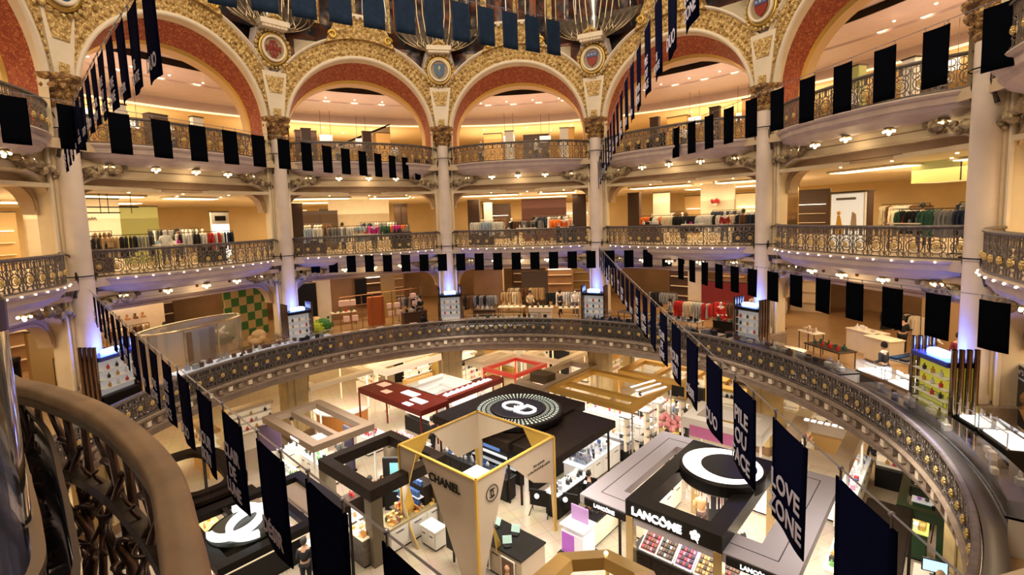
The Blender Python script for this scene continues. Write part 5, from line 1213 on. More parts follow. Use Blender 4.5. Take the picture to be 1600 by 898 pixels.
# glowing pillar, tall lit box and posters inside
counter('white lit pedestal glowing inside the cream pavilion', PAV1 - 1.15, PAV1 - .55, PY0 + .55, PY0 + 1.15, 3.3, mat('lit_pedestal', (1, .95, .82), .4, emit=1.1), name='lit_pedestal', cat='pedestal')
counter('black counter with cash tills inside the cream pavilion', -.1, 2.1, -.55, .65, 1.0, PB, BLACK, drawers=3)
for k, (x, y) in enumerate(((.3, .2), (1.1, .3), (1.3, -.3))):
    q = thing('payment_terminal', '%s dark till terminal on the pavilion counter' % ['far', 'middle', 'near'][k], 'terminal', ST(x, y, Z0 + 1.0), -TH + .4 * k, 'tills on the pavilion counter'); m = MB(); m.bbox(-.12, .12, -.1, .1, 0, .06, .02); m.build('base', BLACK, q); m = MB(); m.box(-.15, .15, -.01, .01, .08, .28, lambda v: (v[0], v[1] + v[2] * .5, v[2])); m.build('screen', mat('till_screen', (.35, .5, .45), .3, emit=.4), q)
for k, (x, y) in enumerate(((.5, -.62), (1.6, -.62))):
    q = thing('framed_photo', 'small framed photograph leaning on the pavilion counter front, %s one' % ['left', 'right'][k], 'picture', ST(x, y, Z0 + .15), -TH, 'framed photos at the pavilion counter'); m = MB(); m.bbox(-.3, .3, -.03, .0, 0, .75, .01); m.build('frame', WHITEP, q); m = MB(); m.box(-.25, .25, -.035, -.03, .05, .7); m.build('print', mat('photo_brown', (.16, .09, .05), .5), q); m = MB(); m.ball((0, -.04, .45), .1, 8, 5); m.lathe([(.14, .1), (.05, .38)], 8, (0, -.03)); m.build('figure', mat('photo_skin', (.6, .35, .22), .6), q)
q = thing('poster_stand', 'black poster with pale figure inside the pavilion front', 'poster', ST(-.55, -1.0, Z0), -TH); m = MB(); m.bbox(-.35, .35, -.04, .04, .4, 1.9, .01); m.build('panel', BLACK, q); m = MB(); m.ball((.05, -.06, 1.0), .1, 8, 6, 1.5); m.build('bottle_print', mat('photo_gold', (.7, .5, .25), .5), q); m = MB(); m.box(-.03, .03, -.03, .03, 0, .4); m.build('post', BLACK, q)
counter('white step display beside the seated visitor in the pavilion', -2.2, -1.4, -1.1, -.6, .75, WHITEP, drawers=2)
person('person in pale grey robe standing inside the pavilion at left', ST(-1.6, -.3), R_(200), (.6, .6, .62), (.6, .58, .56), 'reaching'); 
counter('low white bench in the pavilion behind the visitor', -2.6, -1.9, .4, 1.6, .5, WHITEP)
products(-2.5, -2.0, .5, 1.5, .5, 2, 4, ['white', 'black', 'gold'], ['bottle', 'box'], 'low white bench in the pavilion', 3)

# --- kiosk with the large round illuminated disc
DK0 = kiosk('beauty_kiosk', 'long black-roofed beauty kiosk with round letter disc', -5.9, -1.2, 2.6, 8.1, -8.9, .38, .3, BLACKW, solid=True, postin=.2)
kiosk('beauty_kiosk', 'lower black roof extension right of the letter disc', -1.2, .9, 2.8, 7.3, -9.0, .3, .3, BLACKW, solid=True, postin=.2)
t = thing('round_sign_disc', 'large round black disc with white CD letters and radiating light slots', 'sign', ST(-2.75, 5.0, -8.9), -TH)
m = MB(); m.lathe([(1.95, 0), (2.02, .08), (2.02, .26), (1.94, .30), (0.001, .30)], 48); m.build('disc', BLACK, t)
m = MB(); m.lathe([(1.16, .31), (1.18, .34), (1.14, .34), (.001, .315)], 40); m.build('inner_disc', mat('dark_blue_gloss', (.012, .018, .06), .12), t)
SLOT = emis('slot_light', (.72, .85, .76), .8)
for k in range(60):
    a = 2 * math.pi * k / 60; m = MB()
    for r0, r1 in ((1.28, 1.42), (1.49, 1.63), (1.70, 1.84)):
        wv = .018 + .012 * (r0 > 1.4) + .01 * (r0 > 1.6); m.add([(r * math.sin(a) + s * wv * math.cos(a), r * math.cos(a) - s * wv * math.sin(a), .318) for r, s in ((r0, -1), (r0, 1), (r1, 1), (r1, -1))], [(0, 1, 2, 3)])
    m.build('light_slot', SLOT, t)
text(t, 'C', 1.35, (-.46, 0, .34), (0, 0, R_(-4)), LETTER, .04, bold=.0); text(t, 'D', 1.35, (.50, -.04, .34), (0, 0, R_(-4)), LETTER, .04)
m = MB(); [m.prism([(.05 * math.cos(q), .05 * math.sin(q)), (.2 * math.cos(q + .3), .2 * math.sin(q + .3)), (.05 * math.cos(q + .7), .05 * math.sin(q + .7))], .33, .4) for q in [2 * math.pi * k / 6 for k in range(6)]]; m.build('star', LETTER, t)
m = MB(); m.box(-.5, .5, -.02, .02, 0, .02); o = m.build('tube_light', LETTER, None, False, ST(-.1, 3.6, -8.98), -TH + R_(90)); tag(o, 'thin white tube light lying on the black kiosk roof', 'light')
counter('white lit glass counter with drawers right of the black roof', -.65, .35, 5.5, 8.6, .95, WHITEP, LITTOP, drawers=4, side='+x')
t = thing('glass_showcase', 'clear glass showcase standing on the white lit counter', 'showcase', ST(-.15, 6.4, Z0 + .95), -TH); m = MB(); m.box(-.42, .42, -.6, .6, 0, .5); m.build('glass', CLEAR, t); m = MB(); [m.tube([(x, y, 0), (x, y, .5)], .012, 4) for x in (-.42, .42) for y in (-.6, .6)]; m.build('edge', mat('chrome', (.6, .6, .6), .2, 1), t)
products(-.5, .2, 5.7, 8.4, .97, 3, 9, ['white', 'silver', 'blue', 'black'], ['bottle', 'box', 'jar'], 'white lit counter right of the black roof', 4)
for k, (x, y) in enumerate(((.9, 5.0), (.0, 3.0), (1.0, 3.5))):
    q = thing('folding_sign_stand', 'black %s stand with round white emblem, %s' % ('A-frame', ['in front of the white lit counter', 'behind the pavilion', 'right of the pavilion'][k]), 'stand', ST(x, y), -TH + R_(20), 'black emblem stands')
    m = MB(); m.bbox(-.4, .4, -.03, .03, .35, 1.0, .01); m.build('panel', BLACK, q); m = MB(); m.ball((-.1, -.04, .75), .10, 10, 5); m.build('emblem', LETTER, q)
    for s in (-1, 1): m = MB(); m.tube([(s * .38, -.25, 0), (s * .3, .2, .4)], .02, 5); m.tube([(s * .38, .25, 0), (s * .3, -.0, .4)], .02, 5); m.build('leg', BLACK, q)
for k, (x, y) in enumerate(((1.3, 4.3), (1.6, 5.6), (.4, 4.4))):
    q = thing('bar_stool', 'black high stool by the white lit counter, %s one' % ['nearest', 'rightmost', 'innermost'][k], 'stool', ST(x, y), 0, 'black stools at the lit counter'); m = MB(); m.lathe([(.001, .72), (.17, .72), (.18, .76), (.001, .78)], 14); m.build('seat', BLACK, q); m = MB(); m.lathe([(.2, 0), (.03, .05), (.025, .72)], 12); m.build('base', mat('chrome', (.6, .6, .6), .2, 1), q); m = MB(); m.box(-.15, .15, .14, .17, .78, 1.05); m.build('backrest', BLACK, q)

counter('black counter along the near side of the round-disc kiosk', -5.6, -1.5, 2.75, 3.3, 1.0, BLACK, mat('black_glass_top', (.02, .02, .025), .15), drawers=6); products(-5.5, -1.6, 2.85, 3.2, 1.0, 16, 2, ['silver', 'white', 'blue', 'black'], ['bottle', 'palette'], 'black counter of the round-disc kiosk', 41)
counter('black counter along the right side of the black roof extension', .2, .8, 3.1, 5.2, 1.0, BLACK, LITTOP, drawers=3, side='+x'); products(.3, .7, 3.2, 5.1, 1.0, 2, 8, ['white', 'silver', 'black'], ['bottle', 'box'], 'right black counter below the roof extension', 42)
for k, (x, y, a, w) in enumerate(((-3.4, 4.2, 0, 1.5), (-1.3, 5.2, 90, 1.2), (-5.4, 5.0, 90, 1.4))):
    q = thing('product_wall', 'black product wall with blue picture under the black roof, %s one' % ['near', 'right-hand', 'left-hand'][k], 'display wall', ST(x, y), -TH + R_(a), 'black product walls'); m = MB(); m.bbox(-w, w, -.12, .12, 0, 2.3, .02); m.build('wall_panel', BLACK, q)
    m = MB(); m.box(-w * .5, w * .2, -.14, -.12, 1.2, 2.0); m.build('picture', mat('blue_picture', (.10, .20, .5), .3, emit=.35), q)
    for j in range(2): m = MB(); m.box(-w * .9, w * .9, -.3, -.12, .7 + .35 * j, .73 + .35 * j); m.build('shelf', LITTOP, q)
# --- gold frame kiosk and taupe kiosk behind it
GB = mat('ochre_gold_beam', (.62, .36, .07), .35, .5)
kiosk('gold_frame_kiosk', 'open ochre-gold frame kiosk in front of the fourth column pier', -4.0, .9, 8.8, 13.0, -8.95, .22, .42, GB, post=mat('mirror_post', (.5, .45, .4), .15, .9), bars=(('x', 10.2, .35),))
kiosk('gold_frame_kiosk', 'second ochre-gold frame further back right of the pier', -2.6, 1.4, 13.6, 16.6, -8.95, .22, .40, GB, bars=(('y', -.6, .3),))
for k in range(3):
    m = MB(); m.box(-.9, .9, -.06, .06, 0, .03); o = m.build('tube_light', LETTER, None, False, ST(-.3 + .45 * k, 12.2 - .3 * k, -8.93), -TH + R_(75)); tag(o, 'white tube light on the ochre-gold frame, %s from left' % ORD[k], 'light', 'tube lights on the gold frame')
kiosk('taupe_frame_kiosk', 'grey-brown frame kiosk left of the ochre-gold frame', -6.1, -4.1, 8.6, 13.8, -8.95, .3, .35, mat('taupe_beam', (.36, .26, .17), .4), bars=(('x', 11.0, .4),))
m = MB(); m.bbox(-.6, .6, -.4, .4, 0, .5, .02); o = m.build('hanging_box', mat('dark_olive_box', (.09, .06, .03), .4), None, False, ST(-5.1, 9.8, -9.1), -TH); tag(o, 'dark box hanging within the grey-brown frame kiosk', 'box')
counter('long glass perfume counter under the ochre-gold frame', -3.6, .6, 8.9, 9.5, 1.0, GREYP, LITTOP, drawers=6); products(-3.5, .5, 8.95, 9.4, 1.0, 16, 2, ['white', 'amber', 'gold', 'black', 'silver'], ['bottle', 'box'], 'long counter under the ochre-gold frame', 6)
counter('rear perfume counter under the ochre-gold frame', -3.4, .4, 11.0, 11.8, 1.0, WHITEP, drawers=5); products(-3.3, .3, 11.1, 11.7, 1.0, 12, 2, ['white', 'amber', 'red', 'gold'], ['bottle', 'jar'], 'rear counter under the ochre-gold frame', 7)
counter('side counter under the second ochre-gold frame', -2.2, 1.0, 14.2, 15.0, 1.0, WHITEP, drawers=4); products(-2.1, .9, 14.3, 14.9, 1.0, 10, 2, ['red', 'pink', 'white', 'gold'], ['bottle', 'box'], 'side counter under the second frame', 8)
for k, (x, y) in enumerate(((.9, 10.2), (.9, 11.6), (1.6, 12.6), (.5, 9.0))):
    q = thing('mirrored_tower', 'mirrored display tower with lit bottles right of the gold frame, %s' % ['middle one', 'far one', 'pink one', 'near one'][k], 'display tower', ST(x, y), -TH, 'mirrored towers'); m = MB(); m.bbox(-.28, .28, -.28, .28, 0, .5, .02); m.build('base', BLACK, q); m = MB(); m.box(-.05, .05, -.22, .22, .5, 2.1); m.build('lit_back', mat('warm_lit_back', (.85, .70, .48), .5, emit=.35), q); m = MB(); [m.tube([(x_, y_, .5), (x_, y_, 2.15)], .015, 4) for x_ in (-.25, .25) for y_ in (-.25, .25)]; m.bbox(-.28, .28, -.28, .28, 2.12, 2.18, .01); m.build('frame', mat('chrome', (.6, .6, .6), .2, 1), q)
    for z in (.9, 1.3, 1.7): m = MB(); m.box(-.25, .25, -.25, .25, z, z + .015); m.build('shelf', CLEAR, q)
t = thing('flower_display', 'large pink blossom display with gold wrapping right of the gold frame', 'flowers', ST(1.6, 11.2), 0); m = MB(); m.bbox(-.4, .4, -.3, .3, 0, 1.0, .02); m.build('pedestal', GOLDD, t); m = MB(); rr = random.Random(2); [m.ball((rr.uniform(-.45, .45), rr.uniform(-.35, .35), 1.1 + rr.uniform(0, .6)), .14, 6, 4) for k in range(26)]; m.build('blossom', mat('blossom_pink', (.65, .25, .26), .7), t)

# --- red-roofed L-shaped kiosk, and the far red/white kiosk
REDB = mat('dark_red_roof', (.20, .025, .014), .5, spec=.2)
t = kiosk('red_roof_kiosk', 'dark red roofed kiosk arm with white squares', -12.4, -6.9, 2.7, 4.5, -9.0, .28, .3, REDB, solid=True)
for k, (x, y, w, d) in enumerate(((-2.0, .3, .35, .28), (-.9, -.3, .3, .2), (.4, .3, .55, .25), (1.6, -.1, .5, .22), (1.5, -.7, .3, .15))):
    m = MB(); m.bbox(x - w, x + w, y - d, y + d, 2.6, 2.62, .005); m.build('white_roof_panel', LETTER if k > 1 else mat('peach_panel', (.8, .5, .35), .5, emit=.6), t)
t = kiosk('red_roof_kiosk', 'long dark red beam kiosk with lit white lettering strip', -8.0, -7.1, 4.5, 8.8, -9.0, .28, .3, REDB, solid=True)
m = MB()
for k in range(17): m.box(-.12 - .1 * (k % 2), .2, -1.9 + k * .2, -1.78 + k * .2, 2.6, 2.63)
m.build('lit_strip', LETTER, t)
counter('white beauty counter with red end panel under the red roof', -9.0, -6.6, 2.2, 3.0, .95, WHITEP, LITTOP, drawers=5); products(-8.9, -6.7, 2.3, 2.9, .97, 12, 3, ['white', 'red', 'pink', 'silver'], ['bottle', 'box', 'jar'], 'white counter under the red roof', 9)
m = MB(); m.bbox(-.02, .02, -.4, .4, .1, .85, .01); o = m.build('red_advert_panel', mat('advert_red', (.65, .05, .08), .4), None, False, ST(-9.05, 2.6), -TH); tag(o, 'red advertising panel on the end of the white beauty counter', 'sign')
counter('white beauty counter along the lit lettering beam', -7.6, -6.8, 4.8, 8.4, .95, WHITEP, LITTOP, drawers=6, side='+x'); products(-7.5, -6.9, 4.9, 8.3, .97, 3, 16, ['white', 'red', 'blue', 'silver'], ['bottle', 'box'], 'counter along the lit lettering beam', 10)
counter('white tester island left of the red roof kiosk', -10.6, -9.6, 1.4, 2.4, .95, WHITEP, LITTOP); products(-10.5, -9.7, 1.5, 2.3, .97, 4, 4, ['white', 'pink', 'red'], ['bottle', 'jar'], 'white tester island', 11)
for k, (x, y) in enumerate(((-6.9, 6.2), (-6.9, 7.3))):
    panelq = thing('advert_screen', 'white and blue advert screen under the red beam, %s' % ['left one', 'right one'][k], 'screen', ST(x, y, Z0 + 1.0), -TH + R_(90), 'advert screens'); m = MB(); m.bbox(-.3, .3, -.05, .05, 0, 1.0, .01); m.build('casing', WHITEP, panelq); m = MB(); m.box(-.22, .22, -.06, -.05, .15, .85); m.build('picture', mat('advert_blue', (.05, .08, .3), .3, emit=.3), panelq)
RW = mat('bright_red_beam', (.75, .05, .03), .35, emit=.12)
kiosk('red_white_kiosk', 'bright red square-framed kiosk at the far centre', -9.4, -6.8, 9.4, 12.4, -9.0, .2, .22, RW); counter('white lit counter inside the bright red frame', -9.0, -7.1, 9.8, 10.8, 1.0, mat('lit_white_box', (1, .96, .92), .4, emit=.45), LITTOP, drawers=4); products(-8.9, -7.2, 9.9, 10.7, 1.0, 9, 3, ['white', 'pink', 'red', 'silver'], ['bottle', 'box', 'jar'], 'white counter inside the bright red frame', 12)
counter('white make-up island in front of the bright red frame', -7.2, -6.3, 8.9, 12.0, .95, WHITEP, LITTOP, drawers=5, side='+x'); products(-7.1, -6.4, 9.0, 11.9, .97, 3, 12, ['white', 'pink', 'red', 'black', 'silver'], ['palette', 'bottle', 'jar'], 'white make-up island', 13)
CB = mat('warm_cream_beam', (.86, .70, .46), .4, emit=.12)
kiosk('cream_frame_kiosk', 'cream frame kiosk left of the bright red frame', -11.2, -9.7, 9.6, 12.9, -8.95, .25, .4, CB); kiosk('cream_frame_kiosk', 'cream frame kiosk behind the bright red frame', -9.4, -6.2, 12.9, 16.4, -8.95, .25, .45, CB)
kiosk('cream_frame_kiosk', 'small cream frame kiosk at the far centre right', -8.6, -6.3, 16.8, 19.2, -8.95, .25, .35, CB)
for (X, Y, lb, s) in ((-11.1, 9.9, 'counter in the left cream kiosk', 14), (-8.8, 13.6, 'counter in the rear cream kiosk', 15), (-8.4, 17.2, 'counter in the small far cream kiosk', 16)):
    counter('cream ' + lb, X, X + 1.3, Y, Y + .8, 1.0, CREAM_L, LITTOP, drawers=3); products(X + .1, X + 1.2, Y + .1, Y + .7, 1.0, 7, 2, ['white', 'gold', 'red', 'black'], ['bottle', 'box'], lb, s)
t = thing('lit_alcove', 'white lit alcove of shelves behind the dark red roof', 'alcove', ST(-9.6, 6.6), -TH)
for (x0, x1, y0, y1) in ((-1.4, 1.4, .9, 1.0), (-1.5, -1.4, -.8, 1.0), (1.4, 1.5, -.8, 1.0)): m = MB(); m.box(x0, x1, y0, y1, 0, 2.4); m.build('lit_wall', mat('alcove_white', (.92, .86, .80), .4, emit=.5), t)
for j in range(4): m = MB(); m.box(-1.35, 1.35, .6, .9, .6 + .42 * j, .63 + .42 * j); m.build('shelf', WHITEP, t)
products(-10.9, -8.3, 7.3, 7.45, 1.05, 12, 1, ['red', 'white', 'pink'], ['bottle', 'box'], 'shelf of the white lit alcove', 43)
# far-left cream kiosks
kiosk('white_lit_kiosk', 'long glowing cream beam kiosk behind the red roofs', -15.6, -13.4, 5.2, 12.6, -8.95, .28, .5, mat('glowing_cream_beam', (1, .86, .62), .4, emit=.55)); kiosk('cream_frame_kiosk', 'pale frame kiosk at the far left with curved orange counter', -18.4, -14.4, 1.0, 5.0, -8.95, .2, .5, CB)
t = thing('curved_counter', 'curved orange-brown counter with white top at the far left', 'counter', ST(-14.6, 3.0), -TH); m = MB(); m.lathe([(1.5, 0), (1.55, .95), (1.2, .95), (1.2, 0)], 20, (0, 0), 60, 230); m.build('body', mat('orange_wood', (.55, .22, .05), .4), t); m = MB(); m.lathe([(1.65, .95), (1.65, 1.02), (1.0, 1.02), (1.0, .95), (1.65, .95)], 20, (0, 0), 60, 230); m.build('worktop', WHITEP, t)
for k in range(5):
    m = MB(); m.bbox(-.5, .5, -.1, .1, 0, 2.4, .02); o = m.build('display_wall', [mat('amber_wall', (.60, .36, .12), .5), BLACK, GOLDD, WHITEP, mat('amber_wall', (.6, .36, .12), .5)][k], None, False, ST(-19.5 + k * 1.6, 8.0 + k * 1.5), -TH + R_(45)); tag(o, '%s display wall at the back of the ground floor, %s from left' % (['amber', 'black', 'gold', 'white', 'ochre'][k], ORD[k]), 'display wall')
for k in range(6):
    m = MB(); m.bbox(-.8, .8, -.15, .15, 0, 2.6, .02); q = ST(-16 + k * 3.4, 13.5 + k * 1.7 + (k % 2)); o = m.build('display_wall', [GOLDD, WHITEP, BLACK, mat('gold_brown_panel', (.36, .24, .08), .4), CREAM, DK][k], None, False, q, -TH); tag(o, '%s back wall unit behind the far kiosks, %s from left' % (['gold', 'white', 'black', 'golden brown', 'cream', 'walnut'][k], ORD[k]), 'display wall')

# --- beige frame kiosk (left)
BG = mat('greige_beam', (.40, .30, .22), .4, var=.06, vs=1)
kiosk('beige_frame_kiosk', 'greige open-frame kiosk in front of the second column pier', -12.4, -7.4, -2.4, .5, -9.0, .28, .42, BG, post=WHITEP, bars=(('x', -1.1, .2),)); m = MB(); m.tube([(.5 + .022 * k, -1.47, 2.46 + .05 * math.sin(k * 1.25)) for k in range(36)], .014, 4); m.build('white_script_sign', LETTER, bpy.data.objects['beige_frame_kiosk'])
counter('white counter in the greige kiosk, left side', -12.0, -11.3, -2.0, .2, 1.0, WHITEP, LITTOP, drawers=3, side='+x'); counter('white counter in the greige kiosk, middle', -10.6, -8.4, -1.5, -.8, 1.0, WHITEP, LITTOP, drawers=4); counter('cream front counter of the greige kiosk', -10.8, -7.8, -2.9, -2.3, 1.0, CREAM_L, LITTOP, drawers=5)
products(-10.5, -8.5, -1.4, -.9, 1.0, 12, 2, ['gold', 'white', 'black', 'green'], ['bottle', 'box'], 'middle counter of the greige kiosk', 17); products(-10.7, -7.9, -2.8, -2.4, 1.0, 14, 2, ['gold', 'white', 'silver', 'green'], ['bottle', 'jar'], 'cream front counter of the greige kiosk', 18); products(-11.9, -11.4, -1.9, .1, 1.0, 2, 8, ['white', 'silver', 'black'], ['bottle'], 'left counter of the greige kiosk', 19)
panel_ = thing('picture_board', 'dark tall display panel in the greige kiosk', 'display panel', ST(-9.2, .2), -TH); m = MB(); m.bbox(-.35, .35, -.08, .08, .1, 2.1, .02); m.build('panel', mat('indigo_panel', (.03, .025, .06), .3), panel_); m = MB(); m.bbox(-.4, .4, -.12, .12, 0, .1, .02); m.build('base', BLACK, panel_)
panel_ = thing('picture_board', 'violet advert panel at the left post of the greige kiosk', 'display panel', ST(-12.2, -2.2), -TH + R_(60)); m = MB(); m.bbox(-.5, .5, -.06, .06, .9, 2.2, .02); m.build('panel', mat('violet_panel', (.10, .06, .11), .3), panel_); m = MB(); m.bbox(-.5, .5, -.1, .1, 0, .9, .02); m.build('base', WHITEP, panel_)
# --- dark brown frame kiosk with blue boxes
kiosk('brown_frame_kiosk', 'dark brown square-framed kiosk left of the pavilion', -5.9, -2.35, -2.95, .35, -8.85, .4, .4, BLACKW, post=mat('olive_post', (.14, .11, .07), .4), pw=.22)
counter('grey glass-fronted counter under the dark brown frame, near-left side', -5.6, -3.9, -3.0, -2.4, 1.0, mat('mirror_grey', (.35, .32, .28), .2, .5), LITTOP, drawers=4); counter('white slanted tester counter beside the pavilion', -3.4, -2.5, -2.2, .2, .95, WHITEP, mat('olive_tester', (.28, .22, .1), .4), drawers=3, side='+x')
counter('corner counter with gold compacts under the brown frame', -3.6, -2.6, -3.2, -2.6, 1.05, BRONZE2, mat('lit_cream_top', (.9, .75, .5), .3, emit=.3)); counter('tall stock wall with blue boxes in the brown kiosk', -4.2, -2.7, -.5, .0, 1.7, BLACKW)
products(-4.1, -2.8, -.6, -.4, 1.7, 8, 1, ['blue'], ['box'], 'stock wall of the brown kiosk', 20, jit=.0); products(-3.3, -2.6, -2.1, .1, .95, 4, 10, ['brown', 'gold', 'black', 'amber'], ['palette', 'bottle', 'jar'], 'slanted tester counter beside the pavilion', 21); products(-3.5, -2.7, -3.15, -2.65, 1.05, 4, 3, ['gold', 'white', 'amber'], ['jar', 'palette'], 'corner counter under the brown frame', 22); products(-5.5, -4.0, -2.95, -2.45, 1.0, 8, 2, ['silver', 'white', 'amber'], ['bottle'], 'near-left counter of the brown kiosk', 23)
for j in range(3):
    t = thing('blue_box_shelf', 'shelf of blue boxes in the brown kiosk, %s' % ['lowest', 'middle', 'topmost'][j], 'shelf', ST(-3.4, -.62, Z0 + .55 + .38 * j), -TH); m = MB(); m.box(-.7, .7, -.15, .1, 0, .03); m.build('board', LITTOP, t)
    for k in range(10):
        m = MB(); m.bbox(-.055, .055, -.06, .06, 0, .22, .006); o = m.build('blue_box', mat('pack_blue', PC['blue'], .3), None, False, ST(-4.0 + .13 * k, -.68, Z0 + .58 + .38 * j), -TH); tag(o, 'bright blue box on the %s blue-box shelf of the brown kiosk' % ['lowest', 'middle', 'topmost'][j], 'box', 'blue boxes in the brown kiosk')
for k, (x0, x1, y0, y1) in enumerate(((-5.7, -5.2, -2.2, -.2), (-3.6, -2.9, -1.4, -.9))):
    counter('dark brown low cabinet inside the square brown frame, %s one' % ['far-left', 'right'][k], x0, x1, y0, y1, 1.0, BLACKW, mat('dark_walnut', (.06, .03, .02), .4)); products(x0 + .1, x1 - .1, y0 + .1, y1 - .1, 1.0, 2, 5, ['red', 'amber', 'black', 'gold'], ['bottle', 'box'], '%s low cabinet in the brown frame' % ['far-left', 'right'][k], 44 + k)
t = thing('make_up_screen', 'dark screen wall with teal picture inside the brown kiosk', 'screen', ST(-4.6, -.3), -TH + R_(40)); m = MB(); m.bbox(-.6, .6, -.08, .08, 0, 2.2, .02); m.build('casing', BLACK, t); m = MB(); m.box(-.3, .2, -.1, -.08, .8, 2.0); m.build('picture', mat('teal_picture', (.15, .4, .45), .3, emit=.4), t)
# --- kiosk with white interlocked letters (lower left)
t = kiosk('black_beam_kiosk', 'black beam kiosk with large white interlocking C letters', -5.8, -2.3, -7.6, -3.7, -8.95, .22, .35, BLACK, bars=(('x', -5.0, .2), ('x', -6.4, .15)))
for (x, w) in ((-5.55, .8), (-4.0, .9)):
    pass
for k, (y0, y1) in enumerate(((-4.7, -3.95), (-6.25, -5.35))):
    m = MB(); m.bbox(-1.35, 1.35, (y0 + 5.65), (y1 + 5.65), 2.38, 2.5, .02); m.build('pale_roof_slab', mat('rose_beige_slab', (.50, .40, .33), .45), t)
t = thing('interlocked_letter_sign', 'large white glowing interlocking C letters on a dark drum', 'sign', ST(-3.75, -6.35, -9.3), -TH + R_(42))
m = MB(); m.lathe([(1.0, 0), (1.02, .38), (.9, .42), (.001, .42)], 28); m.build('drum', mat('dark_green_drum', (.010, .014, .011), .3), t)
for s in (-1, 1):
    m = MB(); q = []
    for k in range(25):
        a = R_(50 + 260 * k / 24); q.append((s * (.30 + .66 * math.cos(a)), .80 * math.sin(a)))
    vs = []
    for i, (x, y) in enumerate(q):
        a = q[max(0, i - 1)]; c = q[min(24, i + 1)]; tt = Vector((c[0] - a[0], c[1] - a[1])).normalized(); w = .085
        for zz in (.44, .60): vs += [(x - tt.y * w, y + tt.x * w, zz), (x + tt.y * w, y - tt.x * w, zz)]
    fs = []
    for i in range(24): a = 4 * i; c = a + 4; fs += [(a, c, c + 1, a + 1), (a + 2, a + 3, c + 3, c + 2), (a, a + 2, c + 2, c), (a + 1, c + 1, c + 3, a + 3)]
    m.add(vs, fs); m.build('letter', emis('lit_white_letter', (1, 1, .97), 1.2), t)
counter('dark counter with colourful tubes below the interlocked letters', -5.4, -4.6, -7.2, -4.2, .95, BLACK, mat('cream_counter_top', (.6, .5, .36), .3)); products(-5.3, -4.7, -7.1, -4.3, .95, 3, 12, ['red', 'pink', 'white', 'gold'], ['bottle', 'box'], 'dark counter below the interlocked letters', 24)
counter('dark front counter of the interlocked-letter kiosk', -4.2, -2.6, -4.4, -3.8, .95, BLACK, WHITEP); products(-4.1, -2.7, -4.3, -3.9, .95, 8, 2, ['black', 'white', 'gold'], ['bottle', 'box'], 'front counter of the interlocked-letter kiosk', 25)
# --- rounded black loop kiosk, lower left behind the handrail
t = thing('rounded_loop_kiosk', 'black rounded oval-roofed kiosk behind the left text banners', 'kiosk', ST(-8.6, -6.4), -TH)
for k, (a, c, z) in enumerate(((2.3, 1.3, 2.55), (1.9, .9, 2.62))):
    m = MB(); P1 = [(a * math.copysign(abs(math.cos(R_(q))) ** .6, math.cos(R_(q))), c * math.copysign(abs(math.sin(R_(q))) ** .6, math.sin(R_(q)))) for q in range(0, 361, 10)]; m.sweep(P1, [(-.16, z), (.16, z), (.16, z + .18), (-.16, z + .18)]); m.build('roof_loop', BLACKW, t)
for x, y in ((-1.8, -.9), (1.8, -.9), (1.8, .9), (-1.8, .9)): m = MB(); m.lathe([(.06, 0), (.06, 2.6)], 8, (x, y)); m.build('post', BLACK, t)
area('canopy_light', ST(-8.6, -6.4, -9.2), 130, WHITE, 2.5, 1.5, (0, 0, -TH))
counter('amber lit counter in the rounded loop kiosk', -9.8, -7.6, -6.6, -5.9, .95, GOLDD, mat('amber_lit_top', (.8, .5, .15), .3, emit=.3)); products(-9.7, -7.7, -6.5, -6.0, .95, 12, 2, ['white', 'amber', 'gold'], ['bottle', 'jar'], 'amber lit counter', 26)
counter('white lit display wall in front of the loop kiosk', -7.6, -6.0, -7.4, -7.0, 1.9, WHITEP, LITTOP); kiosk('black_beam_kiosk', 'black beam frame kiosk next to the loop kiosk', -6.3, -5.9, -8.9, -5.2, -9.0, .25, .3, BLACKW)
counter('blue-lit clothes display beside the loop kiosk', -6.8, -6.1, -6.8, -5.8, 1.3, mat('blue_white_case', (.4, .5, .8), .3, emit=.4), LITTOP)

# --- grey and black kiosk with the moon disc (right foreground)
kiosk('grey_frame_kiosk', 'wide lilac-grey open-frame kiosk around the black fascia', 2.75, 9.1, 1.75, 8.0, -9.2, .28, 1.05, GREYP, post=BLACKW, postin=.9)
m = MB()
for (x0, x1, y0, y1) in ((3.25, 8.6, 2.27, 2.29), (3.25, 8.6, 7.46, 7.48), (3.25, 3.27, 2.29, 7.46), (8.58, 8.6, 2.29, 7.46)): m.box(x0 - 5.925, x1 - 5.925, y0 - 4.875, y1 - 4.875, 2.401, 2.408)
gf = [o for o in bpy.data.objects if o.name.startswith('grey_frame_kiosk')][0]; m.build('inlay_line', BLACK, gf)
t = kiosk('black_fascia_kiosk', 'black square fascia reading LANCÔME in white letters', 4.45, 7.35, 1.72, 7.0, -8.75, .5, .5, BLACK, post=mat('gold_mirror_post', (.5, .38, .2), .2, .8), pw=.12)
text(t, 'LANCÔME', .33, (-.45, -2.66, 2.575), (R_(90), 0, 0), LETTER, .03, bold=.008)
m = MB(); fx, fz = .72, 2.6
for k in range(5): a = R_(90 + 72 * k); m.ball((fx + .09 * math.cos(a), -2.67, fz + .09 * math.sin(a)), .062, 8, 5)
m.tube([(fx + .02, -2.67, fz), (fx + .08, -2.67, fz - .2)], .015, 4); m.build('rose_emblem', LETTER, t)
for (X, lb) in ((3.7, 'left'), (8.2, 'right')):
    q = thing('small_fascia_sign', 'small black fascia strip reading LANCÔME, %s of the large one' % lb, 'sign', ST(X, 1.76, -9.36), -TH, None); m = MB(); m.bbox(-.75, .75, -.06, .06, -.12, .12, .01); m.build('strip', BLACK, q); text(q, 'LANCÔME', .16, (0, -.075, 0), (R_(90), 0, 0), LETTER, .01, bold=.006)
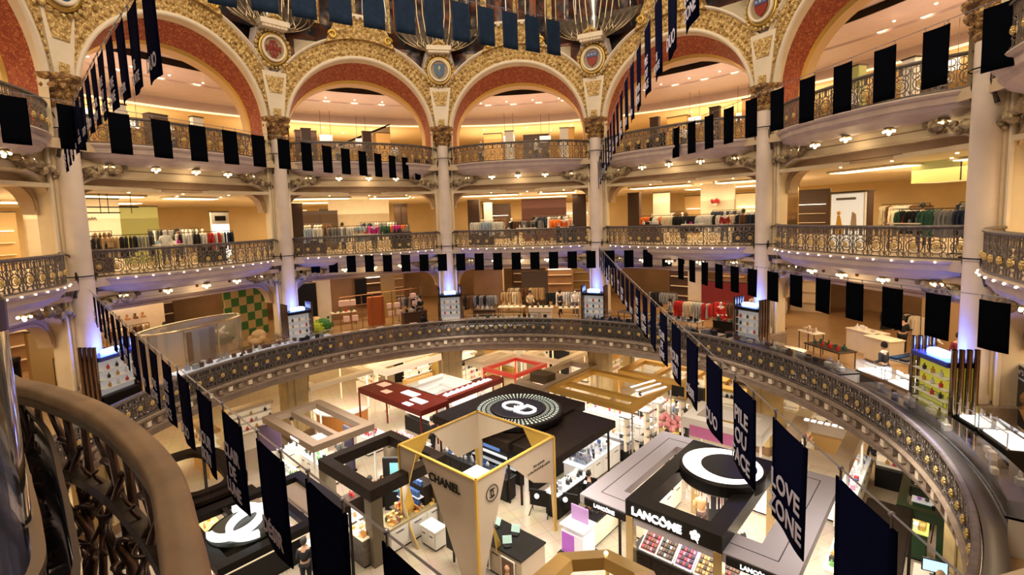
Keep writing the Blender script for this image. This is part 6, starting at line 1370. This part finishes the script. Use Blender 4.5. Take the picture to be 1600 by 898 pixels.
t = thing('moon_disc_sign', 'round black disc with glowing white crescent above the black fascia kiosk', 'sign', ST(6.15, 5.15, -8.95), -TH)
m = MB(); m.lathe([(1.28, 0), (1.34, .06), (1.34, .40), (1.26, .46), (.001, .46)], 44); m.build('disc', BLACK, t)
m = MB(); n = 48; vs = []
for k in range(n):
    a = 2 * math.pi * k / n; vs += [(1.24 * math.sin(a), 1.24 * math.cos(a), .47), (.20 + .86 * math.sin(a), .06 + .86 * math.cos(a), .47)]
m.add(vs, [(2 * k, (2 * k + 2) % (2 * n), (2 * k + 3) % (2 * n), 2 * k + 1) for k in range(n)]); m.build('crescent', emis('crescent_white', (1, .98, .92), 1.5), t)
m = MB(); m.lathe([(.45, -1.9), (.5, -.1), (.5, 0)], 20, (0, 0)); m.build('stem', BLACK, t, True)
rr = random.Random(6); m = MB()
for k in range(70): a = rr.uniform(0, 6.28); r = rr.uniform(.3, 1.15); m.lathe([(.02, -.45 - rr.random() * .35), (.02, 0)], 5, (r * math.sin(a), r * math.cos(a)))
m.build('crystal_fringe', mat('crystal_fringe', (.8, .62, .5), .15, .3, emit=.15), t)
tag(bpy.data.objects['crystal_fringe'], kind='stuff')
counter('pale drawer counter with make-up left of the black fascia', 2.0, 2.75, 2.5, 4.9, .95, CREAM_L, BLACK, drawers=4, side='-y'); 
for k in range(4): m = MB(); m.bbox(-.3, .3, -.02, 0, .2, .8, .01)
products(2.05, 2.7, 2.9, 4.8, .95, 3, 10, ['brown', 'pink', 'black', 'red'], ['palette', 'bottle', 'jar'], 'pale drawer counter left of the black fascia', 27)
t = thing('make_up_light_box', 'lit light box with violet portrait at the end of the pale drawer counter', 'light box', ST(2.4, 2.1), -TH); m = MB(); m.bbox(-.45, .45, -.38, .38, .06, .85, .02); m.build('body', mat('light_box_white', (.75, .70, .76), .3, emit=.3), t); m = MB(); m.box(-.40, .1, -.40, -.38, .1, .8); m.build('portrait', mat('violet_portrait', (.36, .10, .46), .4, emit=.45), t); m = MB(); m.bbox(-.5, .6, -.55, .45, 0, .07, .01); m.build('plinth', BLACK, t); m = MB(); m.bbox(-.5, .5, -.42, .42, 1.02, 1.06, .01); m.build('tray', WHITEP, t); m = MB(); m.bbox(-.35, .35, .1, .16, 1.06, 1.6, .02); m.build('portrait_screen', mat('violet_screen', (.42, .24, .52), .4, emit=.3), t); m = MB(); m.box(-.05, .05, -.05, .05, .8, 1.02); m.build('stem', WHITEP, t)
counter('long black make-up tester counter below the LANCÔME fascia', 4.3, 7.6, 2.4, 3.2, .85, BLACKW, BLACK, drawers=5)
for k, (x, cn) in enumerate(((4.8, 'red'), (5.35, 'brown'), (5.95, 'purple'), (6.55, 'amber'), (7.2, 'brown'))):
    q = thing('tester_rack', 'slanted white-edged make-up tester rack, %s from left' % ORD[k], 'tester rack', ST(x, 2.75, Z0 + .85), -TH, 'slanted tester racks'); m = MB()
    def sl(v): return (v[0], v[1] + .0, v[2] + (v[1] + .3) * .55)
    m.box(-.26, .26, -.3, .3, 0, .04, sl); m.build('board', mat('tester_' + cn, [c * .25 for c in PC[cn]], .4), q); m = MB()
    for s in (-1, 1): m.box(s * .27 - .015, s * .27 + .015, -.32, .32, 0, .07, sl)
    m.box(-.28, .28, -.33, -.3, 0, .06, sl); m.box(-.28, .28, .3, .33, 0, .07, sl); m.build('edge', WHITEP, q)
    m = MB(); rr = random.Random(k)
    for j in range(4):
        for i in range(5): tc_ = [['red', 'brown', 'brown', 'pink', 'black'], ['brown', 'black', 'silver', 'brown', 'black'], ['pink', 'black', 'red', 'black', 'red'], ['gold', 'brown', 'gold', 'gold', 'black'], ['brown', 'red', 'black', 'brown', 'brown']][k][(i + 2 * j) % 5]; m.use(mat('tester_pan_' + tc_, [c * .55 for c in PC[tc_]], .3)); m.box(-.22 + .09 * i, -.15 + .09 * i, -.25 + .13 * j, -.17 + .13 * j, .04, .08, sl)
    m.build('tester_grid', None, q)
    if k in (1, 2): m = MB(); m.bbox(-.24, .24, .3, .34, .4, .85, .01); m.build('lit_portrait', mat('violet_screen', (.42, .24, .52), .4, emit=.3), q)
counter('cream consultation counter inside the black fascia kiosk', 5.0, 6.8, 3.6, 4.2, 1.0, CREAM_L, LITTOP); counter('cream side counter inside the grey frame', 3.2, 3.9, 4.0, 7.2, 1.0, CREAM_L, LITTOP, drawers=4, side='+x'); products(5.1, 6.7, 3.7, 4.1, 1.0, 8, 2, ['gold', 'white', 'amber', 'pink'], ['bottle', 'box'], 'consultation counter in the black fascia kiosk', 28); products(3.3, 3.8, 4.1, 7.1, 1.0, 3, 12, ['black', 'gold', 'brown', 'purple', 'white'], ['palette', 'bottle', 'box'], 'side counter inside the grey frame', 29)
t = thing('orange_bag_display', 'orange leather display piece at the grey frame kiosk', 'display', ST(3.7, 6.2, Z0 + 1.0), -TH + .4); m = MB(); m.add([(-.25, -.1, 0), (.25, -.1, 0), (.18, -.05, .5), (-.12, -.05, .45), (-.25, .1, 0), (.25, .1, 0), (.18, .05, .5), (-.12, .05, .45)], [(0, 1, 2, 3), (4, 7, 6, 5), (0, 3, 7, 4), (1, 5, 6, 2), (3, 2, 6, 7)]); m.build('flap', mat('orange_leather', (.6, .2, .05), .5), t); m = MB(); m.bbox(-.28, .28, -.13, .13, 0, .06, .01); m.build('stand', BLACK, t)
counter('white bench counter at the right inside the grey frame', 7.5, 8.3, 3.0, 5.4, .9, WHITEP, mat('cream_lit_top', (.95, .85, .68), .4, emit=.35)); counter('white table in front of the small right fascia', 7.4, 8.9, .6, 1.5, .8, WHITEP, mat('cream_lit_top', (.95, .85, .68), .4, emit=.35))
person('person with brown hair and tan coat inside the black fascia kiosk', ST(5.3, 5.6), R_(170), (.55, .28, .12), (.1, .06, .05), 'reaching', (.18, .08, .03)); person('person in black seated area of the fascia kiosk, right of the disc stem', ST(6.9, 4.6), R_(-60), (.02, .02, .02), (.02, .02, .02))
# --- right-hand beige kiosk and white counters behind it
t = kiosk('pale_beam_kiosk', 'beige square-beam kiosk with lit white letters at right', 6.8, 9.2, 8.8, 12.4, -8.95, .4, .5, mat('warm_beige_beam', (.56, .44, .32), .4), post=WHITEP)
m = MB()
for k in range(7): m.box(-.85 + .25 * k, -.68 + .25 * k, 1.4, 1.62, 2.66, 2.69)
m.build('lit_letters', LETTER, t)
counter('white lit counter under the beige beam kiosk', 7.2, 8.8, 9.4, 10.2, 1.0, mat('lit_white_box', (1, .96, .92), .4, emit=.45), LITTOP, drawers=3); counter('bright white side counter of the beige beam kiosk', 8.75, 9.3, 9.0, 13.8, 1.0, WHITEP, LITTOP, drawers=6, side='+x'); products(8.8, 9.25, 9.1, 13.7, 1.0, 2, 16, ['white', 'blue', 'silver', 'red', 'pink'], ['bottle', 'box', 'jar'], 'side counter of the beige beam kiosk', 30); products(7.3, 8.7, 9.5, 10.1, 1.0, 8, 3, ['white', 'blue', 'silver'], ['bottle', 'box'], 'lit counter under the beige beam kiosk', 31)
t = kiosk('pale_beam_kiosk', 'pale kiosk with pink advert between the gold frame and fifth pier', 2.6, 6.0, 10.2, 12.6, -9.3, .5, .5, mat('pale_grey_beam', (.62, .58, .54), .4)); m = MB(); m.box(-1.3, .6, -1.23, -1.2, 1.5, 2.0); m.build('advert', mat('advert_pink', (.38, .10, .22), .4, emit=.2), t)
counter('white make-up counter below the pink advert', 2.9, 5.6, 10.0, 10.6, 1.0, WHITEP, LITTOP, drawers=5); products(3.0, 5.5, 10.1, 10.5, 1.0, 12, 2, ['pink', 'white', 'black'], ['palette', 'bottle'], 'make-up counter below the pink advert', 32)
counter('glowing shelf counter between the fifth pier and grey frame', 5.6, 8.4, 8.3, 8.8, 1.3, mat('lit_white_box', (1, .96, .92), .4, emit=.45), LITTOP); products(5.7, 8.3, 8.4, 8.7, 1.3, 12, 1, ['white', 'blue', 'silver', 'black'], ['bottle', 'box'], 'glowing shelf counter', 33)
counter('white narrow counter with perfume testers right of the grey frame', 9.15, 9.65, 5.0, 8.2, .95, WHITEP, CREAM_L, drawers=4, side='+x'); products(9.2, 9.6, 5.1, 8.1, .95, 2, 12, ['black', 'amber', 'gold', 'silver', 'green'], ['bottle', 'box'], 'narrow white counter right of the grey frame', 34)
counter('white block counter with blue screen right of the grey frame', 9.0, 9.7, 1.4, 2.6, .95, WHITEP, LITTOP); person('person in black T-shirt with white print walking with a shopping bag', ST(9.4, 14.0), R_(160), (.015, .015, .015), (.5, .45, .42), 'walking'); person('person in pale top walking beside the one in black T-shirt', ST(9.75, 14.4), R_(150), (.6, .56, .5), (.05, .05, .06), 'walking', (.05, .02, .01))
person('person with blue backpack seen from behind by the mirrored towers', ST(.95, 14.0 - .6), R_(200), (.35, .42, .6), (.3, .28, .3)); person('person in black beside the blossom display', ST(1.9, 12.4), R_(140), (.02, .02, .02), (.03, .03, .03)); person('person in blue shirt under the dark red roof', ST(-6.5, 5.2), R_(210), (.1, .14, .3), (.02, .02, .03)); person('person in black at the white counter under the red roof', ST(-7.6, 3.9), R_(150), (.02, .02, .02), (.02, .02, .02))
person('person in dark red top behind the lit lettering beam', ST(-8.4, 6.9), R_(180), (.35, .03, .04), (.05, .02, .02)); person('person with light hair at the greige kiosk counter', ST(-9.4, -.2), R_(160), (.1, .1, .1), (.05, .05, .05), 'reaching', (.3, .2, .1)); person('person in dark clothes inside the brown frame kiosk', ST(-4.9, -1.4), R_(120), (.03, .02, .03), (.02, .02, .02)); person('person in black inside the interlocked-letter kiosk', ST(-3.2, -4.9), R_(200), (.02, .02, .02), (.02, .02, .02))
# --- green-framed kiosk with screens at the lower right
GRN = mat('dark_green_frame', (.015, .05, .02), .35)
kiosk('green_frame_kiosk', 'dark green frame kiosk under the right gallery', 10.65, 11.75, 6.95, 9.6, -9.0, .3, .22, GRN, pw=.08, bars=(('x', 8.6, .2),)); kiosk('brown_panel_kiosk', 'dark brown roof panel kiosk at the lower right', 9.95, 11.05, 2.2, 6.9, -9.0, .2, .3, BLACKW, solid=True)
counter('dark till counter with two monitors, lower right', 11.15, 13.2, 6.0, 6.85, 1.0, BLACKW, mat('cream_counter_top', (.6, .5, .36), .3))
for k, x in enumerate((11.6, 12.5)):
    q = thing('monitor', '%s flat monitor glowing pale blue on the till counter' % ['left', 'right'][k], 'monitor', ST(x, 6.5 + .25 * k, Z0 + 1.0), -TH + R_(12), 'till monitors'); m = MB(); m.bbox(-.3, .3, -.03, .03, .12, .5, .01); m.build('casing', BLACK, q); m = MB(); m.box(-.27, .27, -.036, -.03, .15, .47); m.build('screen', mat('screen_blue', (.45, .7, .85), .3, emit=1.0), q); m = MB(); m.bbox(-.1, .1, -.08, .08, 0, .02, .005); m.box(-.02, .02, -.02, .02, 0, .14); m.build('stand', BLACK, q)
person('person with light brown hair facing the till monitors', ST(11.75, 5.5), R_(20), (.4, .3, .2), (.05, .05, .05), 'standing', (.35, .22, .12))
q = thing('bar_stool', 'tall black bar stool behind the till counter', 'stool', ST(11.6, 10.4), -.4); m = MB(); m.bbox(-.18, .18, -.18, .18, .74, .8, .02); m.build('seat', BLACK, q)
for sx in (-1, 1):
    for sy in (-1, 1): m = MB(); m.tube([(sx * .15, sy * .15, .74), (sx * .24, sy * .24, 0)], .018, 5); m.build('leg', BLACK, q)
m = MB(); m.box(-.18, .18, .15, .18, .85, 1.15); m.build('backrest', BLACK, q)
counter('glass counter with jewelled trays beyond the green kiosk', 10.85, 11.4, 10.9, 12.6, 1.0, GRN, LITTOP); products(10.9, 11.35, 11.0, 12.5, 1.0, 2, 9, ['white', 'purple', 'green', 'gold', 'black'], ['box', 'jar'], 'glass counter in the green kiosk', 35); counter('yellow lit counter in the green kiosk', 10.75, 11.35, 8.7, 9.5, 1.0, GRN, mat('lime_top', (.6, .65, .15), .3, emit=.4)); products(10.8, 11.3, 8.8, 9.4, 1.0, 3, 4, ['green', 'gold', 'white'], ['box'], 'yellow lit counter in the green kiosk', 36)
counter('white lit shelf unit next to the till counter', 10.3, 10.7, 5.4, 6.6, 1.7, mat('lit_white_box', (1, .96, .92), .4, emit=.45), WHITEP)
# --- gold octagonal display at the bottom
t = thing('gold_octagon_pavilion', 'gold octagonal canopy at the bottom edge with lit perfume boxes', 'pavilion', ST(5.7, -1.9), -TH)
def octo(r, k): a = R_(22.5 + 45 * k); return (r * math.cos(a), r * math.sin(a))
m = MB(); vs = []
for k in range(8): vs += [(*octo(1.75, k), 2.55), (*octo(1.1, k), 2.75), (*octo(1.75, k), 2.2), (*octo(1.05, k), 2.45)]
fs = []
for k in range(8): a, c = 4 * k, 4 * ((k + 1) % 8); fs += [(a, c, c + 1, a + 1), (a, a + 2, c + 2, c), (a + 1, c + 1, c + 3, a + 3), (a + 2, a + 3, c + 3, c + 2)]
m.add(vs, fs); m.build('canopy', mat('brushed_gold', (.55, .36, .12), .3, .85), t)
for k in range(8): m = MB(); x, y = octo(1.6, k); m.lathe([(.05, 0), (.05, 2.25)], 8, (x, y)); m.build('post', GOLDD, t)
for k in range(4): m = MB(); m.ball((*octo(1.42, 2 * k), 2.66), .06, 8, 5); m.build('cabochon', BULB, t)
m = MB(); m.bbox(-.6, .6, -.6, .6, 0, 1.0, .04); m.build('plinth', GOLDD, t)
area('canopy_light', ST(5.7, -1.9, Z0 + 2.15), 60, WHITE, 1.2, 1.2, (0, 0, -TH))
for k in range(4):
    q = thing('gift_box', 'boxed perfume with round label on the octagonal plinth, %s' % ['first from left', 'second from left', 'third from left', 'rightmost'][k], 'box', ST(5.35 + .25 * k, -1.7, Z0 + 1.0), -TH + .1 * k, 'boxes on the octagonal plinth'); m = MB(); m.bbox(-.1, .1, -.06, .06, 0, .3, .008); m.build('box', mat('pack_white', PC['white'], .3), q); m = MB(); m.ball((0, -.06, .16), .05, 8, 5, 1.3); m.build('round_label', mat('label_olive', (.3, .3, .08), .5), q)
# general lights over the ground-floor hall
for (X, Y, pw) in ((-8, -1, 260), (-2, 0, 260), (4, -1, 320), (-8, 6, 200), (1.5, 1.0, 330), (10.5, 11, 240), (10.5, 4, 240), (3.5, 9, 180)): area('hall_floor_light', ST(X, Y, -5.2), pw * .55, WHITE, 3, 3, (0, 0, -TH), 110)
# ------------------------------------------------------------------ further stock, tables and visitors
rr = random.Random(77)
for b in range(0, 5):
    w2 = WH[b]
    for k, (u, v) in enumerate(((-2.6, 2.3), (.2, 1.9), (2.7, 2.5))):
        if b == 4 and k == 0: continue
        cn = ['walnut', 'pale', 'black'][k]
        tb = table(b, u + .2 * b - .4, v, 1.3, .6, 1.05, [DK, CREAM_L, BLACK][k], '%s display table behind the railing, %s' % (cn, w2), z=Z2, legs=k == 1)
        boxes_on(b, u + .2 * b - .4, v, 1.15, .45, 1.05, 8, [['white', 'black', 'grey'], ['pale blue', 'white', 'magenta'], ['camel', 'red', 'silver']][(k + b) % 3], '%s table, %s' % (cn, w2), z=Z2, seed=b * 7 + k)
    for q, (x0, x1, y, cols) in enumerate(((-3.6, -1.4, 4.0 + .3 * b, ['cream', 'white', 'brown']), (.4, 2.9, 4.4, ['dark navy', 'grey', 'white']))):
        rack(x0, x1, y, b, Z2, cols, 'rear, ' + w2, rr, 1.75)
    f, rz = bayW(b, Z2)
    person('person in %s browsing the rails, %s' % (['black', 'a white shirt', 'a grey coat', 'a dark red top', 'a navy coat'][b], w2), f([1.2, -1.0, .6, 2.6, -.2][b], [3.4, 3.0, 3.3, 3.0, 3.4][b]), rz + b, [(.02, .02, .02), (.75, .73, .7), (.3, .3, .32), (.3, .03, .04), (.02, .03, .08)][b], (.03, .03, .04), ['standing', 'reaching', 'walking', 'standing', 'reaching'][b])
    mannequin('mannequin in %s between the rear rails, %s' % (['cream', 'pale blue', 'black', 'white', 'camel'][b], w2), f([2.8, -2.8, -1.0, -1.2, 3.3][b], 3.9), rz, [GC['cream'], GC['pale blue'], GC['black'], GC['white'], GC['camel']][b], (.05, .05, .06), 'mannequins on the second floor')
    # wall niches with lit shelves
    for k, u in enumerate((-3.2, 0.2, 3.4)):
        t = panel(b, Z2, u, 11.5 + k * .8, 2.4, .4, 2.9, [mat('ochre_niche', (.50, .33, .15), .5), CREAM_L, DK][(k + b) % 3], 'wall_niche', '%s wall niche at the far back, %s, %s' % (['ochre', 'cream', 'walnut'][(k + b) % 3], w2, ['left', 'middle', 'right'][k]), 'shelf unit')
        for j in range(3): m = MB(); m.box(-1.0, 1.0, -.34, -.2, .7 + .6 * j, .74 + .6 * j); m.build('shelf', GLOWW if j == 2 else CREAM_L, t)
# first floor: more rails, tables and wall units
W1X = {0: W1[0], 1: W1[1], 2: W1[2], 3: W1[3], 4: W1[4]}
for b, x0, x1, y, cols in ((0, -1.5, 1.5, 7.2, ['camel', 'cream', 'brown']), (1, 2.4, 4.0, 3.6, ['grey', 'black', 'silver']), (2, -1.6, 1.0, 5.4, ['cream', 'brown', 'camel']), (3, 2.4, 4.2, 5.0, ['cream', 'white']), (3, -3.6, -1.8, 4.4, ['black', 'grey']), (4, 2.0, 4.0, 7.0, ['white', 'red', 'cream']), (4, -4.2, -2.4, 6.2, ['black', 'cream'])):
    rack(x0, x1, y, b, Z1, cols, 'rear, ' + W1X[b], rr, 1.65)
for k, (b, u, v, w, d, h, m_, lb) in enumerate(((0, -2.6, 4.2, 1.4, .6, .9, CREAM_L, 'cream display table left of the oval glass shop'), (1, 2.9, 1.8, 1.6, .7, .9, DK, 'walnut display table right of the pink cubes'), (1, -1.0, 4.6, 1.6, .6, .9, CREAM_L, 'pale display table behind the mesh shelves'),
        (2, -2.6, 1.2, 1.5, .7, .85, DK, 'walnut table by the third column, first floor'), (2, 2.8, 1.6, 1.3, .7, .85, CREAM_L, 'cream table by the fourth column, first floor'), (3, 2.4, 1.2, 1.2, .7, .95, BLACK, 'black table with magazine-like display, first floor, fourth bay'),
        (4, -3.6, 1.6, 1.0, .6, 1.0, CREAM_L, 'cream stand near the fifth column, first floor right'), (4, 2.9, 4.4, 1.3, .8, .8, DK, 'walnut stand with red flowers, first floor right'), (4, .6, 5.6, 1.6, .6, .8, CREAM_L, 'cream table below the hanging clothes, first floor right'), (4, 4.2, 1.6, 1.5, .9, .9, BLACK, 'black stand beside the large dark table, first floor right'))):
    table(b, u, v, w, d, h, m_, lb, legs=k % 2 == 0); boxes_on(b, u, v, w * .85, d * .7, h, 7, [['cream', 'camel', 'white'], ['black', 'silver', 'grey'], ['red', 'brown', 'dark green']][k % 3], lb, seed=90 + k)
for b, u, v, lab, tc, lc, ps in ((1, 3.6, 2.6, 'person in black between the pink cubes and third column, first floor', (.02, .02, .02), (.02, .02, .02), 'standing'), (2, .2, 2.9, 'person in a cream jacket at the middle tables, first floor', (.6, .5, .35), (.1, .08, .06), 'reaching'),
        (2, 2.2, 3.0, 'person in dark coat near the clothes rail, first floor middle', (.03, .03, .05), (.02, .02, .02), 'walking'), (3, -.9, 1.6, 'person in grey at the long steel-topped table', (.25, .25, .27), (.03, .03, .03), 'standing'), (4, -2.2, 5.0, 'person in black behind the cream service desk', (.02, .02, .02), (.02, .02, .02), 'reaching'), (4, 1.0, 3.9, 'person in burgundy beyond the large dark display table', (.25, .03, .05), (.04, .03, .03), 'walking')):
    f, rz = bayW(b, Z1); person(lab, f(u, v), rz + u, tc, lc, ps)
for b in range(0, 5):
    for k, u in enumerate((-3.6, -.9, 2.0, 4.0)):
        if (b, k) in ((0, 1), (0, 2)): continue
        t = panel(b, Z1, u, 9.6 + (k % 2) * 1.6, 2.2, .4, 3.0, [WOODW, mat('gold_brown_panel', (.36, .24, .08), .4), CREAM_L, DK][(k + b) % 4], 'wall_unit', '%s wall unit at the far back, %s, %s from left' % (['brown', 'golden brown', 'cream', 'walnut'][(k + b) % 4], W1X[b], ORD[k]), 'wall unit')
        for j in range(3): m = MB(); m.box(-.95, .95, -.36, -.2, .6 + .7 * j, .65 + .7 * j); m.build('shelf', CREAM_L, t)
        m = MB(); m.box(-.9, .9, -.3, -.22, 2.45, 2.52); m.build('shelf_light', GLOWW, t)
# ground floor: lit gondolas further back
GON = ((-17.5, 6.5, 0), (-16.0, 9.5, 1), (-14.5, 12.5, 0), (-12.2, 11.2, 1), (-12.8, 15.0, 0), (-10.2, 17.8, 0), (-5.0, 17.0, 1), (-3.6, 19.5, 0), (-.6, 18.6, 0), (2.2, 17.4, 1), (4.6, 18.0, 0), (7.4, 15.6, 0), (6.8, 13.4, 1), (10.6, 13.6, 0), (12.2, 12.0, 1), (-15.6, -1.8, 1), (-14.6, -4.2, 0), (-11.2, 6.4, 1), (-9.8, 4.9, 0), (3.4, 15.4, 0))
for i, (x, y, k) in enumerate(GON):
    cn = ['cream', 'amber', 'white', 'black', 'gold'][i % 5]; mm_ = [CREAM_L, mat('amber_wall', (.60, .36, .12), .5), WHITEP, BLACK, GOLDD][i % 5]
    t = thing('perfume_gondola', '%s lit gondola with shelves at the back of the ground floor, %s from left end' % (cn, ORD[i]), 'gondola', ST(x, y), -TH + (R_(90) if k else 0), 'lit gondolas at the back')
    m = MB(); m.bbox(-1.1, 1.1, -.3, .3, 0, .8, .02); m.build('cabinet', mm_, t); m = MB(); m.box(-1.08, 1.08, .0, .1, .8, 2.1); m.build('back_panel', mat('warm_lit_back', (.85, .70, .48), .5, emit=.35), t)
    for j in range(3): m = MB(); m.box(-1.08, 1.08, -.25, .28, .98 + .38 * j, 1.0 + .38 * j); m.build('shelf', WHITEP, t)
    m = MB(); m.bbox(-1.15, 1.15, -.32, .32, 2.1, 2.25, .02); m.build('header', mm_, t)
    rg = random.Random(i)
    for j in range(3):
        for q in range(9):
            if rg.random() < .55: continue
            c2 = rg.choice(['white', 'red', 'gold', 'black', 'pink', 'amber', 'silver']); a = -TH + (R_(90) if k else 0); lx = -.95 + .24 * q; ly = -.15
            o = link('scent_flacon', prod_mesh('bottle', c2, PC[c2]), None, ST(x, y, Z0 + 1.0 + .38 * j - (.18 if j == 0 and False else 0)) + Vector((lx * math.cos(a) - ly * math.sin(a), lx * math.sin(a) + ly * math.cos(a), 0)), a); o.scale = (1.4, 1.4, 1.4)
            tag(o, 'small %s bottle on the %s shelf of the %s gondola, %s from left end' % (c2, ['bottom', 'middle', 'top'][j], cn, ORD[i]), 'flacon', 'flacons on the back gondolas')
for lab, X, Y, tc, lc, ps in (('person in beige coat walking beyond the greige kiosk', -13.4, -.6, (.5, .4, .28), (.1, .08, .06), 'walking'), ('person in black by the far left gondola', -14.0, 5.6, (.02, .02, .02), (.02, .02, .02), 'standing'), ('person in white top near the far cream kiosks', -9.0, 8.9, (.7, .7, .68), (.04, .04, .05), 'walking'), ('person in grey behind the bright red frame', -5.8, 12.6, (.3, .3, .3), (.03, .03, .03), 'standing'),
        ('person in dark green coat between the gold frames', -1.0, 13.2, (.05, .1, .06), (.03, .03, .03), 'reaching'), ('person in tan coat at the white make-up island', -5.9, 10.2, (.45, .3, .16), (.05, .04, .04), 'standing'), ('person in black bending over the pale drawer counter', 1.5, 4.2, (.02, .02, .02), (.02, .02, .02), 'reaching'), ('person in pink top by the pink advert kiosk', 2.2, 9.6, (.6, .3, .35), (.05, .05, .06), 'walking')):
    person(lab, ST(X, Y), X, tc, lc, ps)
# ------------------------------------------------------------------ near balcony: stone handrail, ironwork, curved acrylic guard
PATH = [(-4.2, -13.6), (-3.0, -13.3), (-1.6, -13.35), (-.5, -13.65), (.1, -13.90), (.68, -14.22), (1.0, -14.33), (1.47, -14.53), (1.86, -14.76), (2.15, -14.97), (2.36, -15.17), (2.50, -15.31), (2.60, -15.43), (2.72, -15.62), (2.78, -15.9)]
def smooth(p, n=5):
    out = []
    for i in range(len(p) - 1):
        a = Vector(p[max(0, i - 1)]); b = Vector(p[i]); c = Vector(p[i + 1]); d = Vector(p[min(len(p) - 1, i + 2)])
        for k in range(n):
            t = k / n; q = .5 * ((2 * b) + (-a + c) * t + (2 * a - 5 * b + 4 * c - d) * t * t + (-a + 3 * b - 3 * c + d) * t ** 3); out.append((q.x, q.y))
    out.append(p[-1]); return out
PP = smooth(PATH)
t = thing('near_balustrade', 'curved brown stone handrail over dark iron scrollwork in the near left corner', 'balustrade', (0, 0, 0))
m = MB(); m.sweep(PP, [(-.036, -.71), (.036, -.71), (.042, -.69), (.038, -.665), (.028, -.655), (-.028, -.655), (-.038, -.665), (-.042, -.69)])
m.build('stone_handrail', mat('brown_veined_marble', (.26, .15, .075), .45, var=.35, vs=7), t, True)
m = MB(); m.sweep(PP, [(-.03, -.745), (.03, -.745), (.03, -.71), (-.03, -.71)]); m.sweep(PP, [(-.03, -1.68), (.03, -1.68), (.03, -1.62), (-.03, -1.62)]); m.sweep(PP, [(-.025, -1.02), (.025, -1.02), (.025, -.98), (-.025, -.98)]); m.build('iron_rail', BRONZE, t)
IR = mat('chocolate_bronze', (.10, .055, .035), .35, .6, var=.4, vs=9)
pos, w = place_on(PP, .42); mm = MB()
def sc(m, cx, cz, r, a0, a1, th): m.tube([(cx + r * math.cos(R_(a0 + (a1 - a0) * i / 12)) * (1 - .4 * i / 12), .02 * math.sin(i), cz + r * math.sin(R_(a0 + (a1 - a0) * i / 12)) * (1 - .4 * i / 12)) for i in range(13)], [th * (1 - .05 * i) for i in range(13)], 7)
for s in (-1, 1):
    sc(mm, s * .10, .66, .09, 90, 90 + s * 330, .013); sc(mm, s * .11, .42, .11, -90, -90 - s * 340, .016); sc(mm, s * .09, .17, .09, 90, 90 + s * 300, .013); sc(mm, s * .16, .55, .05, 0, s * 300, .010); sc(mm, s * .05, .30, .05, 180, 180 + s * 300, .010)
    mm.tube([(s * .19, 0, 0), (s * .12, .02, .2), (s * .20, .01, .45), (s * .08, .03, .65), (s * .16, 0, .86)], [.012, .016, .012, .016, .012], 7)
mm.tube([(0, 0, 0), (.02, .03, .25), (-.02, .03, .5), (0, 0, .86)], [.014, .02, .018, .014], 8)
for k in range(5): mm.tube([(0, .03, .48), (.05 * math.cos(k * 1.26), .045, .48 + .05 * math.sin(k * 1.26)), (.085 * math.cos(k * 1.26 + .3), .03, .48 + .085 * math.sin(k * 1.26 + .3))], [.008, .02, .004], 6)
me = mm.mesh('scroll_panel', [IR], True)
for x, y, a in pos: link('scroll_panel', me, t, (x, y, -1.62), a)
# balcony floor edge under it
m = MB(); m.sweep(PP, [(-1.6, -1.75), (.10, -1.75), (.12, -1.95), (-1.6, -2.1)]); m.mats = []; o = m.build('floor', mat('rose_grey_cornice', (.58, .46, .40), .55)); tag(o, kind='structure')
# curved acrylic guards with bronze rims
def guard(label, pts, ztop, th, rim, sheet):
    t = thing('acrylic_guard', label, 'guard', (0, 0, 0)); q = smooth(pts, 6)
    m = MB(); m.sweep(q, [(0, -1.7), (.008, -1.7), (.008, ztop), (0, ztop)]); m.build('acrylic_sheet', sheet, t, True)
    m = MB(); m.sweep(q, [(-th, ztop - .01), (th, ztop - .01), (th, ztop + .012), (-th, ztop + .012)]); m.build('rim', rim, t)
RIM = mat('grey_brown_rim', (.12, .09, .075), .3, .5)
SMOKE = glass('smoked_acrylic', (.70, .69, .80), .93, .12)
guard('curved smoked acrylic guard in the near left corner, outer one with grey-brown rim', [(-.45, -13.45), (.21, -13.9), (.77, -14.23), (1.18, -14.48), (1.65, -14.83), (1.91, -15.03), (2.09, -15.18), (2.2, -15.34), (2.22, -15.6)], -.8, .007, RIM, SMOKE)
guard('curved smoked acrylic guard in the near left corner, inner one with tan rim', [(.4, -14.15), (.91, -14.44), (1.17, -14.59), (1.53, -14.84), (1.81, -15.04), (1.99, -15.19), (2.06, -15.35), (2.06, -15.6)], -.8, .014, mat('tan_rim', (.30, .21, .14), .3, .3), SMOKE)
t = thing('acrylic_tube', 'upright clear acrylic tube with bluish reflections at the left edge', 'tube', (1.735, -15.06, -1.75)); m = MB(); m.lathe([(.058, 0), (.058, 1.56), (.052, 1.58), (.052, 0)], 24); m.build('tube_wall', CLEARB, t, True); m = MB(); m.lathe([(.060, 1.50), (.062, 1.58), (.05, 1.60)], 24); m.build('collar', RIM, t)
